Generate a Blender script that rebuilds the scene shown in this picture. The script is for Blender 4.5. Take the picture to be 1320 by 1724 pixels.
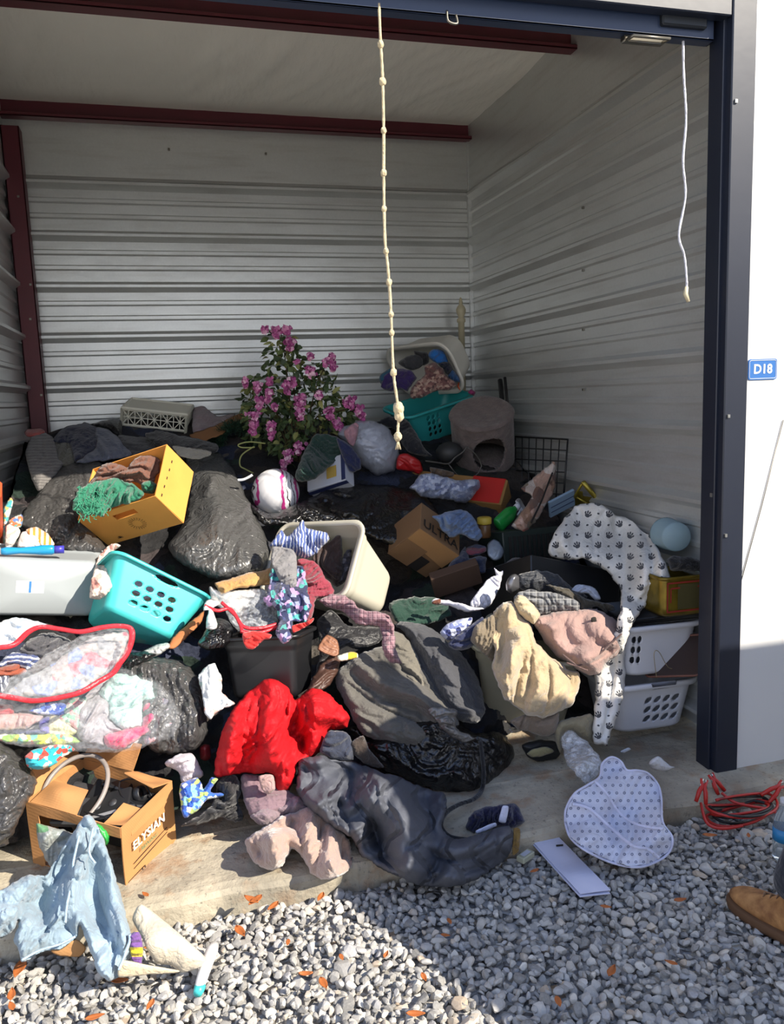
import bpy, math, random
import numpy as np
from mathutils import Vector, geometry
for o in list(bpy.data.objects): bpy.data.objects.remove(o)
SC = bpy.context.scene; COL = SC.collection
random.seed(7)
# ---------------------------------------------------------------- camera
F = 1354.67; CZ = 1.479
_y, _p, _r = .2707, .1443, -.0368
cy, sy, cp, sp = math.cos(_y), math.sin(_y), math.cos(_p), math.sin(_p)
FW = np.array([sy*cp, cy*cp, -sp]); RT = np.array([cy, -sy, 0.]); UP = np.cross(RT, FW)
cr, sr = math.cos(_r), math.sin(_r)
RT, UP = RT*cr+UP*sr, -RT*sr+UP*cr
CAM = np.array([0, 0, CZ])
cam = bpy.data.cameras.new('camera'); cam_o = bpy.data.objects.new('camera', cam); COL.objects.link(cam_o)
cam.sensor_fit = 'VERTICAL'; cam.sensor_height = 36; cam.lens = F/1724*36; cam.clip_start = .05
import mathutils
cam_o.matrix_world = mathutils.Matrix(((RT[0], UP[0], -FW[0], 0), (RT[1], UP[1], -FW[1], 0), (RT[2], UP[2], -FW[2], CZ), (0, 0, 0, 1)))
SC.camera = cam_o
# ---------------------------------------------------------------- light
W = bpy.data.worlds.new('world'); SC.world = W; W.use_nodes = True
wn = W.node_tree; wn.nodes.clear()
wo = wn.nodes.new('ShaderNodeOutputWorld'); wb = wn.nodes.new('ShaderNodeBackground')
tc = wn.nodes.new('ShaderNodeTexCoord'); sx = wn.nodes.new('ShaderNodeSeparateXYZ'); rp = wn.nodes.new('ShaderNodeValToRGB')
wn.links.new(tc.outputs['Generated'], sx.inputs[0]); wn.links.new(sx.outputs['Z'], rp.inputs[0])
rp.color_ramp.elements[0].position = 0; rp.color_ramp.elements[0].color = (1.25, 1.27, 1.3, 1)
rp.color_ramp.elements[1].position = .62; rp.color_ramp.elements[1].color = (.30, .44, .80, 1)
wn.links.new(rp.outputs[0], wb.inputs[0]); wn.links.new(wb.outputs[0], wo.inputs[0])
wb.inputs[1].default_value = 1.55
SUN = np.array([-.9, 1., -.95])
sl = bpy.data.lights.new('sun', 'SUN'); sl.energy = 10.2; sl.angle = .009; sl.color = (1, .91, .77)
so = bpy.data.objects.new('sun', sl); COL.objects.link(so); so.location = (6, -6, 8)
so.rotation_euler = Vector(SUN).to_track_quat('-Z', 'Y').to_euler()
vs = SC.view_settings; vs.view_transform = 'Standard'; vs.look = 'None'; vs.gamma = 1; vs.exposure = -.13; vs.use_curve_mapping = False
# ---------------------------------------------------------------- rays
def ray(x, y): return FW+RT*((x-660)/F)-UP*((y-862)/F)
def U(x, y, Y): d = ray(x, y); return CAM+d*(Y/d[1])
def G(x, y, z=0.): d = ray(x, y); return CAM+d*((z-CZ)/d[2])
def UX(x, y, X): d = ray(x, y); return CAM+d*(X/d[0])
def proj(P):
    d = np.asarray(P)-CAM; z = d@FW; return np.stack([660+F*(d@RT)/z, 862-F*(d@UP)/z], -1)
def rays(px): px = np.asarray(px, float); return FW+np.outer((px[:, 0]-660)/F, RT)-np.outer((px[:, 1]-862)/F, UP)
# depth of the heap's face, by height in the view
_hp = np.array([[640, 5.38], [690, 5.32], [720, 4.95], [800, 4.35], [900, 3.82], [1000, 3.45], [1100, 3.2], [1200, 3.0], [1250, 2.93], [1300, 2.85], [1400, 2.72], [1500, 2.5], [1600, 2.2]])
def YH(px): px = np.asarray(px, float); return np.interp(px[..., 1], _hp[:, 0], _hp[:, 1])
# ---------------------------------------------------------------- noise
_rng = np.random.default_rng(3); _perm = _rng.permutation(256); _perm = np.concatenate([_perm, _perm, _perm])
_g = _rng.normal(size=(256, 3)); _g /= np.linalg.norm(_g, axis=1)[:, None]
def pn(p):
    p = np.asarray(p, float); i = np.floor(p).astype(int); f = p-i; i = i & 255; u = f*f*f*(f*(f*6-15)+10); r = 0
    for a in (0, 1):
        for b in (0, 1):
            for c in (0, 1):
                h = _perm[_perm[_perm[i[:, 0]+a]+i[:, 1]+b]+i[:, 2]+c]
                w = (u[:, 0] if a else 1-u[:, 0])*(u[:, 1] if b else 1-u[:, 1])*(u[:, 2] if c else 1-u[:, 2])
                r = r+w*((_g[h]*(f-np.array([a, b, c]))).sum(1))
    return r*1.6
def fbm(p, o=3):
    r = 0; a = 1
    for k in range(o): r = r+a*pn(p*2**k+17*k); a *= .5
    return r
# ---------------------------------------------------------------- materials
def lin(h):
    if isinstance(h, str):
        h = h.lstrip('#'); c = [int(h[i:i+2], 16)/255 for i in (0, 2, 4)]
        return tuple((x/12.92 if x <= .04045 else ((x+.055)/1.055)**2.4) for x in c)+(1,)
    return tuple(h)+(1,)
class NT:
    def __init__(s, name):
        s.m = bpy.data.materials.new(name); s.m.use_nodes = True; s.n = s.m.node_tree; s.n.nodes.clear()
        s.out = s.n.nodes.new('ShaderNodeOutputMaterial'); s.b = s.n.nodes.new('ShaderNodeBsdfPrincipled'); s.n.links.new(s.b.outputs[0], s.out.inputs[0])
        s.tc = s.n.nodes.new('ShaderNodeTexCoord'); s.obj = s.tc.outputs['Object']; s.uv = s.tc.outputs['UV']
    def N(s, t, **k):
        n = s.n.nodes.new('ShaderNode'+t)
        for a, v in k.items():
            if a[0] == 'i' and a[1:].isdigit():
                i = n.inputs[int(a[1:])]
                if hasattr(v, 'is_linked'): s.n.links.new(v, i)
                else: i.default_value = v
            elif a in n.inputs:
                i = n.inputs[a]
                if hasattr(v, 'is_linked'): s.n.links.new(v, i)
                else: i.default_value = v
            else: setattr(n, a, v)
        return n
    def L(s, a, b): s.n.links.new(a, b)
    def math(s, op, a, b=0., c=0.): return s.N('Math', operation=op, i0=a, i1=b, i2=c).outputs[0]
    def vm(s, op, a, b=(0, 0, 0)):
        n = s.N('VectorMath', operation=op, i0=a)
        if op in ('SCALE',): n.inputs[3].default_value = b
        elif op not in ('LENGTH', 'FRACTION'):
            if hasattr(b, 'is_linked'): s.L(b, n.inputs[1])
            else: n.inputs[1].default_value = b
        return n.outputs['Value' if op in ('LENGTH', 'DISTANCE', 'DOT_PRODUCT') else 'Vector']
    def mix(s, f, a, b):
        n = s.n.nodes.new('ShaderNodeMix'); n.data_type = 'RGBA'
        for i, v in ((0, f), (6, a), (7, b)):
            if hasattr(v, 'is_linked'): s.L(v, n.inputs[i])
            else: n.inputs[i].default_value = v
        return n.outputs[2]
    def noise(s, scale, co=None, detail=3, col=False, rough=.55):
        n = s.N('TexNoise'); s.L(co or s.obj, n.inputs['Vector']); n.inputs['Scale'].default_value = scale; n.inputs['Detail'].default_value = detail; n.inputs['Roughness'].default_value = rough
        return n.outputs['Color' if col else 'Fac']
    def ramp(s, f, st, const=False):
        n = s.n.nodes.new('ShaderNodeValToRGB'); s.L(f, n.inputs[0]); r = n.color_ramp
        if const: r.interpolation = 'CONSTANT'
        while len(r.elements) < len(st): r.elements.new(.5)
        for e, (p, c) in zip(r.elements, st): e.position = p; e.color = lin(c)
        return n.outputs[0]
    def bump(s, h, strength=.5, dist=.01, prev=None):
        n = s.n.nodes.new('ShaderNodeBump'); n.inputs['Strength'].default_value = strength; n.inputs['Distance'].default_value = dist; s.L(h, n.inputs['Height'])
        if prev: s.L(prev, n.inputs['Normal'])
        s.L(n.outputs[0], s.b.inputs['Normal']); return n.outputs[0]
    def set(s, **k):
        for a, v in k.items():
            a = a.replace('_', ' ')
            i = s.b.inputs[a]
            if hasattr(v, 'is_linked'): s.L(v, i)
            else: i.default_value = v
        return s
_mc = {}
def cloth(name, col, var=.18, rough=.92, bump=.35, scale=9, weave=900, sheen=.2):
    t = NT(name); c = lin(col); d = tuple(x*(1-var) for x in c[:3])+(1,)
    t.L(t.mix(t.ramp(t.noise(scale), [(.35, '000000'), (.65, 'ffffff')]), d, c), t.b.inputs['Base Color'])
    t.set(Roughness=rough, Sheen_Weight=sheen); b = t.bump(t.noise(weave, detail=1), .15, .001); b = t.bump(t.noise(60, detail=4), bump, .006, b); t.bump(t.math('ABSOLUTE', t.math('SUBTRACT', t.noise(17, t.vm('ADD', t.obj, t.vm('SCALE', t.noise(9, col=True), .12)), detail=3), .5)), .75, .022, b)
    return t.m
def plastic(name, col, rough=.35, bump=.0, scale=30, var=.06, **k):
    t = NT(name); c = lin(col); d = tuple(x*(1-var) for x in c[:3])+(1,)
    t.L(t.mix(t.noise(6), d, c), t.b.inputs['Base Color']); t.set(Roughness=rough, **k)
    if bump: t.bump(t.noise(scale, detail=4), bump, .01)
    return t.m
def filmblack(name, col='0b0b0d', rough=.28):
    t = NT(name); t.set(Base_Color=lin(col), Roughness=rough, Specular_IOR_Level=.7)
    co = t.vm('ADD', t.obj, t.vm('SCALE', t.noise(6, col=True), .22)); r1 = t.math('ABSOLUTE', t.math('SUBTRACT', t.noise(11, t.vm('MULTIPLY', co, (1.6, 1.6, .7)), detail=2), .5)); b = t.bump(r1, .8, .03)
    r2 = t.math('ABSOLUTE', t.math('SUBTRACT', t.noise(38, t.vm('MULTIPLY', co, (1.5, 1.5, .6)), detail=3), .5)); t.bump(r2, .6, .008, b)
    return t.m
def filmclear(name, tint='dfe3e8', fac=.3, rough=.12):
    t = NT(name); t.set(Base_Color=lin(tint), Roughness=rough, Specular_IOR_Level=.6); t.bump(t.noise(28, detail=5), .9, .01)
    tr = t.N('BsdfTransparent'); mx = t.N('MixShader')
    w = t.N('TexVoronoi', feature='DISTANCE_TO_EDGE', Vector=t.vm('ADD', t.obj, t.vm('SCALE', t.noise(7, col=True), .2)), Scale=14.)
    f = t.N('MapRange', i0=t.noise(55, detail=4), i1=.35, i2=.75, i3=fac*.25, i4=min(1, fac*1.8))
    t.L(f.outputs[0], mx.inputs[0]); t.L(tr.outputs[0], mx.inputs[1]); t.L(t.b.outputs[0], mx.inputs[2]); t.L(mx.outputs[0], t.out.inputs[0])
    return t.m
def card(name, col, var=.12):
    t = NT(name); c = lin(col); d = tuple(x*(1-var) for x in c[:3])+(1,)
    wv = t.N('TexWave', wave_type='BANDS', bands_direction='DIAGONAL', Vector=t.obj, Scale=55., Distortion=.5)
    t.L(t.mix(t.noise(14, detail=5), d, c), t.b.inputs['Base Color']); t.set(Roughness=.85); b = t.bump(wv.outputs[1], .08, .002); t.bump(t.noise(50), .2, .003, b)
    return t.m
# ---------------------------------------------------------------- objects
def tag(o, label=None, cat=None, group=None, kind=None):
    if label: o['label'] = label
    if cat: o['category'] = cat
    if group: o['group'] = group
    if kind: o['kind'] = kind
    return o
def wloc(o):
    p = np.zeros(3)
    while o is not None: p = p+np.array(o.location); o = o.parent
    return p
def thing(name, loc, label, cat, group=None, kind=None):
    o = bpy.data.objects.new(name, None); COL.objects.link(o); o.location = loc; o.empty_display_size = .05
    return tag(o, label, cat, group, kind)
def link(name, V, Fs, m, parent=None, smooth=True, uv=None, attr=None, mats=None, mi=None, origin=None):
    V = np.asarray(V, float)
    if parent is not None: off = wloc(parent)+(0 if origin is None else np.asarray(origin)-wloc(parent))
    else: off = np.array([(V[:, 0].min()+V[:, 0].max())/2, (V[:, 1].min()+V[:, 1].max())/2, V[:, 2].min()]) if origin is None else np.asarray(origin)
    me = bpy.data.meshes.new(name); me.from_pydata((V-off).tolist(), [], [tuple(int(i) for i in f) for f in Fs]); me.validate()
    if m is not None: me.materials.append(m)
    for x in mats or []: me.materials.append(x)
    if mi is not None and len(mi) == len(me.polygons): me.polygons.foreach_set('material_index', list(mi))
    if uv is not None:
        l = me.uv_layers.new(name='UVMap'); li = np.zeros(len(me.loops), int); me.loops.foreach_get('vertex_index', li)
        l.data.foreach_set('uv', np.asarray(uv, float)[li].ravel())
    if attr is not None:
        a = me.attributes.new('tone', 'FLOAT', 'POINT'); a.data.foreach_set('value', np.asarray(attr, float))
    me.polygons.foreach_set('use_smooth', [smooth]*len(me.polygons)); me.update()
    o = bpy.data.objects.new(name, me); COL.objects.link(o)
    if parent is not None: o.parent = parent; o.location = off-wloc(parent)
    else: o.location = off
    return o
def struct(name, V, Fs, m, smooth=False, **k):
    o = link(name, V, Fs, m, smooth=smooth, **k); o['kind'] = 'structure'; return o
def merge(*parts):
    V = []; Fs = []; n = 0
    for v, f in parts:
        v = np.asarray(v, float); V.append(v); Fs += [tuple(i+n for i in q) for q in f]; n += len(v)
    return np.concatenate(V), Fs
def boxg(a, b, bev=0):
    a = np.array(a, float); b = np.array(b, float)
    if bev <= 0:
        V = np.array([[x, y, z] for x in (a[0], b[0]) for y in (a[1], b[1]) for z in (a[2], b[2])])
        return V, [(0, 1, 3, 2), (4, 6, 7, 5), (0, 4, 5, 1), (2, 3, 7, 6), (0, 2, 6, 4), (1, 5, 7, 3)]
    c = (a+b)/2; h = (b-a)/2; bev = min(bev, h.min()*.98); V = []; idx = {}; Fs = []
    for sx_ in (-1, 1):
        for sy_ in (-1, 1):
            for sz_ in (-1, 1):
                s = np.array([sx_, sy_, sz_])
                for k in range(3):
                    q = h-bev; q[k] = h[k]; idx[(sx_, sy_, sz_, k)] = len(V); V.append(c+s*q)
    for k in range(3):
        i, j = (k+1) % 3, (k+2) % 3
        for s in (-1, 1):
            q = []
            for (u, v) in ((-1, -1), (1, -1), (1, 1), (-1, 1)):
                t = [0, 0, 0]; t[k] = s; t[i] = u; t[j] = v; q.append(idx[(*t, k)])
            Fs.append(tuple(q if s > 0 else q[::-1]))
            for s2 in (-1, 1):
                t0 = [0, 0, 0]; t0[k] = s; t0[i] = s2; t0[j] = -1; t1 = list(t0); t1[j] = 1
                Fs.append((idx[(*t0, k)], idx[(*t1, k)], idx[(*t1, i)], idx[(*t0, i)]))
    for sx_ in (-1, 1):
        for sy_ in (-1, 1):
            for sz_ in (-1, 1): Fs.append(tuple(idx[(sx_, sy_, sz_, k)] for k in range(3)))
    return np.array(V), Fs
def tube(P, r, n=8, cap=True):
    P = np.asarray(P, float); m = len(P); r = np.broadcast_to(np.asarray(r, float), (m,))
    T = np.gradient(P, axis=0); T /= np.linalg.norm(T, axis=1)[:, None]+1e-12
    nrm = np.cross(T[0], [0.3, .2, 1]); nrm /= np.linalg.norm(nrm)+1e-9; V = []
    for i in range(m):
        nrm = nrm-T[i]*(nrm@T[i]); nrm /= np.linalg.norm(nrm)+1e-9; b = np.cross(T[i], nrm)
        for k in range(n):
            a = 2*math.pi*k/n; V.append(P[i]+r[i]*(nrm*math.cos(a)+b*math.sin(a)))
    Fs = [(i*n+k, i*n+(k+1) % n, (i+1)*n+(k+1) % n, (i+1)*n+k) for i in range(m-1) for k in range(n)]
    if cap: Fs += [tuple(range(n))[::-1], tuple(range((m-1)*n, m*n))]
    return np.array(V), Fs
def crom(P, k=8, closed=False, ten=1.):
    P = np.asarray(P, float); n = len(P); out = []
    rng = range(n) if closed else range(n-1)
    for i in rng:
        g = (lambda j: P[j % n]) if closed else (lambda j: P[min(max(j, 0), n-1)])
        a, b, c, d = g(i-1), g(i), g(i+1), g(i+2)
        for t in np.arange(k)/k:
            m0, m1 = (c-a)*.5*ten, (d-b)*.5*ten; out.append((2*t**3-3*t*t+1)*b+(t**3-2*t*t+t)*m0+(3*t*t-2*t**3)*c+(t**3-t*t)*m1)
    if not closed: out.append(P[-1])
    return np.array(out)
def lathe(prof, n=32, closed=False):
    V = [[r*math.cos(2*math.pi*k/n), r*math.sin(2*math.pi*k/n), z] for r, z in prof for k in range(n)]; m = len(prof)
    Fs = [(i*n+k, i*n+(k+1) % n, (i+1)*n+(k+1) % n, (i+1)*n+k) for i in range(m-1) for k in range(n)]
    return np.array(V), Fs
def ico(sub=3):
    import bmesh
    b = bmesh.new(); bmesh.ops.create_icosphere(b, subdivisions=sub, radius=1); V = np.array([v.co[:] for v in b.verts]); Fs = [tuple(v.index for v in f.verts) for f in b.faces]; b.free(); return V, Fs
# pose of a rigid thing from where its corners sit: least squares, then moved to depth Y
def rotv(w):
    t = np.linalg.norm(w)
    if t < 1e-9: return np.eye(3)
    k = w/t; K = np.array([[0, -k[2], k[1]], [k[2], 0, -k[0]], [-k[1], k[0], 0]])
    return np.eye(3)+math.sin(t)*K+(1-math.cos(t))*K@K
def pose(L, px, Y, ini=None, free=False):
    L = np.asarray(L, float); px = np.asarray(px, float); best = None
    c = L.mean(0)
    starts = [ini] if ini is not None else [(a, b, d) for a in (-2.4, -.8, .8, 2.4) for b in (-1.2, 0, 1.2) for d in (-2.2, -.7, .7, 2.2)]
    def run(R0, t0, its=25):
        R = R0; t = t0.copy(); lam = 1e-3
        def res(R, t): return (proj((L-c)@R.T+t)-px).ravel()
        r = res(R, t); e = r@r
        for _ in range(its):
            J = np.zeros((len(r), 6))
            for i in range(3):
                w = np.zeros(3); w[i] = 1e-4; J[:, i] = (res(rotv(w)@R, t)-r)/1e-4
                t2 = t.copy(); t2[i] += 1e-4; J[:, 3+i] = (res(R, t2)-r)/1e-4
            H = J.T@J; s = np.linalg.solve(H+lam*np.diag(np.diag(H)+1e-6), -J.T@r)
            Rn = rotv(s[:3])@R; tn = t+s[3:]; rn = res(Rn, tn); en = rn@rn
            if en < e and ((tn-CAM)@FW) > .3: R, t, r, e = Rn, tn, rn, en; lam *= .3
            else: lam *= 8
            if lam > 1e7: break
        return e, R, t
    m = px.mean(0); t0 = U(m[0], m[1], Y)
    for s in starts:
        R0 = rotv(np.array([s[0], 0, 0]))@rotv(np.array([0, s[1], 0]))@rotv(np.array([0, 0, s[2]]))
        q = run(R0, t0, 18)
        if best is None or q[0] < best[0]-1e-6: best = q
    e, R, t = run(best[1], best[2], 40)
    k = (Y-CAM[1])/(t[1]-CAM[1]); t = CAM+(t-CAM)*k
    def f(P): return ((np.asarray(P, float)-c)*k)@R.T+t
    f.k = k; f.R = R; return f
# ---------------------------------------------------------------- soft things (cloth, bags) with an outline, real thickness and folds
def CR(k, pts):
    ox, oy, s = {'1': (0, 640, 3), '2': (400, 520, 3), '3': (620, 560, 2.129), '4': (0, 900, 3), '5': (400, 860, 3), '6': (780, 900, 2.8696), 'a': (0, 1220, 3),
                 'b': (340, 1120, 2.357), 'c': (840, 1180, 2.75), 'd': (480, 680, 3.4737), 'e': (630, 560, 5.28), 'f': (840, 720, 5.5), 'g': (640, 860, 6), 'h': (320, 960, 4.4), 'i': (0, 680, 4.4), 'j': (1020, 860, 3.917), 'k': (0, 1020, 4.125), 'p': (0, 0, 1)}[k]
    return [(ox+x/s, oy+y/s) for x, y in pts]
def soft(name, k, pts, m, T=.06, R=None, Y=None, off=.06, fold=(.02, 14, 0, .25), crum=0., step=None, seed=0, parent=None, back=.5, uvrot=0, smooth=4, lump=.35, wob=1.5, thin=False, cre=()):
    poly = np.array(CR(k, pts), float); ol = crom(poly, smooth, True, .62)
    span = (ol.max(0)-ol.min(0)).max(); step = (step or 9)*.72; step = min(step, min(max(span/85, 1.7), 3.3))
    # resample the outline evenly
    d = np.r_[0, np.cumsum(np.linalg.norm(np.diff(np.r_[ol, ol[:1]], axis=0), axis=1))]; nn = max(12, int(d[-1]/step)); s = np.arange(nn)*d[-1]/nn
    e = np.r_[ol, ol[:1]]; ol = np.stack([np.interp(s, d, e[:, 0]), np.interp(s, d, e[:, 1])], 1)
    q = np.c_[ol/14., np.full(nn, seed*3.3)]; ol = ol+wob*(np.c_[pn(q), pn(q+31.7)]*1.6+np.c_[pn(q*2.3+5), pn(q*2.3+11)]*.8)*min(1, span/110)
    lo, hi = ol.min(0), ol.max(0); gx, gy = np.meshgrid(np.arange(lo[0], hi[0], step), np.arange(lo[1], hi[1], step*.87)); gx = gx+(np.arange(gx.shape[0]) % 2)[:, None]*step/2
    P = np.c_[gx.ravel(), gy.ravel()]
    A = ol; B = np.roll(ol, -1, 0); inside = np.zeros(len(P), bool); dist = np.full(len(P), 1e9)
    for a, b in zip(A, B):
        c = ((a[1] > P[:, 1]) != (b[1] > P[:, 1])); c[c] = P[c, 0] < (b[0]-a[0])*(P[c, 1]-a[1])/(b[1]-a[1]+1e-12)+a[0]; inside ^= c
        ab = b-a; tt = np.clip(((P-a)@ab)/(ab@ab+1e-9), 0, 1); dist = np.minimum(dist, np.linalg.norm(P-a-tt[:, None]*ab, axis=1))
    ok = inside & (dist > step*.55); P = P[ok]; dist = dist[ok]
    allp = [Vector(p) for p in np.r_[ol, P]]; r = geometry.delaunay_2d_cdt(allp, [(i, (i+1) % nn) for i in range(nn)], [], 1, 1e-5)
    V2 = np.array([v[:] for v in r[0]]); Fc = [tuple(f) for f in r[2]]
    dd = np.full(len(V2), 1e9)
    for a, b in zip(A, B):
        ab = b-a; tt = np.clip(((V2-a)@ab)/(ab@ab+1e-9), 0, 1); dd = np.minimum(dd, np.linalg.norm(V2-a-tt[:, None]*ab, axis=1))
    if Y is None: Yv = YH(V2)-off
    elif isinstance(Y, (int, float)): Yv = np.full(len(V2), float(Y))
    elif isinstance(Y, tuple): Yv = np.interp(V2[:, 1], [lo[1], hi[1]], [Y[1], Y[0]])      # (Y at the bottom, Y at the top)
    else:
        an = np.array([list(CR(k, [a[:2]])[0])+[a[2]] for a in Y], float); w = 1/(((V2[:, None]-an[None, :, :2])**2).sum(2)+60)**1.2; Yv = (w*an[:, 2]).sum(1)/w.sum(1)
    rr = rays(V2); S = CAM+rr*(Yv/rr[:, 1])[:, None]; tow = CAM-S; dep = np.linalg.norm(tow, axis=1); tow /= dep[:, None]
    mpp = dep.mean()/F; dw = dd*mpp; R = R or max(T*1.1, .02); x = np.clip(dw/R, 0, 1); prof = np.sqrt(np.clip(1-(1-x)**2, 0, 1))
    uv = np.c_[V2[:, 0], -V2[:, 1]]*mpp; a = math.radians(fold[2]); u = uv[:, 0]*math.cos(a)+uv[:, 1]*math.sin(a); v = -uv[:, 0]*math.sin(a)+uv[:, 1]*math.cos(a)
    sd = lambda k: np.full(len(uv), seed+k*3.37+len(pts)*.61)
    w1 = pn(np.c_[uv*4, sd(.1)])*.10+pn(np.c_[uv*11, sd(.4)])*.03; w2 = pn(np.c_[uv*4+9, sd(.2)])*.10
    fq, st = fold[1], fold[3]
    n1 = np.abs(pn(np.c_[(v+w1)*fq, (u+w2)*fq*st, sd(1)])); n2 = np.abs(pn(np.c_[(v+w1*1.3)*fq*2.1, (u+w2)*fq*st*1.9, sd(2)])); n3 = np.abs(pn(np.c_[(v-u*.5+w2)*fq*3.3, (u+v*.4+w1)*fq*1.5, sd(3)])); n4 = np.abs(pn(np.c_[uv*fq*5.5, sd(4)]))
    mk = np.clip(.6+1.1*pn(np.c_[uv*6, sd(5)]), .1, 1.3)
    h = fold[0]*(1.15 if crum else 1.5)*(2.0*n1+.95*n2+mk*(.55*n3+.22*n4)-1.05)
    h = h+lump*T*pn(np.c_[uv*7, sd(6)])
    if crum:
        for o_ in range(3): h = h+crum*.55*.6**o_*(1-2.4*np.abs(pn(np.c_[uv*(16*1.9**o_)+w1[:, None]*6, np.full(len(uv), seed+o_*3.1)])))
    for cp, amp, wd in cre:      # a named fold: ridge (+) or valley (-) along a line
        L = crom(CR(k, cp), 5); dl = np.full(len(V2), 1e9); tl = np.zeros(len(V2))
        for i_, (a_, b_) in enumerate(zip(L[:-1], L[1:])):
            ab = b_-a_; tt = np.clip(((V2-a_)@ab)/(ab@ab+1e-9), 0, 1); d_ = np.linalg.norm(V2-a_-tt[:, None]*ab, axis=1); m_ = d_ < dl; dl[m_] = d_[m_]; tl[m_] = ((i_+tt)/(len(L)-1))[m_]
        q_ = dl/wd; amp = amp*1.45; h = h+amp*(np.exp(-q_**2) if amp > 0 else np.exp(-q_*1.5))*(.35+.65*np.sin(np.pi*np.clip(tl, .08, .92)))-(amp*.45*np.exp(-(q_-1.7)**2*3) if amp > 0 else 0)
    rim = np.clip(dw/(R*.6), 0, 1)
    fr = S+tow*((T*prof+h*np.clip(rim+.3, 0, 1))[:, None]); e0 = dd < 1e-3
    fr[e0] = (S+tow*(h*.3)[:, None])[e0]
    nb = len(V2); inn = np.where(dd >= 1e-3)[0]; mp = np.arange(nb); mp[inn] = nb+np.arange(len(inn))
    bh = (T*back*prof) if not thin else (-h+.004)*rim
    bk = (S-tow*bh[:, None]-(tow*(T*prof)[:, None]*-1 if thin else 0))[inn]
    Vv = np.r_[fr, bk]; UVs = np.r_[uv, uv[inn]]
    # orient towards camera
    F1 = []
    for f in Fc:
        p = V2[list(f[:3])]; z = (p[1, 0]-p[0, 0])*(p[2, 1]-p[0, 1])-(p[1, 1]-p[0, 1])*(p[2, 0]-p[0, 0]); F1.append(f[::-1] if z > 0 else f)
    F2 = [tuple(int(mp[i]) for i in f)[::-1] for f in F1]
    if uvrot:
        a = math.radians(uvrot); UVs = np.c_[UVs[:, 0]*math.cos(a)+UVs[:, 1]*math.sin(a), -UVs[:, 0]*math.sin(a)+UVs[:, 1]*math.cos(a)]
    # nothing pokes through the walls or the floor
    Vv[:, 0] = np.clip(Vv[:, 0], -.77, 9 if Vv[:, 1].max() < 2.6 else 2.12); Vv[:, 1] = np.minimum(Vv[:, 1], 5.40); Vv[:, 2] = np.maximum(Vv[:, 2], np.interp(Vv[:, 1], [2.38, 2.44, 2.94, 3.0], [-.125, -.052, -.032, .004]))
    return link(name, Vv, F1+F2, m, parent, uv=UVs)
# ================================================================ structure
YB, XR, XL, YJ, XJ = 5.4475, 2.155, -.796, 2.567, 2.0
P_ = .3048; Z3 = 2.538
def mat_galv(name, col):
    t = NT(name); n = t.noise(3, detail=4); n2 = t.noise(90, detail=2)
    c = t.mix(n, lin(col), tuple(x*1.18 for x in lin(col)[:3])+(1,)); c = t.mix(t.math('MULTIPLY', n2, .25), c, lin('#8e9093'))
    st = t.N('TexNoise', Vector=t.vm('MULTIPLY', t.obj, (1, 1, 12)), Scale=2.2, Detail=4.)
    c = t.mix(t.math('MULTIPLY', t.ramp(st.outputs[0], [(.5, '000000'), (.72, 'ffffff')]), .16), c, lin('#6d5b44'))
    t.L(c, t.b.inputs['Base Color']); t.set(Roughness=.36, Metallic=.6, Specular_IOR_Level=.5); t.bump(t.noise(7), .2, .015)
    return t.m
MG = mat_galv('ribbed_painted_steel', '#c6c8c6')
def profile(z0, z1):
    zs = [z0]; out = []
    pts = [(.008, 0), (-.014, .042), (-.030, .042), (-.058, 0), (-.105, 0), (-.113, .010), (-.132, .010), (-.142, 0), (-.196, 0), (-.204, .010), (-.223, .010), (-.233, 0)]
    k = -2
    L = []
    while True:
        b = Z3-k*P_
        for dz, h in pts: L.append((b+dz, h))
        k += 1
        if b < z0-P_: break
    L = [(z, h) for z, h in L if z0 < z < z1]; L = [(z1, 0)]+L+[(z0, 0)]
    return L
def ribwall(name, A, B, nrm, z0, z1, seed):
    A = np.array(A, float); B = np.array(B, float); nrm = np.array(nrm, float); L = profile(z0, z1); n = 41; V = []
    for i in range(n):
        t = i/(n-1); p = A+(B-A)*t
        for z, h in L: V.append([*(p+nrm*h), z])
    V = np.array(V); w = pn(V*np.array([1.4, 1.4, 2.2])+seed)*.004; V[:, 0] += nrm[0]*w; V[:, 1] += nrm[1]*w
    m = len(L); Fs = [(i*m+j, (i+1)*m+j, (i+1)*m+j+1, i*m+j+1) for i in range(n-1) for j in range(m-1)]
    return V, Fs
# each wall: ribbed sheet with the plain flashing above, and a cover behind it
def mkwall(name, A, B, nrm, seed):
    v1 = ribwall(name, A, B, nrm, 0, 2.86, seed); a = np.array(A, float); b = np.array(B, float); n = np.array(nrm, float)
    fl = []
    for t in np.linspace(0, 1, 12):
        p = a+(b-a)*t
        for z, h in ((3.36, .012), (2.86, .014), (2.838, .03), (2.836, 0)): fl.append([*(p+n*h), z])
    ff = [(i*4+j, (i+1)*4+j, (i+1)*4+j+1, i*4+j+1) for i in range(11) for j in range(3)]
    bk = []
    for t in (0, 1):
        p = a+(b-a)*t
        for z in (0, 3.36): bk.append([*(p-n*.05), z])
    V, Fs = merge(v1, (fl, ff), (bk, [(0, 1, 3, 2)]))
    return struct(name, V, Fs, MG)
mkwall('wall_back', (XL, YB), (XR, YB), (0, -1), 3)
mkwall('wall_right', (XR, YB), (XR, YJ+.02), (-1, 0), 9)
mkwall('wall_left', (XL, YJ-.0), (XL, YB), (1, 0), 15)
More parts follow.
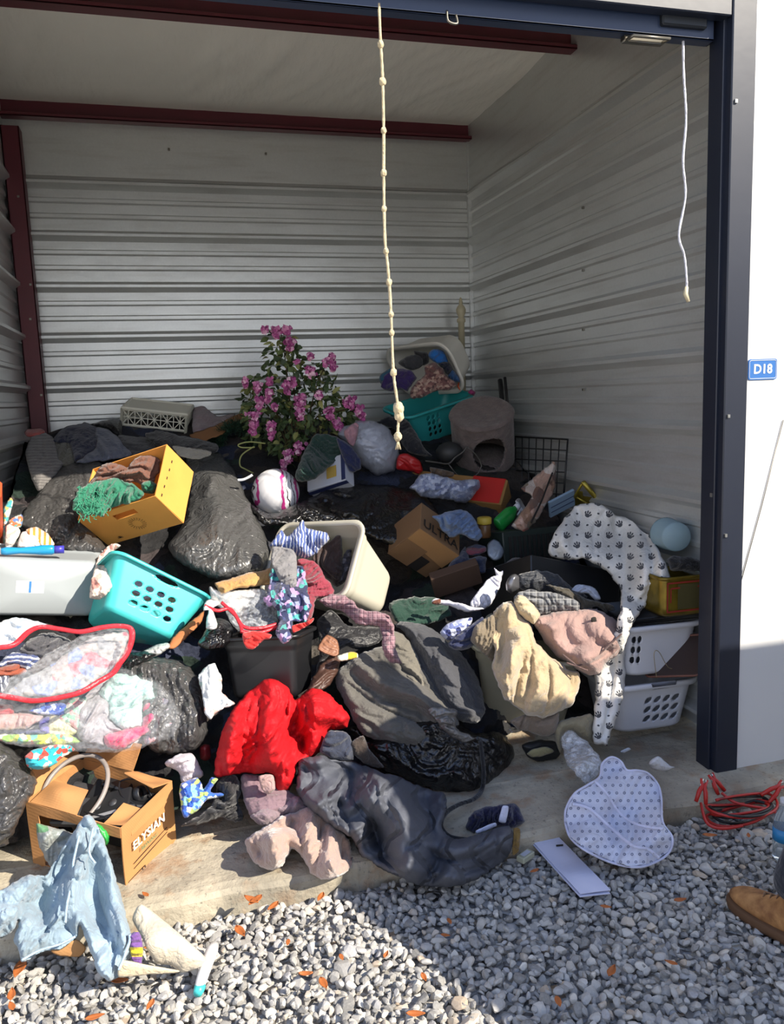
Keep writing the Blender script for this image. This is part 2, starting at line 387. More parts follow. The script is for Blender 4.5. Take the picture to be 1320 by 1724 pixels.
# screws on the wall flashings
MSC = plastic('screw_metal', '#77736a', .4, Metallic=.8)
sv = []
for z in (2.85, 2.39, 2.08, 1.78, 1.47): sv.append(boxg((XR-.018, 3.85, z-.006), (XR-.008, 3.862, z+.006)))
for x in (.15, .75): sv.append(boxg((x, YB-.03, 3.03), (x+.012, YB-.012, 3.042)))
V, Fs = merge(*sv); struct('trim_7', V, Fs, MSC)
# corner trim
V, Fs = boxg((XR-.025, YB-.03, 0), (XR+.0, YB+.0, 3.2)); struct('trim_8', V, Fs, MG)
# ceiling: white insulation facing, slightly sagging between the purlins
t = NT('insulation_facing'); wv = t.N('TexNoise', Vector=t.vm('MULTIPLY', t.obj, (3.2, .9, 1)), Scale=2.4, Detail=5.)
t.L(t.mix(t.ramp(t.noise(5, detail=5), [(.4, '#d8d6cc'), (.6, '#e6e4da')]), lin('#dedbd0'), lin('#f0eee6')), t.b.inputs['Base Color']); t.set(Roughness=.5); b = t.bump(wv.outputs[0], .5, .03); t.bump(t.noise(40), .15, .004, b)
MI = t.m
nx, ny = 90, 110; xs = np.linspace(XL-.02, XR+.02, nx); ys = np.linspace(2.3, YB+.05, ny); gx, gy = np.meshgrid(xs, ys, indexing='ij')
ph = (gy-3.95)/1.47; sag = -.035*np.abs(np.sin(np.pi*ph)); wr = .012*(1-2*np.abs(pn(np.c_[(gx+gy*.35).ravel()*7, gy.ravel()*1.2, np.zeros(gx.size)]))).reshape(gx.shape)*np.abs(np.sin(np.pi*ph))**.5
seam = -.012*np.exp(-((gx-.30-.02*gy)/.008)**2)
V = np.c_[gx.ravel(), gy.ravel(), (3.275+(5.4-gy)*.012+sag*.6+wr+seam).ravel()]; Fs = [(i*ny+j, i*ny+j+1, (i+1)*ny+j+1, (i+1)*ny+j) for i in range(nx-1) for j in range(ny-1)]
V2_, F2_ = boxg((XL-.1, 2.2, 3.39), (XR+.1, YB+.1, 3.42))
V, Fs = merge((V, Fs), (V2_, F2_)); struct('ceiling', V, Fs, MI, smooth=True)
# red primed steel: two purlins and the corner column
MRED = NT('red_primer_steel'); MRED.L(MRED.mix(MRED.noise(8, detail=4), lin('#4a1420'), lin('#5f1c28')), MRED.b.inputs['Base Color']); MRED.set(Roughness=.5); MRED = MRED.m
def purlin(n, y, TOP=3.29):
    V, Fs = merge(boxg((XL, y-.004, 3.175), (XR-.01, y+.004, TOP), .002), boxg((XL, y-.07, 3.168), (XR-.01, y+.004, 3.176), .002), boxg((XL, y-.07, 3.168), (XR-.01, y-.064, 3.19), .002), boxg((XL, y, TOP-.008), (XR-.01, y+.07, TOP), .002))
    return struct(n, V, Fs, MRED)
purlin('trim_1', YB-.02); purlin('trim_2', 3.98); purlin('trim_9', 2.6)
V, Fs = merge(boxg((XL+.015, YB-.13, 0), (XL+.115, YB-.122, 3.1), .002), boxg((XL+.015, YB-.13, 0), (XL+.023, YB-.02, 3.1), .002), boxg((XL+.107, YB-.13, 0), (XL+.115, YB-.02, 3.1), .002)); struct('trim_3', V, Fs, MRED)
sc = [boxg((XL+.07+.02*(k % 2), YB-.134, z), (XL+.082+.02*(k % 2), YB-.129, z+.012)) for k, z in enumerate((2.7, 2.2, 2.0, 1.55, 1.2))]
V, Fs = merge(*sc); struct('trim_10', V, Fs, MSC)
# concrete slab: floor, apron with a low lip
t = NT('weathered_concrete'); c = t.mix(t.ramp(t.noise(4, detail=6), [(.35, '#000000'), (.65, '#ffffff')]), lin('#8f8878'), lin('#b5ab96'))
c = t.mix(t.math('MULTIPLY', t.ramp(t.noise(9, detail=5), [(.52, '000000'), (.66, 'ffffff')]), .55), c, lin('#8d6238')); c = t.mix(t.math('MULTIPLY', t.ramp(t.noise(2.3, detail=6), [(.5, '000000'), (.62, 'ffffff')]), .5), c, lin('#6b665c'))
c = t.mix(t.math('MULTIPLY', t.ramp(t.noise(70, detail=3), [(.6, '000000'), (.7, 'ffffff')]), .6), c, lin('#5e5a52'))
t.L(c, t.b.inputs['Base Color']); t.set(Roughness=.9); b = t.bump(t.noise(120, detail=3), .35, .004); t.bump(t.noise(10, detail=6), .7, .03, b); MC = t.m
prof = [(YB+.1, -.005), (3.02, 0), (2.985, -.006), (2.965, -.028), (2.945, -.036), (2.76, -.04), (2.75, -.046), (2.74, -.04), (2.46, -.052), (2.432, -.06), (2.42, -.075), (2.415, -.3)]
xs = np.linspace(-3, 6, 260); V = []
for x in xs:
    for j, (y, z) in enumerate(prof): V.append([x, y, z])
V = np.array(V); nz = pn(V*6); n2 = pn(V*np.array([14, 3, 3])+5); e = (V[:, 1] < 3.01); V[:, 1] += e*(nz*.008+np.maximum(0, n2-.3)*.03*(V[:, 1] < 2.5)); V[:, 2] += nz*.003*e; V[:, 2] = np.minimum(V[:, 2], 0)
m = len(prof); Fs = [(i*m+j, i*m+j+1, (i+1)*m+j+1, (i+1)*m+j) for i in range(len(xs)-1) for j in range(m-1)]
struct('floor', V, Fs, MC, smooth=False)
# gravel yard
def stonecol(t, fac):
    return t.ramp(fac, [(0, '#5d5b58'), (.2, '#7d7b78'), (.4, '#97948f'), (.6, '#aaa59c'), (.8, '#8b8b8e'), (.93, '#c9c4b9'), (1, '#a08a70')])
t = NT('gravel_bed'); v = t.N('TexVoronoi', Vector=t.obj, Scale=34.); sp = t.N('SeparateColor', i0=v.outputs['Color']); t.L(stonecol(t, sp.outputs[0]), t.b.inputs['Base Color']); t.set(Roughness=.85)
v2 = t.N('TexVoronoi', feature='DISTANCE_TO_EDGE', Vector=t.obj, Scale=34.); t.bump(t.ramp(v2.outputs[0], [(0, '000000'), (.35, 'ffffff')]), .9, .015); MGB = t.m
V, Fs = boxg((-14, 1.15, -.6), (14, 2.42, -.150)); V3, F3 = boxg((-14, 2.42, -.6), (14, 12, -.2)); V, Fs = merge((V, Fs), (V3, F3)); struct('ground', V, Fs, MGB)
t = NT('bounce_concrete'); t.L(t.mix(t.noise(3, detail=5), lin('#a39d90'), lin('#bdb7a9')), t.b.inputs['Base Color']); t.set(Roughness=.9); t.bump(t.noise(60), .3, .004); V, Fs = boxg((-16, -16, -.6), (16, 1.16, -.142)); struct('floor_bounce', V, Fs, t.m)  # pale ground out of view, added to bounce light into the unit
t = NT('crushed_stone'); a = t.N('Attribute', attribute_name='tone'); c = stonecol(t, a.outputs['Fac']); c = t.mix(t.math('MULTIPLY', t.noise(160, detail=3), .45), c, lin('#c5c2bb')); t.L(c, t.b.inputs['Base Color']); t.set(Roughness=.8); t.bump(t.noise(300, detail=3), .3, .002); MST = t.m
rg = np.random.default_rng(11); import bmesh
protos = []
iv, if_ = ico(2)
for k in range(16):
    v = iv.copy(); 
    for c_ in range(9):
        n = rg.normal(size=3); n /= np.linalg.norm(n); d = rg.uniform(.5, .85); s = v@n; v = v-np.outer(np.maximum(0, s-d), n)
    v = v*np.array([1, rg.uniform(.6, .95), rg.uniform(.4, .75)]); protos.append(v)
VV = []; TT = []; N = 0
def stones(x0, x1, y0, y1, sp_, z, jit, smin, smax):
    for x in np.arange(x0, x1, sp_):
        for y in np.arange(y0, y1, sp_):
            p = np.array([x+rg.uniform(-1, 1)*jit, y+rg.uniform(-1, 1)*jit, z+rg.uniform(-.006, .008)])
            if p[1] > 2.405: continue
            a = rotv(rg.normal(size=3)*np.array([.7, .7, 2.5])); s = rg.uniform(smin, smax)
            if rg.random() < .06: s *= 1.5
            VV.append(protos[rg.integers(16)]@a.T*s+p); TT.append(np.full(len(iv), rg.random()))
stones(-1.25, 2.75, 1.25, 2.41, .028, -.148, .012, .012, .021)
stones(-1.25, 2.75, 1.25, 2.41, .0265, -.134, .014, .010, .022)
V = np.concatenate(VV); T_ = np.concatenate(TT); nf = len(iv); fa = np.array(if_); Fs = (fa[None]+(np.arange(len(VV))*nf)[:, None, None]).reshape(-1, 3)
me = bpy.data.meshes.new('gravel'); me.vertices.add(len(V)); me.vertices.foreach_set('co', V.ravel()); me.loops.add(Fs.size); me.loops.foreach_set('vertex_index', Fs.ravel()); me.polygons.add(len(Fs)); me.polygons.foreach_set('loop_start', np.arange(len(Fs))*3); me.polygons.foreach_set('loop_total', np.full(len(Fs), 3)); me.update(calc_edges=True); me.polygons.foreach_set('use_smooth', [False]*len(Fs))
a = me.attributes.new('tone', 'FLOAT', 'POINT'); a.data.foreach_set('value', T_); me.materials.append(MST); o = bpy.data.objects.new('gravel', me); COL.objects.link(o)
tag(o, 'loose grey crushed stone gravel covering the yard before the slab', 'gravel', kind='stuff')
# door frame, front wall, header, rolled door
MNAVY = plastic('navy_painted_steel', '#1c2231', .38, var=.2, bump=.1, scale=4)
V, Fs = merge(boxg((XJ, YJ-.012, -.06), (XJ+.1, YJ+.03, 3.4), .004), boxg((XJ-.012, YJ+.02, -.05), (XJ+.012, YJ+.10, 2.75), .003), boxg((XJ+.03, YJ+.03, -.05), (XR+.02, YJ+.05, 3.3)))
struct('trim_4', V, Fs, MNAVY)
MB2 = plastic('bright_bolt', '#b9b9b4', .3, Metallic=.9)
V, Fs = merge(*[boxg((XJ+.012, YJ-.018, z), (XJ+.022, YJ-.010, z+.012)) for z in (2.45, 1.35, .9)], boxg((XJ-.016, YJ+.03, 1.05), (XJ-.010, YJ+.04, 1.065))); struct('trim_11', V, Fs, MB2)
MWH = NT('white_wall_panel'); MWH.L(MWH.mix(MWH.noise(2), lin('#c9cacb'), lin('#d2d2d0')), MWH.b.inputs['Base Color']); MWH.set(Roughness=.5); MWH.bump(MWH.noise(5), .1, .01); MWH = MWH.m
V, Fs = boxg((XJ+.085, YJ-.004, -.062), (6.2, YJ+.12, 3.9), .003); struct('wall_front', V, Fs, MWH)
V, Fs = boxg((-6, YJ-.004, 2.80), (XJ+.085, YJ+.03, 3.9), .003); struct('wall_header', V, Fs, MWH)
V, Fs = boxg((-6, YJ-.004, -.06), (XL-.25, YJ+.12, 3.9), .003); struct('wall_front_left', V, Fs, MWH)
V, Fs = merge(boxg((XL-.25, YJ-.012, -.05), (XL-.1, YJ+.08, 3.4), .004)); struct('trim_5', V, Fs, MNAVY)
V, Fs = merge(boxg((-6, YJ-.010, 2.735), (XJ-.002, YJ+.04, 2.81), .004)); struct('trim_6', V, Fs, MNAVY)
# rolled door: coil, ribbed curtain edge, bottom bar
d = thing('door_1', (.6, YJ+.2, 2.7), None, None, kind='structure')
MDR = plastic('door_curtain', '#2b3750', .35, var=.15, bump=.08, scale=3); MDG = plastic('greasy_dark_steel', '#3b3f45', .45, var=.5, scale=20, Metallic=.6)
v, f = tube([(x, 2.83, 2.98) for x in np.linspace(XL-.1, XJ+.05, 30)], .17, 28); link('coil', v, f, MDR, d)
v, f = merge(boxg((XL-.1, YJ+.05, 2.675), (XJ-.03, YJ+.058, 2.76), .002), boxg((XL-.1, YJ+.05, 2.675), (XJ-.03, YJ+.10, 2.683), .002)); link('bottom_bar', v, f, MDR, d, smooth=False)
v, f = merge(boxg((.95, YJ+.10, 2.70), (XJ+.02, YJ+.155, 2.74), .003), boxg((.95, YJ+.10, 2.70), (XJ+.02, YJ+.11, 2.80), .003), boxg((1.75, YJ+.03, 2.705), (1.93, YJ+.1, 2.752), .006)); link('head_angle', v, f, MDG, d, smooth=False)
lv = [boxg((1.62, YJ+.06, 2.655), (1.78, YJ+.09, 2.677), .004), tube([(1.63, YJ+.07, 2.66), (1.63, YJ+.02, 2.655), (1.77, YJ+.02, 2.655), (1.77, YJ+.07, 2.66)], .006, 8)]
v, f = merge(*lv); link('handle', v, f, MSC, d)
v, f = tube(crom([(.97, YJ+.05, 2.69), (.97, YJ+.04, 2.655), (1.0, YJ+.04, 2.65), (1.0, YJ+.05, 2.68)], 5), .004, 6); link('hook', v, f, MSC, d)
# ================================================================ unseen cargo van, added to shade the right of the doorway
MVB = plastic('van_white_paint', '#d9dadb', .25, Coat_Weight=.5); MTY = plastic('tyre_rubber', '#151515', .85); MGL = plastic('dark_glass', '#10151a', .08, Specular_IOR_Level=.8); MBP = plastic('black_trim', '#1d1e20', .6); MCH = plastic('wheel_silver', '#8e9194', .35, Metallic=.8)
van = thing('shade_van', (4.2, -.35, -.14), 'tall white cargo van, unseen, added outside the unit to cast shade', 'van')
def rake(V):      # the nose is raked in plan to shape the edge of its cast shade
    V = np.array(V, float); V[:, 0] += .88*np.clip(.6-V[:, 1], 0, 3)*np.clip((3.4-V[:, 0])/1.5, 0, 1); return V
def extr(prof, y0, y1, bev=.05):
    prof = np.array(prof, float); n = len(prof); c = prof.mean(0); V = []
    for y, s in ((y0, 1), (y0+bev, 0), (y1-bev, 0), (y1, 1)):
        d = c-prof; d /= np.linalg.norm(d, axis=1)[:, None]; q = prof+d*bev*s
        V += [[a, y, b] for a, b in q]
    Fs = [(i*n+k, (i+1)*n+k, (i+1)*n+(k+1) % n, i*n+(k+1) % n) for i in range(3) for k in range(n)]
    Fs += [tuple(range(n)), tuple(range(3*n, 4*n))[::-1]]
    return np.array(V), Fs
v, f = extr([(1.66, .18), (1.63, .55), (1.66, .85), (1.76, 1.0), (2.06, 1.62), (2.42, 2.19), (2.62, 2.32), (3.1, 2.36), (6.9, 2.33), (7.05, 2.22), (7.1, .9), (7.08, .22), (6.6, .18)], -1.35, .6); link('body', rake(v), f, MVB, van, smooth=False)
v, f = extr([(1.84, 1.09), (2.12, 1.64), (2.38, 2.04), (2.34, 2.07), (2.03, 1.68), (1.79, 1.11)], -1.2, .45, .01); link('windscreen', rake(v), f, MGL, van, smooth=False)
for y in (.605,): v, f = extr([(2.25, 1.15), (2.45, 1.75), (3.1, 1.75), (3.1, 1.1)], y, y+.012, .002); link('side_window', v, f, MGL, van, smooth=False)
v, f = boxg((1.58, -1.3, .02), (1.9, .56, .4), .05); link('bumper', rake(v), f, MBP, van)
for y in (-1.1, .35): v, f = boxg((1.605, y-.14, .62), (1.8, y+.14, .82), .04); link('headlight', rake(v), f, plastic('headlight_lens', '#c9ced2', .1), van)
for x in (2.45, 6.1):
    for y in (-1.3, .38):
        v, f = tube([(x, y, .22), (x, y+.03, .22), (x, y+.19, .22), (x, y+.22, .22)], [.3, .355, .355, .3], 36); v = v+[(1.2 if y < 0 and x < 3 else 0), 0, 0]; w = link('wheel', v, f, MTY, van)
        v, f = tube([(x, y-.004, .22), (x, y+.224, .22)], [.2, .2], 24); v = v+[(1.2 if y < 0 and x < 3 else 0), 0, 0]; link('wheel_rim', v, f, MCH, w)
for y in (-1.55,): v, f = boxg((3.2, y, 1.25), (3.34, y+.18, 1.6), .05); link('mirror', v, f, MBP, van)
# ================================================================ person standing at the right, facing the unit
per = thing('person', (1.72, 1.70, -.13), 'person in dark jeans and tan leather boots standing on the gravel', 'person')
MSK = NT('skin'); MSK.set(Base_Color=lin('#b98a6d'), Roughness=.55, Subsurface_Weight=.15); MSK = MSK.m
MJN = cloth('dark_denim', '#20242f', .25, bump=.5); MJK = cloth('grey_sweatshirt', '#5a5d62'); MHR = cloth('brown_hair', '#2c2018', .3, scale=60)
def skinned(name, J, E, m, parent, off, sub=2):
    V = np.array([j[:3] for j in J], float)+off; R_ = [j[3] for j in J]
    me = bpy.data.meshes.new(name); o_ = wloc(parent); me.from_pydata((V-o_).tolist(), E, []); me.materials.append(m)
    o = bpy.data.objects.new(name, me); COL.objects.link(o); o.parent = parent
    mo = o.modifiers.new('skin', 'SKIN'); mo.use_smooth_shade = True
    for i, r in enumerate(R_): me.skin_vertices[0].data[i].radius = (r, r) if not isinstance(r, tuple) else r; me.skin_vertices[0].data[i].use_root = (i == 0)
    s = o.modifiers.new('sub', 'SUBSURF'); s.levels = sub; s.render_levels = sub
    return o
PO = np.array([1.90, 1.66, -.13])
J = [(0, 0, .93, (.15, .10)), (0, 0, 1.12, (.13, .09)), (0, .01, 1.32, (.16, .10)), (0, .0, 1.43, (.12, .08)), (0, .01, 1.50, .052), (0, .02, 1.56, .05),
     (-.17, 0, 1.41, .055), (-.20, -.03, 1.13, .042), (-.17, .0, .88, .03), (-.16, .02, .81, .034),
     (.18, 0, 1.41, .055), (.26, -.01, 1.13, .042), (.25, .12, .90, .03), (.24, .15, .83, .034),
     (-.09, 0, .86, .085), (-.17, .02, .50, .06), (-.26, .08, .14, .042), (.10, 0, .86, .085), (.12, .02, .50, .06), (.11, -.03, .14, .045)]
Ed = [(0, 1), (1, 2), (2, 3), (3, 4), (4, 5), (3, 6), (6, 7), (7, 8), (8, 9), (3, 10), (10, 11), (11, 12), (12, 13), (0, 14), (14, 15), (15, 16), (0, 17), (17, 18), (18, 19)]
# five fingers each side, rooted in the palm
for s, b in ((-1, 9), (1, 13)):
    bx, by, bz = J[b][:3]
    for k, (dx, ln) in enumerate(((-.024, .068), (-.008, .078), (.009, .072), (.025, .056))):
        i = len(J); J += [(bx+dx*.8, by+.012, bz-.035, .0095), (bx+dx, by+.022, bz-.035-ln*.5, .009), (bx+dx, by+.008, bz-.035-ln, .0075)]; Ed += [(b, i), (i, i+1), (i+1, i+2)]
    i = len(J); J += [(bx-s*.03, by+.025, bz+.01, .011), (bx-s*.042, by+.045, bz-.03, .009)]; Ed += [(b, i), (i, i+1)]
body = skinned('body', J, Ed, MSK, per, PO)
Jc = [(0, 0, .90, (.175, .125)), (0, 0, 1.14, (.15, .108)), (0, .01, 1.32, (.175, .118)), (0, 0, 1.435, (.12, .085)), (0, .01, 1.48, .062), (-.18, 0, 1.41, .07), (-.205, -.03, 1.13, .056), (-.172, .0, .91, .042), (.19, 0, 1.41, .07), (.265, -.01, 1.13, .056), (.254, .10, .93, .042)]
skinned('sweatshirt', Jc, [(0, 1), (1, 2), (2, 3), (3, 4), (3, 5), (5, 6), (6, 7), (3, 8), (8, 9), (9, 10)], MJK, per, PO)
Jp = [(0, 0, .95, (.165, .115)), (-.09, 0, .85, .105), (-.17, .02, .50, .08), (-.275, .10, .12, .062), (.10, 0, .85, .105), (.12, .02, .50, .08), (.11, -.03, .10, .066)]
skinned('jeans', Jp, [(0, 1), (1, 2), (2, 3), (0, 4), (4, 5), (5, 6)], MJN, per, PO)
# head with face
hv, hf = ico(4); h = hv*np.array([.078, .098, .115]); jaw = np.clip(-hv[:, 2], 0, 1); h[:, 0] *= 1-.28*jaw; h[:, 1] += .012*jaw
def bmp(c, r, a, d=(0, 1, 0)):
    g = np.exp(-((h-np.array(c))**2).sum(1)/r**2)[:, None]; return g*np.array(d)*a
h = h+bmp((0, .1, -.012), .016, .026)+bmp((0, .098, .012), .012, .010)+bmp((-.03, .09, .008), .014, -.012)+bmp((.03, .09, .008), .014, -.012)+bmp((0, .09, -.052), .018, .006)+bmp((0, .09, -.088), .02, .010)+bmp((-.03, .09, .03), .016, .005)+bmp((.03, .09, .03), .016, .005)
hc = PO+np.array([0, .03, 1.66]); hd = link('head', h+hc, hf, MSK, per)
for s in (-1, 1):
    ev = hv*np.array([.012, .01, .009])+hc+np.array([s*.03, .083, .008]); link('eye', ev, hf, plastic('eye_white', '#ddd9d2', .2), hd)
    ev = hv*np.array([.009, .018, .03])+hc+np.array([s*.078, 0, -.01]); link('ear', ev, hf, MSK, hd)
mv = hv*np.array([.022, .006, .005])+hc+np.array([0, .096, -.055]); link('mouth', mv, hf, plastic('lips', '#8c4f48', .5), hd)
k = (hv[:, 2] > -.15) & ((hv[:, 1] < .45) | (hv[:, 2] > .62)); q = h*1.07+pn(h*60)[:, None]*.003; q[:, 2] += .004
idx = -np.ones(len(hv), int); idx[k] = np.arange(k.sum()); link('hair', (q+hc)[k], [tuple(idx[list(a)]) for a in hf if all(idx[i] >= 0 for i in a)], MHR, hd)
# boots
MBT = NT('tan_boot_leather'); c = MBT.mix(MBT.ramp(MBT.noise(22, detail=6), [(.35, '000000'), (.7, 'ffffff')]), lin('#7a512e'), lin('#b58653')); MBT.L(c, MBT.b.inputs['Base Color']); MBT.set(Roughness=.8); MBT.bump(MBT.noise(70, detail=5), .6, .004); MBT = MBT.m
MSO = plastic('boot_sole', '#5a3f28', .8); MLC = cloth('boot_lace', '#6b4a2a')
def boot(heel, toe):
    heel = np.array(heel, float); toe = np.array(toe, float); d = toe-heel; Lb = np.linalg.norm(d[:2]); a = math.atan2(d[0], d[1]); Rz = np.array([[math.cos(a), math.sin(a), 0], [-math.sin(a), math.cos(a), 0], [0, 0, 1]])
    # sections along y: (y, half width, sole z, top z)
    se = [(-.012, .018, .02, .12), (0, .032, .016, .20), (.035, .040, .016, .215), (.075, .041, .016, .20), (.105, .043, .016, .13), (.145, .048, .016, .098), (.19, .052, .018, .085), (.235, .049, .02, .076), (.27, .038, .022, .064), (.292, .02, .026, .05), (.298, .006, .03, .04)]
    n = 24; V = []
    for y, w, z0, z1 in se:
        for k in range(n):
            t = 2*math.pi*k/n; cx, cz = math.cos(t), math.sin(t); x = w*np.sign(cx)*abs(cx)**.75; z = (z0+z1)/2+(z1-z0)/2*np.sign(cz)*abs(cz)**.8
            V.append([x*(1-.2*max(0, cz)), y*Lb/.29, z])
    m = len(se); Fs = [(i*n+k, i*n+(k+1) % n, (i+1)*n+(k+1) % n, (i+1)*n+k) for i in range(m-1) for k in range(n)]+[tuple(range(n)), tuple(range((m-1)*n, m*n))[::-1]]
    V = np.array(V); V[:, 2] += pn(V*25)*.003; up = link('boot', V@Rz.T+heel, Fs, MBT, per); up.modifiers.new('s', 'SUBSURF').render_levels = 1
    V = []
    for z, g in ((0, .004), (.012, .006), (.026, .006), (.030, .002)):
        for i in range(40):
            t = 2*math.pi*i/40; yy = .143-.155*math.cos(t); ww = np.interp(yy, [s_[0] for s_ in se], [s_[1] for s_ in se])*(1 if math.sin(t) > 0 else -1)*min(1, abs(math.sin(t))*3); V.append([ww+g*np.sign(ww), (yy-g*math.cos(t))*Lb/.29, z])
    Fs = [(i*40+k, i*40+(k+1) % 40, (i+1)*40+(k+1) % 40, (i+1)*40+k) for i in range(3) for k in range(40)]+[tuple(range(40))[::-1], tuple(range(120, 160))]
    link('boot_sole', np.array(V)@Rz.T+heel, Fs, MSO, up)
    ls = []
    for i in range(5):
        y = .09+.022*i; z = np.interp(y, [s_[0] for s_ in se], [s_[3] for s_ in se]); ls.append(tube(np.array([(-.022, y, z-.006), (0, y+.01, z+.004), (.022, y, z-.006)])@Rz.T+heel, .003, 6))
    v, f = merge(*ls); link('boot_lace', v, f, MLC, up)
boot((1.665, 1.66, -.125), (1.60, 1.95, -.125)); boot((1.99, 1.60, -.125), (2.05, 1.88, -.125))
# ================================================================ rigid things
def rr(a, b, r, n):
    # rounded rectangle, n points, even along the outline
    r = min(r, a*.98, b*.98); P = []
    for cx, cy_, a0 in ((a-r, b-r, 0), (-a+r, b-r, 90), (-a+r, -b+r, 180), (a-r, -b+r, 270)):
        for t in np.linspace(0, 90, 9): q = math.radians(a0+t); P.append((cx+r*math.cos(q), cy_+r*math.sin(q)))
    P.append(P[0]); P = np.array(P); d = np.r_[0, np.cumsum(np.linalg.norm(np.diff(P, axis=0), axis=1))]; s = np.arange(n)*d[-1]/n
    return np.stack([np.interp(s, d, P[:, 0]), np.interp(s, d, P[:, 1])], 1)
def tub(f, top, bot, h, r=.06, holes=(), th=.0035, n=240, m=40, rim=.02, lip=.014, name='body', mat_=None, parent=None, mrim=None, rimname='rim', floor_=True, step_=None):
    """tapered tub: holes = (axis, side, u, v, ru, rv, tilt)"""
    V = []
    for j in range(m):
        t = j/(m-1); a = bot[0]/2+(top[0]-bot[0])/2*t; b = bot[1]/2+(top[1]-bot[1])/2*t
        g = 0
        if t < .08: g = -.012*(1-t/.08)**2
        if step_ and t > step_: g = .006
        P = rr(a+g, b+g, r, n); V += [[x, y, h*t] for x, y in P]
    V = np.array(V); Fs = [(i*n+k, i*n+(k+1) % n, (i+1)*n+(k+1) % n, (i+1)*n+k) for i in range(m-1) for k in range(n)]
    Fa = np.array(Fs); C_ = V[Fa].mean(1); keep = np.ones(len(Fs), bool)
    for ax, sd, u, v, ru, rv, ti in holes:
        o_ = 1-ax; ca, sa = math.cos(ti), math.sin(ti)
        def rho(Q):
            du = Q[:, o_]-u; dv = Q[:, 2]-v; p = (du*ca+dv*sa)/ru; q = (-du*sa+dv*ca)/rv; rh = np.sqrt(p*p+q*q); rh[Q[:, ax]*sd < 0] = 99; return rh, p, q
        rh, p, q = rho(C_); keep &= rh > 1
        rh, p, q = rho(V); de = .0045/min(ru, rv); s = (rh > 1-de) & (rh < 1+de)
        p = p[s]/rh[s]*ru; q = q[s]/rh[s]*rv; V[s, o_] = u+p*ca-q*sa; V[s, 2] = v+p*sa+q*ca
    Fs = [Fs[i] for i in np.where(keep)[0]]
    if floor_:
        rings = [0]; base = V[:n]; c = base.mean(0)
        V = np.r_[V, [c]]; Fs += [((k+1) % n, k, len(V)-1) for k in range(n)]
    ob = link(name, f(V), Fs, mat_, parent, smooth=True); so_ = ob.modifiers.new('wall', 'SOLIDIFY'); so_.thickness = th*f.k; so_.offset = 0
    pr = [(-.002, 0), (rim, .003), (rim+.006, -.002), (rim+.004, -lip), (rim-.001, -lip-.002), (rim-.001, -.006), (0, -.008)]
    R_ = []
    for o2, dz in pr: P = rr(top[0]/2+o2, top[1]/2+o2, r+o2, 96); R_ += [[x, y, h+dz] for x, y in P]
    q = len(pr); Fr = [(i*96+k, i*96+(k+1) % 96, ((i+1) % q)*96+(k+1) % 96, ((i+1) % q)*96+k) for i in range(q) for k in range(96)]
    link(rimname, f(np.array(R_)), [x[::-1] for x in Fr], mrim or mat_, parent)
    return ob
def corners(top, bot, h):
    a, b = top[0]/2, top[1]/2; c, d = bot[0]/2, bot[1]/2
    return dict(T00=(-a, -b, h), T10=(a, -b, h), T11=(a, b, h), T01=(-a, b, h), B00=(-c, -d, 0), B10=(c, -d, 0), B11=(c, d, 0), B01=(-c, d, 0))
def fit(cs, k, px, Y, **kw):
    L = [cs[n] if isinstance(n, str) else n for n in px]; return pose(L, CR(k, list(px.values())), Y, **kw)
def base_of(f, cs): V = f(list(cs.values())); return (V[:, 0].mean(), V[:, 1].mean(), V[:, 2].min())
def text(s, size, m, f, o, xd, yd, parent, name='lettering', lift=.0012, bold=0.):
    cu = bpy.data.curves.new('t', 'FONT'); cu.body = s; cu.size = size; cu.align_x = 'CENTER'; cu.align_y = 'CENTER'; cu.offset = bold; cu.resolution_u = 3
    ob = bpy.data.objects.new('t', cu); COL.objects.link(ob); bpy.context.view_layer.update()
    me = bpy.data.meshes.new_from_object(ob.evaluated_get(bpy.context.evaluated_depsgraph_get())); V = np.array([v.co[:] for v in me.vertices]); Fs = [tuple(p.vertices) for p in me.polygons]
    bpy.data.objects.remove(ob); bpy.data.curves.remove(cu); bpy.data.meshes.remove(me)
    xd = np.array(xd, float); yd = np.array(yd, float); n = np.cross(xd, yd); W_ = np.array(o)+V[:, :1]*xd+V[:, 1:2]*yd+n*lift
    return link(name, f(W_), Fs, m, parent, smooth=False)
def quadp(o, xd, yd, w, h, lift=.001):
    o = np.array(o, float); xd = np.array(xd, float); yd = np.array(yd, float); n = np.cross(xd, yd)
    return np.array([o+n*lift+xd*(sx_*w/2)+yd*(sy_*h/2) for sx_, sy_ in ((-1, -1), (1, -1), (1, 1), (-1, 1))]), [(0, 1, 2, 3)]
def panel(P, m, name, parent, f, th=.004, n=14, curl=.004, hole=None, seed=0):
    """a card panel from four corners, slightly warped, real thickness"""
    P = np.array(P, float); V = []
    for i in range(n+1):
        for j in range(n+1):
            s, t = i/n, j/n; V.append((P[0]*(1-s)+P[1]*s)*(1-t)+(P[3]*(1-s)+P[2]*s)*t)
    V = np.array(V); nr = np.cross(P[1]-P[0], P[3]-P[0]); nr /= np.linalg.norm(nr); e = np.array([math.sin(math.pi*i/n)*math.sin(math.pi*j/n) for i in range(n+1) for j in range(n+1)])
    V += nr*(pn(V*6+seed)*curl*2*(.2+e))[:, None]; Fs = [(i*(n+1)+j, (i+1)*(n+1)+j, (i+1)*(n+1)+j+1, i*(n+1)+j+1) for i in range(n) for j in range(n) if not (hole and hole[0] <= (i+.5)/n <= hole[1] and hole[2] <= (j+.5)/n <= hole[3])]
    o = link(name, f(V), Fs, m, parent, smooth=False); so_ = o.modifiers.new('board', 'SOLIDIFY'); so_.thickness = th*f.k; so_.offset = 0; return o
INK = plastic('black_ink', '#1b1714', .8); WINK = plastic('white_ink', '#efe9de', .8)
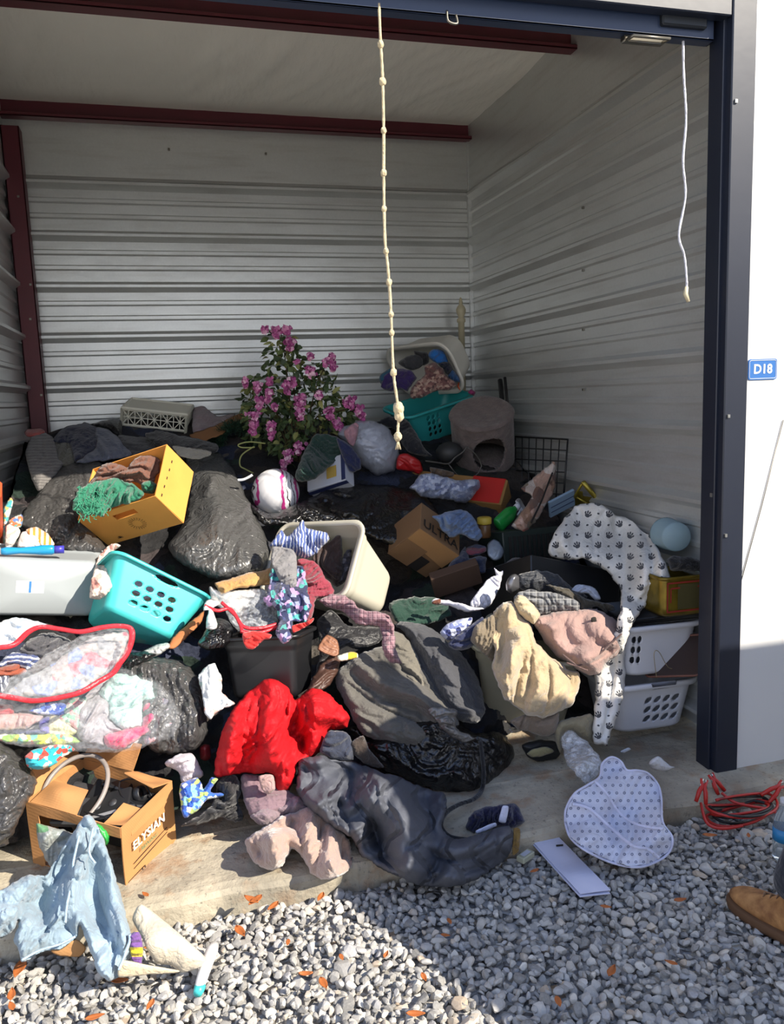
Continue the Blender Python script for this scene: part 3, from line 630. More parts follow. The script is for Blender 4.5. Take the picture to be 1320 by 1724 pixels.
# --- turquoise basket, front left
MTEAL = plastic('turquoise_plastic', '#3fb5b4', .38, Subsurface_Weight=.05)
top, bot, h = (.508, .445), (.36, .33), .258; cs = corners(top, bot, h)
f = fit(cs, '4', dict(T00=(600, 88), T10=(1072, 306), B00=(522, 370), B10=(876, 535), B01=(450, 462), B11=(742, 595)), 3.30)
b = thing('laundry_basket', base_of(f, cs), 'turquoise plastic laundry basket with oval holes tipped on its side beside the grey tote', 'laundry basket')
hl = [(1, -1, -.085+.06*c+.010*(r_-1), .165-.045*r_, .020, .013, .15) for c in range(4) for r_ in range(3)]+[(1, -1, .02, .238, .062, .014, 0)]
hl += [(1, 1, -.085+.06*c, .165-.045*r_, .021, .013, .15) for c in range(4) for r_ in range(3)]+[(1, 1, .02, .238, .062, .014, 0)]
tub(f, top, bot, h, .05, hl, mat_=MTEAL, parent=b, rim=.022, n=320, m=60)
# --- turquoise basket at the back
top, bot, h = (.60, .24), (.318, .20), .252; cs = corners(top, bot, h)
f = fit(cs, 'e', dict(T00=(285, 745), T10=(880, 560), B00=(440, 1015), B10=(710, 890)), 4.85, ini=(0, -.8, 0))
b = thing('laundry_basket', base_of(f, cs), 'turquoise plastic laundry basket at the back, leaning under the white hamper of clothes', 'laundry basket')
hl = [(1, -1, -.11+.045*c+.01*r_, .19-.042*r_, .013, .016, .15) for c in range(3) for r_ in range(4)]
tub(f, top, bot, h, .05, hl, mat_=plastic('teal_plastic', '#2f9a9a', .4), parent=b, rim=.022, n=300, m=56)
# --- white hamper at the back
MOFF = plastic('off_white_plastic', '#cfcdc4', .4)
top, bot, h = (.66, .36), (.50, .30), .24; cs = corners(top, bot, h)
f = fit(cs, 'e', dict(T00=(235, 510), T10=(830, 520), T11=(590, 95), T01=(135, 195)), 5.08)
b = thing('laundry_hamper', base_of(f, cs), 'off white plastic laundry hamper full of dark clothes against the back wall', 'laundry basket')
tub(f, top, bot, h, .10, [(0, 1, .0, .225, .05, .014, 0), (0, -1, .0, .225, .05, .014, 0)], mat_=MOFF, parent=b, rim=.028, n=240, m=40)
# --- white basket pair at the right
MWB = plastic('white_basket_plastic', '#c9cbd2', .35); MGH = plastic('grey_handle', '#6c6f78', .4)
top, bot, h = (.44, .34), (.355, .27), .25; cs = corners(top, bot, h)
f = fit(cs, 'j', dict(T00=(140, 1165), T10=(690, 1108), B00=(165, 1420), B10=(545, 1405)), 2.98, ini=(0, 0, .1))
def upright(cx, cy_, z, ang, k=1.):
    R = np.array([[math.cos(ang), -math.sin(ang), 0], [math.sin(ang), math.cos(ang), 0], [0, 0, 1]])
    def g(P): return np.asarray(P, float)*k@R.T+np.array([cx, cy_, z])
    g.k = k; g.R = R; return g
f = upright(1.940, 3.02, .004, -.06, .90)
b = thing('laundry_basket', (1.94, 3.02, 0), 'white laundry basket with leaf shaped holes standing on the slab, lowest of the stack', 'laundry basket')
hl = [(1, -1, -.03+.048*c, .16-.048*r_, .022, .0125, .75) for c in range(4) for r_ in range(3)]+[(1, -1, .03, .224, .055, .011, 0)]
tub(f, top, bot, h, .07, hl, mat_=MWB, parent=b, rim=.022, n=300, m=60, lip=.022)
v, fc = boxg((-.035, -.202, .236), (.095, -.186, .258), .006); link('handle', f(v), fc, MGH, b)
f2 = upright(1.955, 2.99, .262, -.05, .84)
b = thing('laundry_basket', (1.955, 2.99, .262), 'white laundry basket with split rim propped on top of the lower white basket', 'laundry basket')
hl = [(1, -1, -.15+.03*c, .20-.055*r_, .011, .020, 0) for c in range(2) for r_ in range(3)]+[(0, -1, -.09+.06*c, .19-.055*r_, .02, .016, 0) for c in range(4) for r_ in range(3)]
tub(f2, top, bot, .27, .07, hl, mat_=MWB, parent=b, rim=.022, n=300, m=60, lip=.022)
# tray leaning in the lower basket
MBR = plastic('brown_tray', '#33241f', .45); MRT = plastic('red_brown_edge', '#6b4438', .5)
f = pose([(-.2, 0, -.16), (-.16, 0, .16), (.22, 0, .17), (.22, 0, -.16)], CR('j', [(240, 1110), (350, 820), (665, 800), (660, 1090)]), 2.845)
b = thing('serving_tray', tuple(f([(0, 0, -.16)])[0]), 'dark brown tray with a reddish edge standing inside the lowest white basket', 'tray')
P = rr(.20, .15, .04, 60); v = np.array([[x, y, 0] for x, y in P]); v = np.c_[v[:, 0], np.zeros(60), v[:, 1]]
V = np.r_[v, v+[0, .012, 0]]; link('tray_base', f(V), [tuple(range(60)), tuple(range(60, 120))[::-1]]+[(i, (i+1) % 60, 60+(i+1) % 60, 60+i) for i in range(60)], MBR, b, smooth=False)
v2_, f2_ = tube(np.r_[v, v[:1]], .008, 8); link('tray_edge', f(v2_), f2_, MRT, b)
MWIRE = plastic('brass_wire', '#a79a78', .35, Metallic=.6)
for pts, lb in (([(335, 1105), (318, 945), (350, 930), (410, 1030), (470, 1045), (485, 1085)], 'thin wire clothes hanger in front of the brown tray'), ([(535, 1088), (560, 1062), (615, 1022), (605, 1000), (560, 1010)], 'bent end of a wire hanger at the right of the brown tray')):
    P = [U(x, y, 2.83) for x, y in CR('j', pts)]; v, fc = tube(crom(P, 6), .0016, 6); tag(link('wire_hanger', v, fc, MWIRE), lb, 'hanger')
# black lid with things on it, gold tin
MBL = plastic('black_plastic', '#17181b', .4)
f = upright(1.965, 2.97, .494, -.04, .76)
v, fc = merge(boxg((-.24, -.17, 0), (.22, .17, .035), .01), boxg((-.25, -.18, .028), (.23, .18, .045), .008)); tag(link('container_cover', f(v), fc, MBL), 'black plastic lid under the gold tin, on the upper white basket', 'lid')
MGD = NT('gold_tin'); c = MGD.ramp(MGD.noise(9, detail=3), [(.4, '#6b5a1c'), (.6, '#8a7426')]); MGD.L(c, MGD.b.inputs['Base Color']); MGD.set(Roughness=.35, Metallic=.55); MGD = MGD.m
top, bot, h = (.235, .18), (.235, .18), .165; f = upright(2.025, 2.87, .536, -.04)
b = thing('biscuit_tin', (2.025, 2.87, .536), 'gold tin with red bordered panels standing on the black lid', 'tin')
MRD = plastic('red_paint', '#8c2a22', .5); MOL = plastic('olive_paint', '#4b4526', .5)
tub(f, top, bot, h, .03, mat_=MGD, parent=b, rim=.003, n=120, m=10, lip=.012)
V, Fs = merge(*[quadp((x, -.0935, y), (1, 0, 0), (0, 0, 1), w, hh) for x, y, w, hh in ((0, .142, .20, .007), (0, .022, .20, .007), (-.097, .082, .007, .127), (.097, .082, .007, .127), (-.06, .12, .04, .007), (.06, .12, .04, .007), (-.082, .09, .006, .06), (.082, .09, .006, .06))]); link('border', f(V), Fs, MRD, b, smooth=False)
V, Fs = quadp((0, -.0935, .082), (1, 0, 0), (0, 0, 1), .10, .105, .0006); link('panel', f(V), Fs, MOL, b, smooth=False)
# --- grey tote front left, second tote below, bottle on top
MGT = plastic('grey_tote_plastic', '#969c9f', .42, bump=.08, scale=6)
top, bot, h = (.62, .36), (.52, .28), .30; cs = corners(top, bot, h)
def tote(k, px, Y, m, label, nm='storage_tote', top=(.62, .36), bot=(.52, .28), h=.30, r=.05, ini=None, **kw):
    cs = corners(top, bot, h); f = fit(cs, k, px, Y, ini=ini); b = thing(nm, base_of(f, cs), label, 'storage bin'); tub(f, top, bot, h, r, mat_=m, parent=b, n=160, m=24, step_=.8, **kw); return f, b
f, b = tote('4', dict(B00=(-60, 135), B10=(490, 118), B11=(470, 440), B01=(-60, 370), T00=(-120, 70), T10=(540, 85)), 3.46, MGT, 'grey plastic storage tote on its side with a paper label, left edge of the heap')
MLB = plastic('paper_label', '#e9e7dd', .7); MBLU = plastic('blue_ink', '#2f6fb5', .7)
lb = quadp((-.06, .0, -.001), (1, 0, 0), (0, -1, 0), .13, .06, .001); lo_ = link('label', f(lb[0]), lb[1], MLB, b, smooth=False)
lb = quadp((-.06, .0, -.001), (1, 0, 0), (0, -1, 0), .012, .058, .0016); link('stripe', f(lb[0]), lb[1], MBLU, lo_, smooth=False)
text('Lt. Gray', .014, INK, f, (-.09, 0, -.001), (1, 0, 0), (0, -1, 0), lo_)
f, b = tote('4', dict(B00=(60, 372), B10=(438, 470), T00=(40, 250), T10=(470, 330)), 3.52, plastic('beige_tote_plastic', '#a8a28e', .5), 'beige grey tote crushed beneath the grey tote', top=(.44, .34), bot=(.40, .28), h=.16, ini=(0, 0, 0))
# --- white tote centre
MWT = plastic('white_tote_plastic', '#b9b5a6', .42, bump=.05, scale=5)
f, b = tote('5', dict(T01=(165, 88), T11=(655, 66), T10=(500, 430), T00=(165, 400), B11=(800, 345), B10=(735, 505)), 3.46, MWT, 'white plastic storage tote tipped towards the doorway with clothes spilling out', top=(.583, .419), bot=(.43, .268), h=.50, r=.06, rim=.026)
WT = (f, b)
v, fc = boxg((.262, -.06, .40), (.278, .06, .425), .004); link('handle', f(v), fc, MGH, b)
# --- black tote under the pile
f, b = tote('h', dict(T00=(255, 545), T10=(780, 470), B00=(310, 960), B10=(770, 930), T11=(945, 395), B11=(880, 870)), 3.02, MBL, 'black plastic storage tote standing behind the red jacket', top=(.36, .30), bot=(.32, .26), h=.30, r=.03, ini=(0, 0, -.6))
# --- clear bin with the beige towel
f, b = tote('6', dict(T00=(25, 535), B00=(130, 900), B10=(430, 960), T10=(560, 620)), 3.05, plastic('cloudy_clear_plastic', '#c2bda6', .3, Transmission_Weight=.35), 'cloudy clear storage bin beneath the beige towel', top=(.42, .36), bot=(.34, .30), h=.36, r=.05, ini=(0, 0, .2))
text('STERILITE', .035, WINK, f, (-.19, .02, .2), (0, 1, 0), (0, 0, 1), b)
# --- orange carton
MOC = card('orange_carton', '#dd9a48'); MOCI = MOC
cs = dict(P0=(-.2, 0, 0), P1=(.2, 0, 0), P2=(.2, .29, 0), P3=(-.2, .29, 0), Q0=(-.2, 0, -.2), Q1=(.2, 0, -.2), Q2=(.2, .29, -.2), Q3=(-.2, .29, -.2))
f = fit(cs, '1', dict(P0=(430, 695), P1=(800, 578), P2=(838, 292), P3=(480, 425), Q0=(545, 880), Q1=(893, 752), Q2=(950, 460)), 3.75)
b = thing('cardboard_box', base_of(f, cs), 'open orange cardboard box lying tipped on black bags with clothes inside', 'box')
for q, hh, nm in ((('P0', 'P1', 'Q1', 'Q0'), (.38, .64, .15, .33), 'side_panel'), (('P1', 'P2', 'Q2', 'Q1'), None, 'side_panel'), (('P2', 'P3', 'Q3', 'Q2'), None, 'side_panel'), (('P3', 'P0', 'Q0', 'Q3'), None, 'side_panel'), (('Q0', 'Q1', 'Q2', 'Q3'), None, 'base_panel')):
    panel([cs[i] for i in q], MOC, nm, b, f, hole=hh, n=18, seed=len(q[0]))
V, Fs = merge(*[quadp((.202, .03+.05*i, -.035-.004*i), (0, 1, 0), (0, 0, 1), .014, .006) for i in range(5)]); link('vent_hole', f(V), Fs, INK, b, smooth=False)
V, Fs = merge(*[tube([(-.06+.022*math.cos(a)+.08, -.004, -.12+.022*math.sin(a)), (-.06+.04*math.cos(a)+.08, -.004, -.12+.04*math.sin(a))], .0008, 4) for a in np.linspace(0, 6.28, 20)]+[tube([(-.11+.014*math.cos(a), -.004, -.175+.014*math.sin(a)), (-.11, -.004, -.175)], .0009, 4) for a in np.linspace(0, 3.14, 7)]); link('printed_drawing', f(V), Fs, INK, b)
# --- ELYSIAN box
MEB = card('kraft_carton', '#b98552')
cs = dict(A=(-.21, -.15, .30), B=(.21, -.15, .30), C=(.21, .15, .30), D=(-.21, .15, .30), a=(-.21, -.15, 0), b=(.21, -.15, 0), c=(.21, .15, 0), d=(-.21, .15, 0))
f = fit(cs, 'a', dict(A=(115, 425), B=(602, 520), C=(912, 290), D=(430, 195), b=(620, 858), c=(905, 610), a=(150, 712)), 2.72)
EB = f; b = thing('cardboard_box', base_of(f, cs), 'open brown cardboard box printed ELYSIAN full of electronics on the slab edge', 'box')
for q, nm in ((('B', 'C', 'c', 'b'), 'printed_panel'), (('C', 'D', 'd', 'c'), 'side_panel'), (('D', 'A', 'a', 'd'), 'side_panel'), (('A', 'B', 'b', 'a'), 'front_panel'), (('a', 'b', 'c', 'd'), 'base_panel')):
    hh = (.12, .98, .12, .86) if nm == 'front_panel' else None; panel([cs[i] for i in q], MEB, nm, b, f, n=22, curl=.007, hole=hh, seed=ord(q[0][0]))
text('ELYSIAN', .050, WINK, f, (.218, -.01, .190), (0, 1, 0), (0, 0, 1), b, bold=.001)
text('BREWING', .022, plastic('green_ink', '#5c8a63', .8), f, (.217, -.01, .148), (0, 1, 0), (0, 0, 1), b)
V, Fs = merge(*[tube([(.212, -.1, .115-.02*i), (.212, .1, .13-.02*i)], .0012, 4) for i in range(2)]+[tube([(.212, -.135, z), (.212, -.04, z)], .0015, 4) for z in (.02, .065)]+[tube([(.212, y, .02), (.212, y, .065)], .0015, 4) for y in (-.135, -.055, -.04)]+[tube([(.212, -.13+.008*i, .028), (.212, -.13+.008*i, .057)], .0016, 4) for i in range(9)]); link('printed_marks', f(V), Fs, INK, b)
panel([(.21, -.1, .285), (.21, .14, .285), (.212, .14, .235), (.212, -.1, .235)], MEB, 'flap', b, f, n=10)
panel([(-.21, .15, .30), (.03, .15, .30), (.05, .19, .40), (-.19, .20, .38)], MEB, 'flap', b, f, n=14, curl=.014, seed=3)
panel([(.05, .15, .30), (.21, .15, .30), (.20, .05, .33), (.06, .07, .35)], MEB, 'flap', b, f, n=14, curl=.016, seed=9)
panel([(-.21, .15, .30), (-.21, -.15, .30), (-.26, -.13, .36), (-.25, .13, .38)], MEB, 'flap', b, f, n=14, curl=.012, seed=5)
panel([(-.19, -.15, .30), (.02, -.15, .30), (.0, -.06, .34), (-.17, -.05, .33)], MEB, 'flap', b, f, n=14, curl=.012, seed=6)
panel([(.14, -.15, .30), (.21, -.13, .30), (.19, .0, .27), (.12, -.02, .29)], MEB, 'flap', b, f, n=12, curl=.01, seed=7)
# contents of the box
def local(f, g):
    def h_(P): return f(g(P))
    h_.k = f.k; return h_
MDK = plastic('dark_electronics', '#1d1e21', .4); MGY = plastic('grey_hose', '#8d8580', .45); MDG2 = plastic('dark_grey_plastic', '#3a3b3e', .5)
t_ = np.linspace(-.4, 3.9, 50); P = np.c_[-.10+.11*np.cos(t_), -.02+.13*np.sin(t_), .27+.09*np.sin(t_*.8)]; v, fc = tube(P, .009, 10); tag(link('hose', f(v), fc, MGY), 'grey plastic hose looped up inside the ELYSIAN box', 'hose')
def rbox(f, c, s, ang, tilt, m, name, label, cat, bev=.006, group=None, extra=None):
    R = rotv(np.array([tilt[0], tilt[1], 0]))@rotv(np.array([0, 0, ang])); g = lambda P: np.asarray(P, float)@R.T+np.array(c); ff = local(f, g)
    v, fc = boxg((-s[0]/2, -s[1]/2, -s[2]/2), (s[0]/2, s[1]/2, s[2]/2), bev)
    if extra is None: return tag(link(name, ff(v), fc, m, smooth=False), label, cat, group)
    t_ = thing(name, tuple(ff([(0, 0, -s[2]/2)])[0]), label, cat, group); link('case', ff(v), fc, m, t_, smooth=False); extra(ff, t_); return t_
def ex_cass(ff, t_):
    [link('reel', ff(tube([(x, 0, .0185), (x, 0, .020)], .016, 20)[0]), tube([(x, 0, .0185), (x, 0, .020)], .016, 20)[1], MDG2, t_) for x in (-.03, .03)]
    q = quadp((0, -.045, .019), (1, 0, 0), (0, 1, 0), .10, .014); link('label', ff(q[0]), q[1], plastic('grey_label', '#8a8a8c', .5), t_, smooth=False)
rbox(f, (.04, -.02, .25), (.19, .12, .036), .5, (.35, -.1), MDK, 'tape_player', 'black tape player with round reels lying in the middle of the ELYSIAN box', 'tape player', extra=ex_cass)
rbox(f, (-.07, -.06, .23), (.16, .11, .03), .3, (.4, .1), MDG2, 'radio', 'dark grey plastic radio leaning beside the hose in the ELYSIAN box', 'radio', extra=lambda ff, t_: link('speaker_grille', ff(merge(*[boxg((-.07, -.04+.012*i, .015), (.0, -.034+.012*i, .017)) for i in range(7)])[0]), merge(*[boxg((0, 0, 0), (1, 1, 1))]*7)[1], MDK, t_, smooth=False))
g = local(f, lambda P: np.asarray(P)@rotv(np.array([0, 1.2, .4])).T+np.array([.09, .06, .26]))
v, fc = lathe([(0, -.05), (.022, -.05), (.024, -.03), (.024, .02), (.03, .024), (.03, .05), (.025, .052), (.022, .04), (0, .04)], 28); cm = thing('camera', tuple(g([(0, 0, 0)])[0]), 'black camera lens at the back right of the ELYSIAN box', 'camera lens'); link('lens_barrel', g(v), fc, MDK, cm)
v, fc = lathe([(0, .042), (.021, .041)], 28); link('glass', g(v), fc, MGL, cm)
for i, (c, s, a) in enumerate((((.14, .03, .25), (.09, .06, .03), .9), ((.13, -.06, .23), (.12, .06, .035), -.3), ((0, .09, .26), (.11, .05, .035), .15), ((-.13, .06, .2), (.14, .1, .05), .2), ((.05, .03, .19), (.28, .2, .08), .1))):
    rbox(f, c, s, a, (.2*(i-2), .15), (MDK, MDG2)[i % 2], 'power_adapter', ['small black plastic adapter at the right inside the ELYSIAN box', 'dark grey block near the front right corner inside the ELYSIAN box', 'black slim block at the back of the ELYSIAN box', 'dark grey block below the hose inside the ELYSIAN box', 'large black block deep down inside the ELYSIAN box'][i], 'electronics')
g = local(f, lambda P: np.asarray(P)@rotv(np.array([1.1, .6, 0])).T+np.array([-.02, .05, .275])); v, fc = lathe([(0, -.03), (.008, -.03), (.009, .0), (.006, .012), (.006, .03), (0, .03)], 16); tag(link('glue_tube', g(v), fc, plastic('yellow_plastic', '#d8b92e', .4)), 'small yellow tube standing among the black electronics', 'tube')
P = crom([(.16, .09, .26), (.1, .11, .30), (.03, .08, .30), (.08, .02, .29), (.16, .0, .27), (.1, -.08, .27), (0, -.09, .27)], 8); v, fc = tube(P, .003, 6); tag(link('cable', f(v), fc, MDK), 'thin black cable over the electronics in the ELYSIAN box', 'cable')
q = (np.array([(-.19, -.165, .27), (.18, -.165, .27), (.17, -.168, .03), (-.17, -.168, .03)]))
# --- milk crate: lattice sides
MCR = plastic('cream_crate_plastic', '#e2e0d0', .5)
cs = dict(a=(-.19, -.14, 0), b=(.19, -.14, 0), c=(.19, -.14, .135), d=(-.19, -.14, .135), e=(.19, .14, .135), g=(-.19, .14, .135), h=(.19, .14, 0))
f = fit(cs, '1', dict(a=(620, 272), b=(932, 285), c=(938, 180), d=(622, 122), e=(978, 130), g=(660, 93)), 5.12, ini=(0, 0, 0))
b = thing('milk_crate', tuple(f([(0, 0, 0)])[0]), 'cream plastic milk crate with lattice sides lying near the back wall', 'crate')
fr = []
def bar(p, q, w=.006): fr.append(tube([p, q], w, 4))
def frame(A, B, C, D, nm):
    A, B, C, D = map(np.array, (A, B, C, D)); P = []
    for p, q in ((A, B), (B, C), (C, D), (D, A)): P.append(tube([p, q], .011, 4))
    P.append(tube([A+(D-A)*.26, B+(C-B)*.26], .008, 4)); n = max(2, int(round(np.linalg.norm(B-A)/.075)))
    for i in range(n):
        l, r_ = i/n, (i+1)/n; p0 = A+(B-A)*l; p1 = A+(B-A)*r_; u = D-A; lo_, md, hi_ = .28, .63, .98
        for s, e in ((p0+u*lo_, p1+u*hi_), (p0+u*hi_, p1+u*lo_), ((p0+p1)/2+u*lo_, (p0+p1)/2+u*hi_), (p0+u*lo_, p0+u*hi_), (p0+u*md, p1+u*md)): P.append(tube([s, e], .003, 4))
    v, fc = merge(*P); link(nm, f(v), fc, MCR, b, smooth=False)
frame((-.19, -.14, 0), (.19, -.14, 0), (.19, -.14, .135), (-.19, -.14, .135), 'lattice_side'); frame((.19, -.14, 0), (.19, .14, 0), (.19, .14, .135), (.19, -.14, .135), 'lattice_side')
frame((-.19, .14, 0), (-.19, -.14, 0), (-.19, -.14, .135), (-.19, .14, .135), 'lattice_side'); frame((.19, .14, 0), (-.19, .14, 0), (-.19, .14, .135), (.19, .14, .135), 'lattice_side')
v, fc = merge(boxg((-.195, -.145, .125), (.195, .145, .137), .003)); link('top_panel', f(v), fc, MCR, b, smooth=False)
# --- other cartons
def carton(k, dims, px, Y, m, label, ini=None, name='cardboard_box', faces=None):
    a, d, h = dims; cs = dict(A=(-a/2, -d/2, h), B=(a/2, -d/2, h), C=(a/2, d/2, h), D=(-a/2, d/2, h), a=(-a/2, -d/2, 0), b=(a/2, -d/2, 0), c=(a/2, d/2, 0), d=(-a/2, d/2, 0))
    f = fit(cs, k, px, Y, ini=ini); b = thing(name, base_of(f, cs), label, 'box'); v, fc = boxg((-a/2, -d/2, 0), (a/2, d/2, h), .003); v = v+pn(v*9)[:, None]*.004; link('carton', f(v), fc, m, b, smooth=False); return f, b
MKB = card('dull_brown_carton', '#7a5c3f'); MKD = card('dark_brown_carton', '#4a3629')
a, d, h = .26, .24, .1; cs = dict(A=(-a/2, -d/2, h), B=(a/2, -d/2, h), C=(a/2, d/2, h), D=(-a/2, d/2, h), c=(a/2, d/2, 0), d=(-a/2, d/2, 0), a=(-a/2, -d/2, 0), b=(a/2, -d/2, 0)); px = dict(A=(60, 440), B=(440, 700), C=(750, 430), D=(380, 150), c=(850, 250), d=(480, 80))
f = fit(cs, 'g', px, 3.66); b = thing('cardboard_box', base_of(f, cs), 'battered brown cardboard box with ULTRA lettering, denim lying on it', 'box'); v, fc = boxg((-a/2, -d/2, -.08), (a/2, d/2, h), .003); v = v+pn(v*9)[:, None]*.004; link('carton', f(v), fc, MKB, b, smooth=False)
text('ULTRA', .075, INK, f, (0.0, .123, .055), (1, 0, 0), (0, 0, -1), b, bold=.001)
V, Fs = quadp((.03, -.065, .1035), (1, 0, 0), (0, 1, 0), .06, .10); link('torn_opening', f(V), Fs, INK, b, smooth=False)
panel([(-.13, -.12, .103), (.0, -.12, .103), (.0, .03, .108), (-.13, .03, .108)], MKB, 'flap', b, f, n=8); panel([(-.13, .03, .106), (.13, -.005, .106), (.13, .12, .104), (-.13, .12, .104)], card('light_brown_flap', '#9b7449'), 'flap', b, f, n=8)
f, b = carton('g', (.24, .05, .13), dict(A=(520, 680), B=(985, 545), a=(560, 900), b=(1045, 720)), 3.50, MKD, 'dark brown flat cardboard carton behind the open book', ini=(0, .2, 0))
# white and navy printed carton near the ball
MNV = plastic('navy_print', '#232c55', .5); MPW = plastic('white_print', '#b9bdc8', .5)
f, b = carton('d', (.2, .14, .08), dict(A=(125, 490), B=(355, 455), C=(315, 275), D=(150, 380), a=(160, 560), b=(440, 490)), 4.25, MPW, 'white and navy printed carton leaning under the dark green shirt')
V, Fs = merge(quadp((0, -.0715, .06), (1, 0, 0), (0, 0, 1), .2, .025), quadp((.09, 0, .081), (1, 0, 0), (0, 1, 0), .02, .14)); link('navy_band', f(V), Fs, MNV, b, smooth=False)
V, Fs = merge(quadp((.03, -.01, .081), (1, 0, 0), (0, 1, 0), .05, .06, .001)); link('yellow_panel', f(V), Fs, plastic('yellow_print', '#b99a4a', .5), b, smooth=False)
# long yellow and red carton at the back
f, b = carton('d', (.36, .1, .09), dict(A=(668, 372), B=(1285, 440), a=(585, 510), b=(1275, 590)), 4.3, card('tan_carton', '#9a7440'), 'long tan and red printed carton in front of the cat house', ini=(.2, 0, .1))
V, Fs = merge(quadp((.125, -.0515, .045), (1, 0, 0), (0, 0, 1), .10, .088), quadp((.125, 0, .091), (1, 0, 0), (0, 1, 0), .10, .1)); link('red_print', f(V), Fs, plastic('red_print', '#b3201c', .5), b, smooth=False)
text('BISCUIT', .02, WINK, f, (.11, -.0525, .055), (1, 0, 0), (0, 0, 1), b) if 0 else None
LC = f
# --- cat house: felt drum with a round doorway
MFE = cloth('taupe_felt', '#6b5f5c', .3, rough=1, bump=.8, scale=22)
f = pose([(-.2, 0, .36), (.2, 0, .36), (0, -.19, .36), (0, .19, .36), (-.2, 0, .0), (.2, 0, 0)], CR('e', [(672, 740), (1248, 720), (935, 865), (970, 578), (730, 1130), (1225, 1130)]), 4.52, ini=(.3, 0, 0))
b = thing('cat_house', tuple(f([(0, 0, 0)])[0]), 'taupe felt covered round cat house with an oval doorway', 'cat house')
n, m = 160, 50; a_ = np.arange(n)*2*math.pi/n; V = np.array([[.2*math.cos(a), .195*math.sin(a), .36*j/(m-1)] for j in range(m) for a in a_])
dc = math.radians(-72); U_ = np.array([.2*(np.arctan2(V[:, 1], V[:, 0])-dc), V[:, 2]-.15]); 
def rho2(P): an = np.arctan2(P[:, 1], P[:, 0])-dc; return np.sqrt((.2*an/.118)**2+((P[:, 2]-.165)/.13)**2)
Fs = [(i*n+k, i*n+(k+1) % n, (i+1)*n+(k+1) % n, (i+1)*n+k) for i in range(m-1) for k in range(n)]; cc = V[np.array(Fs)].mean(1); Fs = [q for q, r_ in zip(Fs, rho2(cc)) if r_ > 1]
ob = link('felt_wall', f(V+pn(V*25)[:, None]*.002), Fs, MFE, b); so_ = ob.modifiers.new('t', 'SOLIDIFY'); so_.thickness = .018*f.k; so_.offset = -.5
v, fc = lathe([(0, .345), (.18, .345), (.2, .35), (.212, .362), (.2, .375), (.17, .372), (.10, .360), (0, .357)], 60); link('felt_top', f(v+pn(v*20)[:, None]*.003), fc, MFE, b)
v, fc = lathe([(0, 0), (.2, 0), (.2, .01), (0, .01)], 40); link('floor_panel', f(v), fc, MFE, b)
# black round pot, trays and rods near it
v, fc = lathe([(0, 0), (.05, 0), (.075, .03), (.08, .07), (.06, .10), (.03, .115), (.012, .12), (0, .12)], 30); o = U(757, 778, 4.45); tag(link('round_pot', v+o, fc, plastic('charcoal_ceramic', '#26282a', .55)), 'small round charcoal pot in front of the cat house', 'pot')
MST2 = plastic('grey_steel_rod', '#55534f', .4, Metallic=.5)
P = [U(*p, 4.36) for p in CR('e', [(455, 1140), (560, 1155), (660, 1165), (720, 1110), (790, 1060), (822, 1015)])]; v1 = tube(crom(P, 5), .005, 8)
P = [U(*p, 4.36) for p in CR('e', [(660, 1165), (760, 1285), (880, 1290), (955, 1185), (900, 1080), (822, 1015)])]; v2 = tube(crom(P, 2), .004, 8); v, fc = merge(v1, v2); tag(link('metal_frame', v, fc, MST2), 'bent grey metal rod frame in front of the cat house doorway', 'metal frame')
# black pole by the right wall, cream bedpost in the corner
v, fc = merge(tube([UX(848, 700, 2.05), UX(842, 640, 2.10)], .016, 10), tube([UX(856, 700, 2.03), UX(850, 636, 2.08)], .010, 10)); tag(link('black_pole', v, fc, MBL), 'pair of short black poles leaning on the right wall behind the cat house', 'pole')
o = U(783, 745, 5.30); v, fc = lathe([(0, -.9), (.022, -.9), (.022, .86), (.030, .865), (.030, .885), (.018, .895), (.032, .93), (.034, .95), (.022, .975), (.012, .985), (.014, 1.0), (.006, 1.03), (0, 1.035)], 24); v[:, 2] *= .98
tag(link('bed_post', v+np.array([o[0], 5.32, o[2]-.02]), fc, plastic('cream_wood_paint', '#b5ac90', .5)), 'cream turned bed post standing in the back right corner', 'bed post')
# black wire rack on the right wall
MWK = plastic('black_wire', '#121316', .5); pr = []
A_, B_, C_, D_ = UX(868, 735, 2.07), UX(956, 740, 2.09), UX(948, 850, 2.05), UX(868, 850, 2.0)
for i in range(8): s = i/7; pr.append(tube([A_+(B_-A_)*s, D_+(C_-D_)*s], .0035, 6))
for i in range(7): s = i/6; pr.append(tube([A_+(D_-A_)*s, B_+(C_-B_)*s], .0035, 6))
pr.append(tube([A_, B_, C_], .006, 6)); v, fc = merge(*pr); tag(link('wire_rack', v, fc, MWK), 'black wire grid rack leaning against the right wall', 'rack')
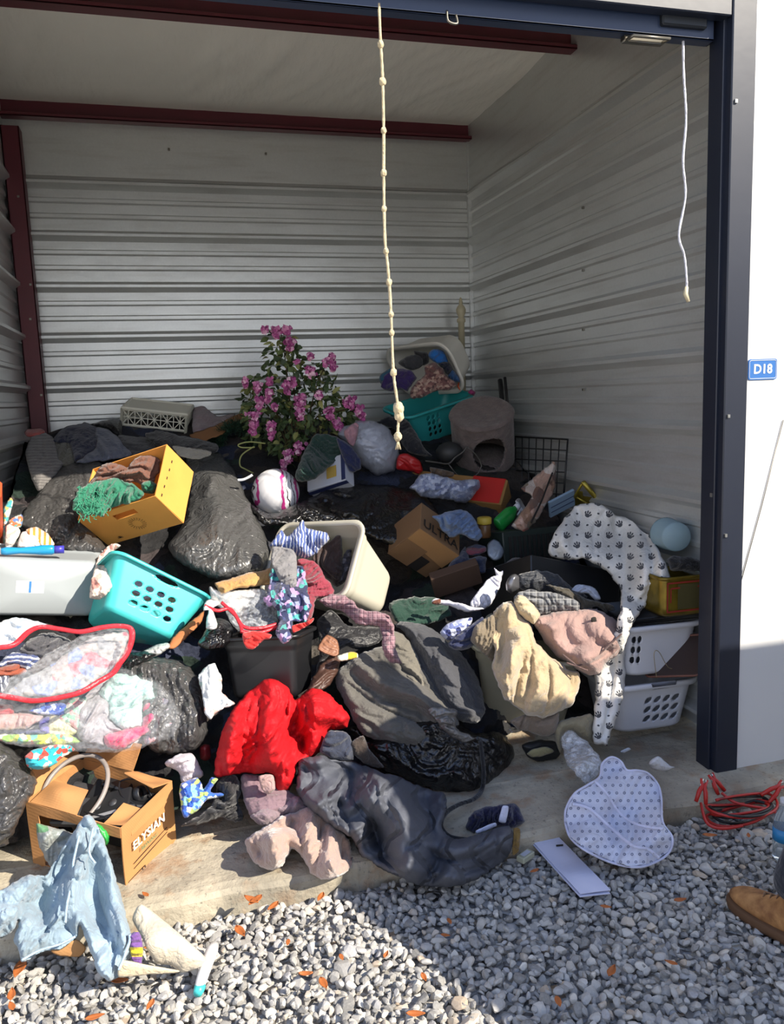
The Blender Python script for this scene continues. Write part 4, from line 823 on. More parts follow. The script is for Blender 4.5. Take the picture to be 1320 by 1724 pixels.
# --- volleyball
MVL = NT('volleyball'); MVL_ = MVL.N('TexWave', wave_type='BANDS', Vector=MVL.vm('ADD', MVL.obj, MVL.vm('SCALE', MVL.noise(9, col=True), .08)), Scale=1.5, Distortion=1.2)
c = MVL.ramp(MVL_.outputs[1], [(0, '#d4d4d8'), (.60, '#b5307d'), (.80, '#d4d4d8'), (.94, '#2a1a24'), (.97, '#d4d4d8')], True); MVL.L(c, MVL.b.inputs['Base Color']); MVL.set(Roughness=.45)
v, fc = ico(5); q = np.sort(np.abs(v), axis=1); sm = np.abs(q[:, 2]-q[:, 1]); g_ = .0035*np.exp(-(sm/.02)**2); ax = np.argmax(np.abs(v), axis=1); tt = v[np.arange(len(v)), (ax+1) % 3]/np.abs(v).max(1); g_ += .0022*np.exp(-((np.abs(tt)-.33)/.035)**2)
R = rotv(np.array([.5, .4, .7])); o = U(464, 829, 4.22); o[2] += 0; rad = .125; bl = link('volleyball', (v*(rad-g_[:, None]))@R.T+o, fc, MVL.m, origin=o); tag(bl, 'pink and white volleyball resting on the black bag below the flowers', 'ball')
# --- spray bottle
MGR = plastic('green_plastic', '#1f8a3a', .25); MWP = plastic('white_plastic', '#c6c9d0', .4)
ax0, ax1 = U(838, 885, 3.9), U(892, 832, 4.0); d = (ax1-ax0); Ln = np.linalg.norm(d); d /= Ln; sx_ = np.cross(d, [0, 1, 0]); sx_ /= np.linalg.norm(sx_); sy_ = np.cross(d, sx_); B3 = np.stack([sx_, sy_, d], 1)
def fb(P): return np.asarray(P, float)@B3.T+ax0
fb.k = 1.
b = thing('spray_bottle', tuple(ax0), 'green spray bottle with a white trigger lying on the heap', 'bottle')
v, fc = lathe([(0, 0), (.036, 0), (.042, .008), (.042, .10), (.036, .125), (.018, .15), (.015, .165), (0, .165)], 28); v = v*np.array([1, .6, 1]); link('bottle_body', fb(v), fc, MGR, b)
v, fc = lathe([(.0425, .02), (.0428, .02), (.0428, .095), (.0425, .095)], 28); v = v*np.array([1, .61, 1]); k_ = [q for q in fc if v[list(q)].mean(0)[1] < .0]; link('label', fb(v*1.004), k_, plastic('grey_label2', '#8c9598', .5), b)
v, fc = merge(lathe([(0, .16), (.018, .16), (.018, .185), (.012, .19), (0, .19)], 20), boxg((-.05, -.012, .185), (.03, .012, .215), .006), boxg((-.056, -.006, .195), (-.045, .006, .205), .002)); link('trigger_head', fb(v), fc, MWP, b)
v, fc = tube([(-.02, 0, .188), (-.032, 0, .17), (-.036, 0, .145)], [.006, .006, .004], 8); link('trigger', fb(v), fc, MWP, b)
# yellow lidded jar beside it
o = U(816, 905, 3.72); v, fc = lathe([(0, 0), (.028, 0), (.032, .01), (.032, .06), (.024, .075), (0, .075)], 24); b = thing('spice_jar', tuple(o), 'small brown jar with a yellow lid beside the spray bottle', 'jar'); link('jar_body', v+o, fc, plastic('brown_jar', '#5a3d22', .3), b); v, fc = lathe([(0, .07), (.027, .07), (.028, .075), (.028, .1), (.022, .105), (0, .106)], 24); link('lid', v*[1.3, 1.3, 1]+o, fc, plastic('yellow_lid', '#b39b35', .5), b)
# --- clear lidded tub and wall side things
o = np.array([1.93, 3.42, .80]); MFR = NT('frosted_plastic'); MFR.set(Base_Color=lin('#a9c3cd'), Roughness=.25, Transmission_Weight=.5, IOR=1.2); MFR = MFR.m
f = pose([(-.07, 0, .07), (0, 0, .14), (.07, 0, .07), (0, 0, 0)], CR('j', [(325, 150), (400, 50), (470, 150), (400, 250)]), 3.05, ini=(0, 0, 0))
g = lambda P: np.asarray(P)@rotv(np.array([0, 0, .55])).T
b = thing('plastic_pitcher', tuple(f([(0, 0, 0)])[0]), 'frosted clear plastic pitcher lying above the gold tin by the right wall', 'pitcher')
v, fc = lathe([(0, -.16), (.06, -.16), (.066, -.15), (.072, 0), (.075, .004), (.07, .004), (.064, -.14), (0, -.15)], 36); v = np.c_[v[:, 0], v[:, 2]*.9, v[:, 1]]@rotv(np.array([.1, 0, -.5])).T+[0, 0, .07]; link('pitcher_body', f(v), [q[::-1] for q in fc], MFR, b)
v, fc = lathe([(0, 0), (.04, 0), (.043, .004), (.043, .012), (.035, .014), (0, .01)], 30); v = np.c_[v[:, 0], -v[:, 2], v[:, 1]]@rotv(np.array([0, 0, -.3])).T+[.105, -.05, .055]; link('lid', f(v*[1, 1, 1.1]), fc, MWP, b)
# --- blue white carton and gold framed thing near the right wall
f = pose([(-.12, 0, -.08), (.12, 0, -.08), (.12, 0, .08), (-.12, 0, .08)], CR('f', [(480, 840), (690, 700), (700, 580), (450, 680)]), 3.85); b = thing('picture_frame', tuple(f([(0, 0, -.08)])[0]), 'pale blue flat carton wedged beside the paw print blanket', 'box')
v, fc = boxg((-.12, -.012, -.08), (.12, .012, .08), .003); link('carton', f(v), fc, plastic('pale_blue_card', '#7f97ae', .6), b, smooth=False); v, fc = merge(boxg((-.11, -.014, .02), (.11, -.012, .026)), boxg((-.11, -.014, -.03), (.11, -.012, -.024))); link('stripe', f(v), fc, MNV, b, smooth=False)
b.name = 'flat_carton'
f = pose([(-.06, 0, -.08), (.12, 0, -.07), (.02, 0, .1)], CR('f', [(670, 690), (960, 720), (780, 505)]), 3.80, ini=(.3, 0, 0)); b = thing('gold_tray', tuple(f([(0, 0, -.08)])[0]), 'gold coloured angular tray poking up behind the paw print blanket', 'tray')
MGO = plastic('gold_metal', '#9a8a35', .35, Metallic=.6)
v, fc = merge(tube([(-.07, 0, -.1), (.02, 0, .1)], .008, 6), tube([(.02, 0, .1), (.13, 0, -.09)], .014, 6), tube([(-.02, -.01, -.02), (.06, -.01, -.08)], .006, 6)); link('tray_edge', f(v), fc, MGO, b); v, fc = merge(*[boxg((-.06+.001*i*8, -.004, -.1), (-.058+.014*i, .004, -.1+.02*i+.02)) for i in range(6)], boxg((-.05, .0, -.1), (.08, .006, -.02))); link('tray_base', f(v), fc, plastic('dull_gold', '#6f6222', .5, Metallic=.4), b, smooth=False)
# --- black crate behind the paw blanket; dark grille crate; dark drawer under it
f, b = carton('p', (.34, .3, .22), dict(A=(885, 935), B=(1050, 960), a=(905, 1060), b=(1040, 1085)), 3.22, MBL, 'large black plastic bin half covered by the paw print blanket', ini=(0, 0, .1), name='plastic_bin')
f, b = carton('p', (.24, .2, .14), dict(A=(838, 900), B=(950, 880), a=(860, 960), b=(940, 960)), 3.7, plastic('dark_green_plastic', '#1f2a26', .5), 'dark green plastic crate behind the denim bundle', ini=(0, .1, -.1), name='plastic_crate')
V, Fs = merge(*[boxg((-.10+.02*i, -.104, .02), (-.09+.02*i, -.1, .12)) for i in range(10)]); link('slots', f(V), Fs, INK, b, smooth=False)
# --- blue bottle on the grey tote, orange board at the left edge
MBB = plastic('blue_bottle', '#2b9fd6', .2, Transmission_Weight=.3); a0, a1 = U(2, 928, 3.40), U(108, 925, 3.42); d = a1-a0; Ln = np.linalg.norm(d); d /= Ln; sx_ = np.cross(d, [0, 1, 0]); sx_ /= np.linalg.norm(sx_); B3 = np.stack([sx_, np.cross(d, sx_), d], 1)
b = thing('bottle', tuple(a0), 'clear blue plastic bottle with a violet cap lying on the grey tote', 'bottle'); v, fc = lathe([(0, 0), (.013, 0), (.016, .02), (.012, Ln*.3), (.017, Ln*.55), (.02, Ln*.65), (.02, Ln*.8), (.014, Ln*.86), (0, Ln*.86)], 20); link('bottle_body', v@B3.T+a0, fc, MBB, b)
v, fc = lathe([(0, Ln*.84), (.016, Ln*.84), (.016, Ln), (0, Ln)], 20); link('cap', v@B3.T+a0, fc, plastic('violet_cap', '#3a37a0', .4), b)
f = pose([(-.02, 0, -.15), (.02, 0, -.15), (.02, 0, .15), (-.02, 0, .15)], CR('p', [(-30, 925), (9, 922), (0, 825), (-30, 820)]), 3.6, ini=(0, 0, 0)); v, fc = boxg((-.02, -.02, -.15), (.02, .02, .15), .004); tag(link('orange_board', f(v), fc, plastic('orange_red_plastic', '#d2512c', .45), smooth=False), 'orange red plastic board cut off by the left edge', 'board')
# --- small things on the slab and gravel
MPT = NT('printed_paper'); MPT.set(Base_Color=lin('#c9cbe0'), Roughness=.6); MPT.bump(MPT.noise(14, detail=3), .25, .01); MPT = MPT.m
C4 = [G(x, y, -.108) for x, y in CR('c', [(155, 665), (265, 632), (515, 890), (375, 908)])]
def idf(P): return np.asarray(P, float)
idf.k = 1.
b = thing('paper_envelope', tuple(np.mean(C4, 0)), 'folded white paper with a small dark mark lying flat on the gravel', 'paper')
panel(C4, MPT, 'sheet', b, idf, th=.003, n=18, curl=.006); C5 = [c+np.array([.004, .004, .006]) for c in C4]; panel(C5, MPT, 'sheet', b, idf, th=.0015, n=18, curl=.007, seed=4)
q = np.array(G(*CR('c', [(280, 670)])[0], -.098)); v, fc = tube([q+[-.012, 0, .002], q+[.012, -.004, .002]], .003, 6); link('dark_mark', v, fc, INK, b)
o = np.array(G(885, 1445, -.11)); R = rotv(np.array([0, 0, .5])); v, fc = boxg((-.032, -.016, -.003), (.032, .016, .018), .003); b = thing('small_box', tuple(o), 'small cream matchbox sized box beside the grey quilt corner', 'box'); link('box_body', v@R.T+o, fc, plastic('cream_card', '#a6a690', .6), b, smooth=False); v, fc = quadp((0, 0, .0182), (1, 0, 0), (0, 1, 0), .04, .018); link('label', v@R.T+o, fc, MPW, b, smooth=False)
# brush on the gravel
a0, a1 = G(333, 1672, -.10), G(362, 1590, -.09); d = a1-a0; Ln = np.linalg.norm(d); d /= Ln; sx_ = np.cross(d, [0, 0, 1]); sx_ /= np.linalg.norm(sx_); B3 = np.stack([sx_, np.cross(sx_, d), d], 1)
b = thing('brush_handle', tuple(a0), 'white plastic brush handle with a turquoise tip lying on the gravel', 'brush'); v, fc = lathe([(0, 0), (.010, 0), (.0125, .01), (.015, .035), (.017, Ln*.5), (.018, Ln*.8), (.013, Ln*.97), (0, Ln)], 24); v[:, 1] += .01*np.sin(v[:, 2]/Ln*3); link('handle', v@B3.T+a0, fc, plastic('white_gloss_plastic', '#d4d4d2', .3), b)
v, fc = lathe([(0, -.003), (.0115, -.002), (.0145, .012), (.0155, .024), (.014, .026), (0, .026)], 24); link('tip', v@B3.T+a0, fc, MTEAL, b); v, fc = boxg((-.006, .012, Ln*.55), (.006, .021, Ln*.8), .003); link('button', v@B3.T+a0, fc, MTEAL, b)
# pill bottle
a0, a1 = U(822, 1250, 2.84), U(805, 1247, 2.9); d = a1-a0; d /= np.linalg.norm(d); sx_ = np.cross(d, [0, 0, 1]); sx_ /= np.linalg.norm(sx_); B3 = np.stack([sx_, np.cross(sx_, d), d], 1); b = thing('pill_bottle', tuple(a1), 'orange pill bottle with a white cap lying on the black bag', 'bottle'); v, fc = lathe([(0, 0), (.019, 0), (.021, .003), (.021, .018), (0, .018)], 24); link('cap', v@B3.T+a0, fc, MWP, b); v, fc = lathe([(0, .018), (.017, .018), (.017, .06), (0, .06)], 24); link('bottle_body', v@B3.T+a0, fc, plastic('amber_plastic', '#a5521f', .2, Transmission_Weight=.4), b)
# jumper cables
MRC = plastic('red_cable', '#b3261f', .4); MBC = plastic('black_cable', '#161616', .45)
b = thing('jumper_cables', tuple(G(1245, 1365, -.12)), 'coiled red and black jumper cables with red clamps on the gravel by the wall', 'jumper cables')
rg2 = np.random.default_rng(4)
def coil(c, n, rx, ry, r0, m, nm, ph):
    t_ = np.linspace(0, 2*math.pi*n, int(40*n)); k_ = np.linspace(0, 1, len(t_)); P = np.c_[c[0]+(rx*(1+.22*np.sin(t_*.37+ph)))*np.cos(t_+ph)+.02*np.sin(t_*.71), c[1]+(ry*(1+.25*np.cos(t_*.29+ph)))*np.sin(t_+ph), c[2]+.012+.045*k_+.012*np.sin(t_*1.3+ph)]
    P[:, 1] = np.minimum(P[:, 1], 2.385); v, fc = tube(P, r0, 8); link(nm, v, fc, m, b)
cc_ = G(1245, 1375, -.12); coil(cc_, 3.3, .125, .075, .0052, MRC, 'red_lead', .4); coil(cc_+[.01, .0, 0], 3.1, .11, .07, .0052, MBC, 'black_lead', 2.1)
def clamp(p0, p1, m):
    p0, p1 = np.array(p0), np.array(p1); d = p1-p0; L_ = np.linalg.norm(d); d /= L_; s = np.cross(d, [0, -.6, .8]); s /= np.linalg.norm(s); parts = []
    for sg in (-1, 1): parts.append(tube([p0+s*sg*.018, p0+d*L_*.45+s*sg*.012, p0+d*L_*.7+s*sg*.004, p1+s*sg*.012], [.007, .0085, .008, .004], 8))
    v, fc = merge(*parts); cl = link('clamp', v, fc, m, b); v, fc = merge(*[tube([p1+s*sg*.012-d*.03, p1+s*sg*.004], .004, 6) for sg in (-1, 1)]); link('jaw', v, fc, MB2, cl)
clamp(UX(1178, 1345, 1.74)*0+G(1180, 1352, -.04), G(1186, 1312, .03), MRC); clamp(G(1215, 1335, -.06), G(1196, 1303, .0), MRC); clamp(G(1288, 1345, -.07), G(1320, 1318, -.03), MRC)
v, fc = tube(crom([G(1180, 1352, -.05), G(1190, 1385, -.09), G(1215, 1395, -.1), G(1250, 1390, -.1)], 8), .0055, 8); link('red_lead', v, fc, MRC, b)
v, fc = tube(crom([G(1215, 1335, -.05), G(1240, 1352, -.07), G(1290, 1362, -.08), G(1310, 1370, -.09)], 8), .0055, 8); link('red_lead', v, fc, MRC, b)
# water bottle in a clear bag at the right edge
o = np.array(G(1318, 1445, -.115)); MCLR = NT('clear_bottle'); MCLR.set(Base_Color=lin('#dfe9ee'), Roughness=.08, Transmission_Weight=.85, IOR=1.15); MCLR = MCLR.m
b = thing('water_bottle', tuple(o), 'clear plastic water bottle with a blue label standing at the right edge', 'bottle'); v, fc = lathe([(0, 0), (.03, 0), (.034, .01), (.032, .04), (.034, .06), (.034, .12), (.03, .15), (.014, .18), (.013, .2), (0, .2)], 28); link('bottle_body', v+o, fc, MCLR, b)
v, fc = lathe([(.0345, .07), (.0348, .07), (.0348, .115), (.0345, .115)], 28); link('label', v+o, fc, plastic('bottle_label', '#2a7fb8', .4), b); v, fc = lathe([(0, .195), (.015, .195), (.015, .215), (0, .215)], 20); link('cap', v+o, fc, MWP, b)
# unit number sign
b = thing('unit_sign', tuple(U(1285, 640, YJ-.012)), 'blue unit number plate reading D18 on the white wall', 'sign'); c4 = [U(x, y, YJ-.009) for x, y in ((1259, 641), (1307, 637), (1310, 603), (1262, 606))]; A_ = np.array(c4[0]); ex = np.array([1., 0, 0]); w_ = c4[1][0]-c4[0][0]; h_ = c4[3][2]-c4[0][2]
P = rr(w_/2, h_/2, .008, 60); cx_ = (c4[0][0]+c4[1][0]+c4[2][0]+c4[3][0])/4; cz_ = np.mean([c[2] for c in c4])
def plate(s, y0, y1): q = rr(w_/2*s[0], h_/2*s[1], .008, 60); V = [[cx_+x, y0, cz_+z] for x, z in q]+[[cx_+x, y1, cz_+z] for x, z in q]; return V, [tuple(range(60)), tuple(range(60, 120))[::-1]]+[(i, (i+1) % 60, 60+(i+1) % 60, 60+i) for i in range(60)]
v, fc = plate((1, 1), YJ-.004, YJ-.008); link('plate', v, [q[::-1] for q in fc], plastic('sign_blue', '#2f66a8', .4), b, smooth=False)
q1 = rr(w_/2*.93, h_/2*.88, .006, 60); v, fc = tube([[cx_+x, YJ-.0085, cz_+z] for x, z in np.r_[q1, q1[:1]]], .0009, 4); link('border', v, fc, WINK, b)
text('D18', .048, plastic('sign_white', '#e8ecf2', .4), idf, (cx_, YJ-.008, cz_), (1, 0, 0), (0, 0, 1), b, bold=.0012)
v, fc = tube([U(1319, 707, YJ-.008), U(1283, 850, YJ-.008), U(1246, 985, YJ-.008)], .0018, 6); tag(link('wire', v, fc, MSC), 'thin dark wire running diagonally down the white wall', 'wire')
# ropes
MRO = cloth('cotton_rope', '#c9b894', .2, scale=80); MRO2 = cloth('white_cord', '#c9cad2', .15, scale=80)
def rope(pts, Y, r0, knots, m, label, tuft, kr=.011):
    P = crom([U(x, y, Y) for x, y in pts], 10); d_ = np.r_[0, np.cumsum(np.linalg.norm(np.diff(P, axis=0), axis=1))]; rz = r0*(1+.12*np.sin(d_*900)); b = thing('pull_rope', tuple(P[-1]), label, 'rope'); v, fc = tube(P, rz, 8); link('cord', v, fc, m, b)
    iv_, ifc = ico(3)
    for ky, kz in knots:
        i = int(np.argmin([abs(proj(p)[1]-ky) for p in P])); w_ = iv_*np.array([kr, kr, kr*1.3])*kz; w_ = w_*(1+.25*pn(iv_*3+ky)[:, None]); link('knot', w_+P[i], ifc, m, b)
    if tuft: q = [tube([P[-1], P[-1]+np.array([.01*math.cos(a), .01*math.sin(a), -.03])], [.003, .001], 5) for a in np.linspace(0, 6.3, 7)]; v, fc = merge(*q); link('frayed_end', v, fc, m, b)
rope([(638, 6), (641, 75), (644, 130), (646, 220), (646, 300), (648, 400), (653, 450), (658, 520), (662, 620), (668, 670), (672, 695), (670, 720), (670, 742)], 2.62, .0048, [(75, .9), (136, 1), (220, .8), (292, .9), (350, .8), (422, .8), (478, .9), (525, .8), (560, .8), (624, 1), (688, 1.6), (700, 1.4), (736, 1.2)], MRO, 'cream knotted pull rope hanging from the door in the middle', True)
rope([(1150, 52), (1151, 120), (1155, 200), (1150, 270), (1154, 330), (1143, 395), (1152, 430), (1156, 470), (1156, 485)], 2.64, .0045, [(150, .6), (186, .6)], MRO2, 'thin white pull cord hanging near the right wall', False, .008)
v, fc = tube([U(1156, 483, 2.64), U(1154, 495, 2.64), U(1159, 508, 2.64)], [.007, .009, .006], 10); tag(link('cord_end_cap', v, fc, plastic('cream_tape', '#c9bfa0', .6)), 'cream taped tip at the end of the white pull cord', 'cord tip')
# ================================================================ the heap under everything
t = NT('heap_mix'); v = t.N('TexVoronoi', Vector=t.vm('ADD', t.obj, t.vm('SCALE', t.noise(5, col=True), .25)), Scale=6.); sp = t.N('SeparateColor', i0=v.outputs['Color'])
t.L(t.ramp(sp.outputs[0], [(0, '#18181b'), (.35, '#25272f'), (.5, '#322c28'), (.62, '#1c2d25'), (.74, '#2a3044'), (.86, '#3a3334'), (.95, '#55504a')], True), t.b.inputs['Base Color']); t.set(Roughness=.85); t.bump(t.noise(20, detail=6), .8, .03); MHP = t.m
top_ = np.array([(-130, 752), (40, 745), (100, 722), (200, 706), (400, 702), (560, 706), (640, 722), (760, 712), (870, 742), (960, 800), (1060, 876), (1120, 925), (1185, 1010)], float)
bot_ = np.array([(-130, 1400), (60, 1340), (200, 1330), (420, 1325), (560, 1310), (700, 1300), (800, 1275), (860, 1235), (1000, 1200), (1030, 1120), (1100, 1050), (1185, 1040)], float)
xs = np.linspace(-130, 1180, 170); NR = 110; V = []
for x in xs:
    a = np.interp(x, top_[:, 0], top_[:, 1]); b_ = np.interp(x, bot_[:, 0], bot_[:, 1])
    for j in range(NR): V.append((x, a+(b_-a)*j/(NR-1)))
V2 = np.array(V); Yv = YH(V2)+.09+sum(d_*np.exp(-((V2[:, 0]-a_)**2/rx_**2+(V2[:, 1]-b_)**2/ry_**2)) for a_, b_, rx_, ry_, d_ in ((570, 970, 130, 110, .45), (235, 840, 110, 90, .25), (890, 1120, 90, 110, .12), (440, 1110, 90, 70, .22), (90, 980, 130, 50, .15), (270, 1010, 90, 70, .15), (960, 980, 90, 80, .12), (700, 930, 90, 60, .12))); rr_ = rays(V2); S = CAM+rr_*(Yv/rr_[:, 1])[:, None]; S = S+(CAM-S)/np.linalg.norm(CAM-S, axis=1)[:, None]*(.05*pn(S*6)+.03*(1-2*np.abs(pn(S*15))))[:, None]
S[:, 0] = np.clip(S[:, 0], XL+.06, XR-.06); S[:, 1] = np.minimum(S[:, 1], YB-.05); S[:, 2] = np.maximum(S[:, 2], .01)
n = len(xs); Fs = [(i*NR+j, i*NR+j+1, (i+1)*NR+j+1, (i+1)*NR+j) for i in range(n-1) for j in range(NR-1)]
bl_ = [i*NR for i in range(n)]+[(n-1)*NR+j for j in range(1, NR)]+[i*NR+NR-1 for i in range(n-2, -1, -1)]+[j for j in range(NR-2, 0, -1)]
low = S[bl_].copy(); low[:, 2] = .004; N0 = len(S); S = np.r_[S, low]; L_ = len(bl_); Fs += [(bl_[i], bl_[(i+1) % L_], N0+(i+1) % L_, N0+i) for i in range(L_)]
tag(link('mixed_rubbish_heap', S, [q[::-1] for q in Fs], MHP), 'dark tangle of clothes and bags filling the heap between the separate things', 'heap', kind='stuff')
# ================================================================ patterned cloths
def base_cloth(t, bump=.35, rough=.92):
    t.set(Roughness=rough, Sheen_Weight=.15); b = t.bump(t.noise(70, detail=4), bump, .005); t.bump(t.math('ABSOLUTE', t.math('SUBTRACT', t.noise(17, t.vm('ADD', t.obj, t.vm('SCALE', t.noise(9, col=True), .12)), detail=3), .5)), .7, .02, b); return t.m
def stripes(name, a, b, freq, duty=.5, wob=.0, direction=0, rough=.92):
    t = NT(name); s = t.N('SeparateXYZ', i0=t.vm('ADD', t.uv, t.vm('SCALE', t.noise(12, t.uv, col=True), wob))); w = t.math('FRACT', t.math('MULTIPLY', s.outputs[direction], freq)); t.L(t.mix(t.math('LESS_THAN', w, duty), lin(a), lin(b)), t.b.inputs['Base Color']); return base_cloth(t)
def plaid(name, base, a, b, freq):
    t = NT(name); s = t.N('SeparateXYZ', i0=t.uv); u = t.math('FRACT', t.math('MULTIPLY', s.outputs[0], freq)); v = t.math('FRACT', t.math('MULTIPLY', s.outputs[1], freq))
    c = t.mix(t.math('MULTIPLY', t.math('LESS_THAN', u, .35), .6), lin(base), lin(a)); c = t.mix(t.math('MULTIPLY', t.math('LESS_THAN', v, .35), .6), c, lin(a)); c = t.mix(t.math('MULTIPLY', t.math('GREATER_THAN', u, .88), .8), c, lin(b)); c = t.mix(t.math('MULTIPLY', t.math('GREATER_THAN', v, .88), .8), c, lin(b)); t.L(c, t.b.inputs['Base Color']); return base_cloth(t)
def floral(name, cols, scale, rough=.9, seed=0, thr=None):
    t = NT(name); co = t.vm('ADD', t.vm('ADD', t.uv, (seed, seed*.7, 0)), t.vm('SCALE', t.noise(scale*.7, t.uv, col=True), .6/scale)); v = t.N('TexVoronoi', Vector=co, Scale=float(scale)); sp = t.N('SeparateColor', i0=v.outputs['Color']); n = len(cols)
    c = t.ramp(sp.outputs[0], [(i/n, x) for i, x in enumerate(cols)], True)
    if thr: c = t.mix(t.math('LESS_THAN', v.outputs[0], thr), lin(cols[0]), c)
    t.L(c, t.b.inputs['Base Color']); return base_cloth(t, rough=rough)
def ellipse_set(t, co, els):
    r = None
    for cx, cy_, rx, ry, a in els:
        d = t.vm('SUBTRACT', co, (cx, cy_, 0)); d = t.N('VectorRotate', rotation_type='Z_AXIS', Vector=d, Angle=-a).outputs[0]; d = t.vm('LENGTH', t.vm('MULTIPLY', d, (1/rx, 1/ry, 0))); r = d if r is None else t.math('MINIMUM', r, d)
    return t.math('LESS_THAN', r, 1.)
def pawmat():
    t = NT('paw_print_fleece'); co = t.vm('FRACTION', t.vm('MULTIPLY', t.vm('ADD', t.uv, (5, 5, 0)), (10.2, 10.2, 0))); els = []
    for cx, cy_, a in ((.24, .26, .5), (.74, .72, -.5)):
        ca, sa = math.cos(a), math.sin(a)
        for x, y, rx, ry, ra in ((0, -.05, .12, .09, 0), (-.135, .035, .04, .07, .35), (-.052, .11, .04, .075, .12), (.052, .11, .04, .075, -.12), (.135, .035, .04, .07, -.35)): els.append((cx+x*ca-y*sa, cy_+x*sa+y*ca, rx, ry, a+ra))
    els += [(.72, .22, .06, .045, .4), (.24, .76, .06, .045, -.3)]
    t.L(t.mix(ellipse_set(t, co, els), t.mix(t.noise(6), lin('#d9d8d6'), lin('#cfcbc2')), lin('#45464b')), t.b.inputs['Base Color']); return base_cloth(t, .5)
def dotmat():
    t = NT('dotted_mat_mesh'); co = t.vm('MULTIPLY', t.vm('ADD', t.uv, (5, 5, 0)), (34, 34, 0)); s = t.N('SeparateXYZ', i0=co); fl = t.math('FLOOR', s.outputs[1]); co2 = t.N('CombineXYZ', i0=t.math('ADD', s.outputs[0], t.math('MULTIPLY', fl, .5)), i1=s.outputs[1]).outputs[0]; co2 = t.vm('FRACTION', co2)
    d = t.vm('LENGTH', t.vm('SUBTRACT', co2, (.5, .5, 0))); ring = t.math('LESS_THAN', d, .2); hole = t.math('LESS_THAN', d, .09); ring = t.math('SUBTRACT', ring, t.math('MULTIPLY', hole, .6))
    f2 = t.vm('FRACTION', t.vm('MULTIPLY', t.uv, (330, 330, 0))); s2 = t.N('SeparateXYZ', i0=f2); gr = t.math('MULTIPLY', t.math('GREATER_THAN', s2.outputs[0], .7), .25); c = t.mix(gr, lin('#c3c6d6'), lin('#9ba0b8')); c = t.mix(ring, c, lin('#6d7289')); t.L(c, t.b.inputs['Base Color']); return base_cloth(t, .2)
def quiltmat():
    t = NT('quilted_charcoal'); co = t.vm('ADD', t.uv, t.vm('SCALE', t.noise(5, t.uv, col=True), .10)); s = t.N('SeparateXYZ', i0=co); w = t.math('ABSOLUTE', t.math('SUBTRACT', t.math('FRACT', t.math('ADD', t.math('MULTIPLY', s.outputs[0], 9.), t.math('MULTIPLY', t.math('SINE', t.math('MULTIPLY', s.outputs[1], 32.)), .28))), .5))
    line = t.math('MULTIPLY', w, 2.); t.set(Base_Color=lin('#4b4e57'), Roughness=.7); b = t.bump(t.N('MapRange', i0=line, i1=0., i2=.35, i3=0., i4=1.).outputs[0], .8, .02); t.bump(t.noise(45, detail=5), .5, .006, b); return t.m
def puffy(name, col): 
    t = NT(name); t.L(t.mix(t.noise(7), lin(col), tuple(x*.8 for x in lin(col)[:3])+(1,)), t.b.inputs['Base Color']); t.set(Roughness=.68, Specular_IOR_Level=.3); w = t.N('TexWave', wave_type='BANDS', bands_direction='Y', Vector=t.uv, Scale=5., Distortion=3.); b = t.bump(w.outputs[1], .35, .02); t.bump(t.noise(40, detail=6), .8, .008, b); return t.m
KN = {}
def S_(name, label, cat, k, pts, m, **kw):
    g = kw.pop('group', None); o = soft(name, k, pts, m, **kw); return tag(o, label, cat, g)
C_ = lambda n, c, **k: cloth(n, c, **k)
FB1 = filmblack('black_bag_film'); FB2 = filmblack('sunlit_grey_bag_film', '#454444', .3); FB3 = filmblack('matt_black_bag_film', '#101014', .4)  # the sunlit film is black bag film with sunlight put into its colour
TR = 'trash bag'
# ---- back left
S_('cap', 'faded red cap at the foot of the red corner column', 'cap', 'i', [(180, 210), (215, 185), (310, 182), (335, 215), (270, 245), (200, 245)], C_('faded_red', '#9a4a45'), T=.05, off=.05)
S_('knit_blanket', 'grey ribbed knit blanket heaped against the left wall', 'blanket', 'i', [(190, 340), (240, 240), (330, 215), (400, 260), (430, 400), (470, 450), (400, 540), (330, 620), (280, 650), (240, 560), (200, 430)], stripes('grey_rib_knit', '#6f6c6a', '#5b5857', 60, .5, .02, 1), T=.12, off=.06, fold=(.03, 12, 60, .3))
S_('cloth', 'olive grey cloth between the knit blanket and the navy jacket', 'cloth', 'i', [(400, 290), (520, 280), (560, 420), (520, 460), (430, 450)], C_('olive_grey', '#56544a'), T=.05, off=.04, fold=(.02, 20, 90, .2))
S_('jacket', 'dark navy jacket near the back wall left of the crate', 'jacket', 'i', [(390, 270), (430, 215), (480, 170), (600, 150), (625, 138), (725, 180), (725, 280), (690, 350), (560, 430), (520, 300), (420, 290)], C_('navy_cloth', '#1b2038'), T=.07, off=.08, fold=(.03, 14, 30, .3))
S_('jacket', 'grey blue nylon jacket beside the dark navy jacket', 'jacket', 'i', [(705, 180), (800, 190), (880, 250), (960, 330), (980, 380), (850, 410), (700, 430), (560, 440), (690, 345), (722, 280)], C_('grey_blue', '#565c6e', rough=.6), T=.06, off=.10, fold=(.03, 13, -40, .25))
S_('leather_jacket', 'shiny black leather jacket left of the milk crate', 'jacket', 'i', [(690, 155), (760, 118), (850, 105), (905, 130), (908, 250), (1060, 290), (1000, 345), (930, 290), (860, 220), (780, 175)], plastic('black_leather', '#17171a', .35, bump=.6, scale=40), T=.06, off=.08, fold=(.03, 20, -40, .4))
S_('cloth', 'dark heather grey cloth beneath the milk crate', 'cloth', 'i', [(880, 235), (1200, 250), (1290, 300), (1200, 330), (1000, 390), (920, 320)], C_('dark_heather', '#333438'), T=.06, off=.10)
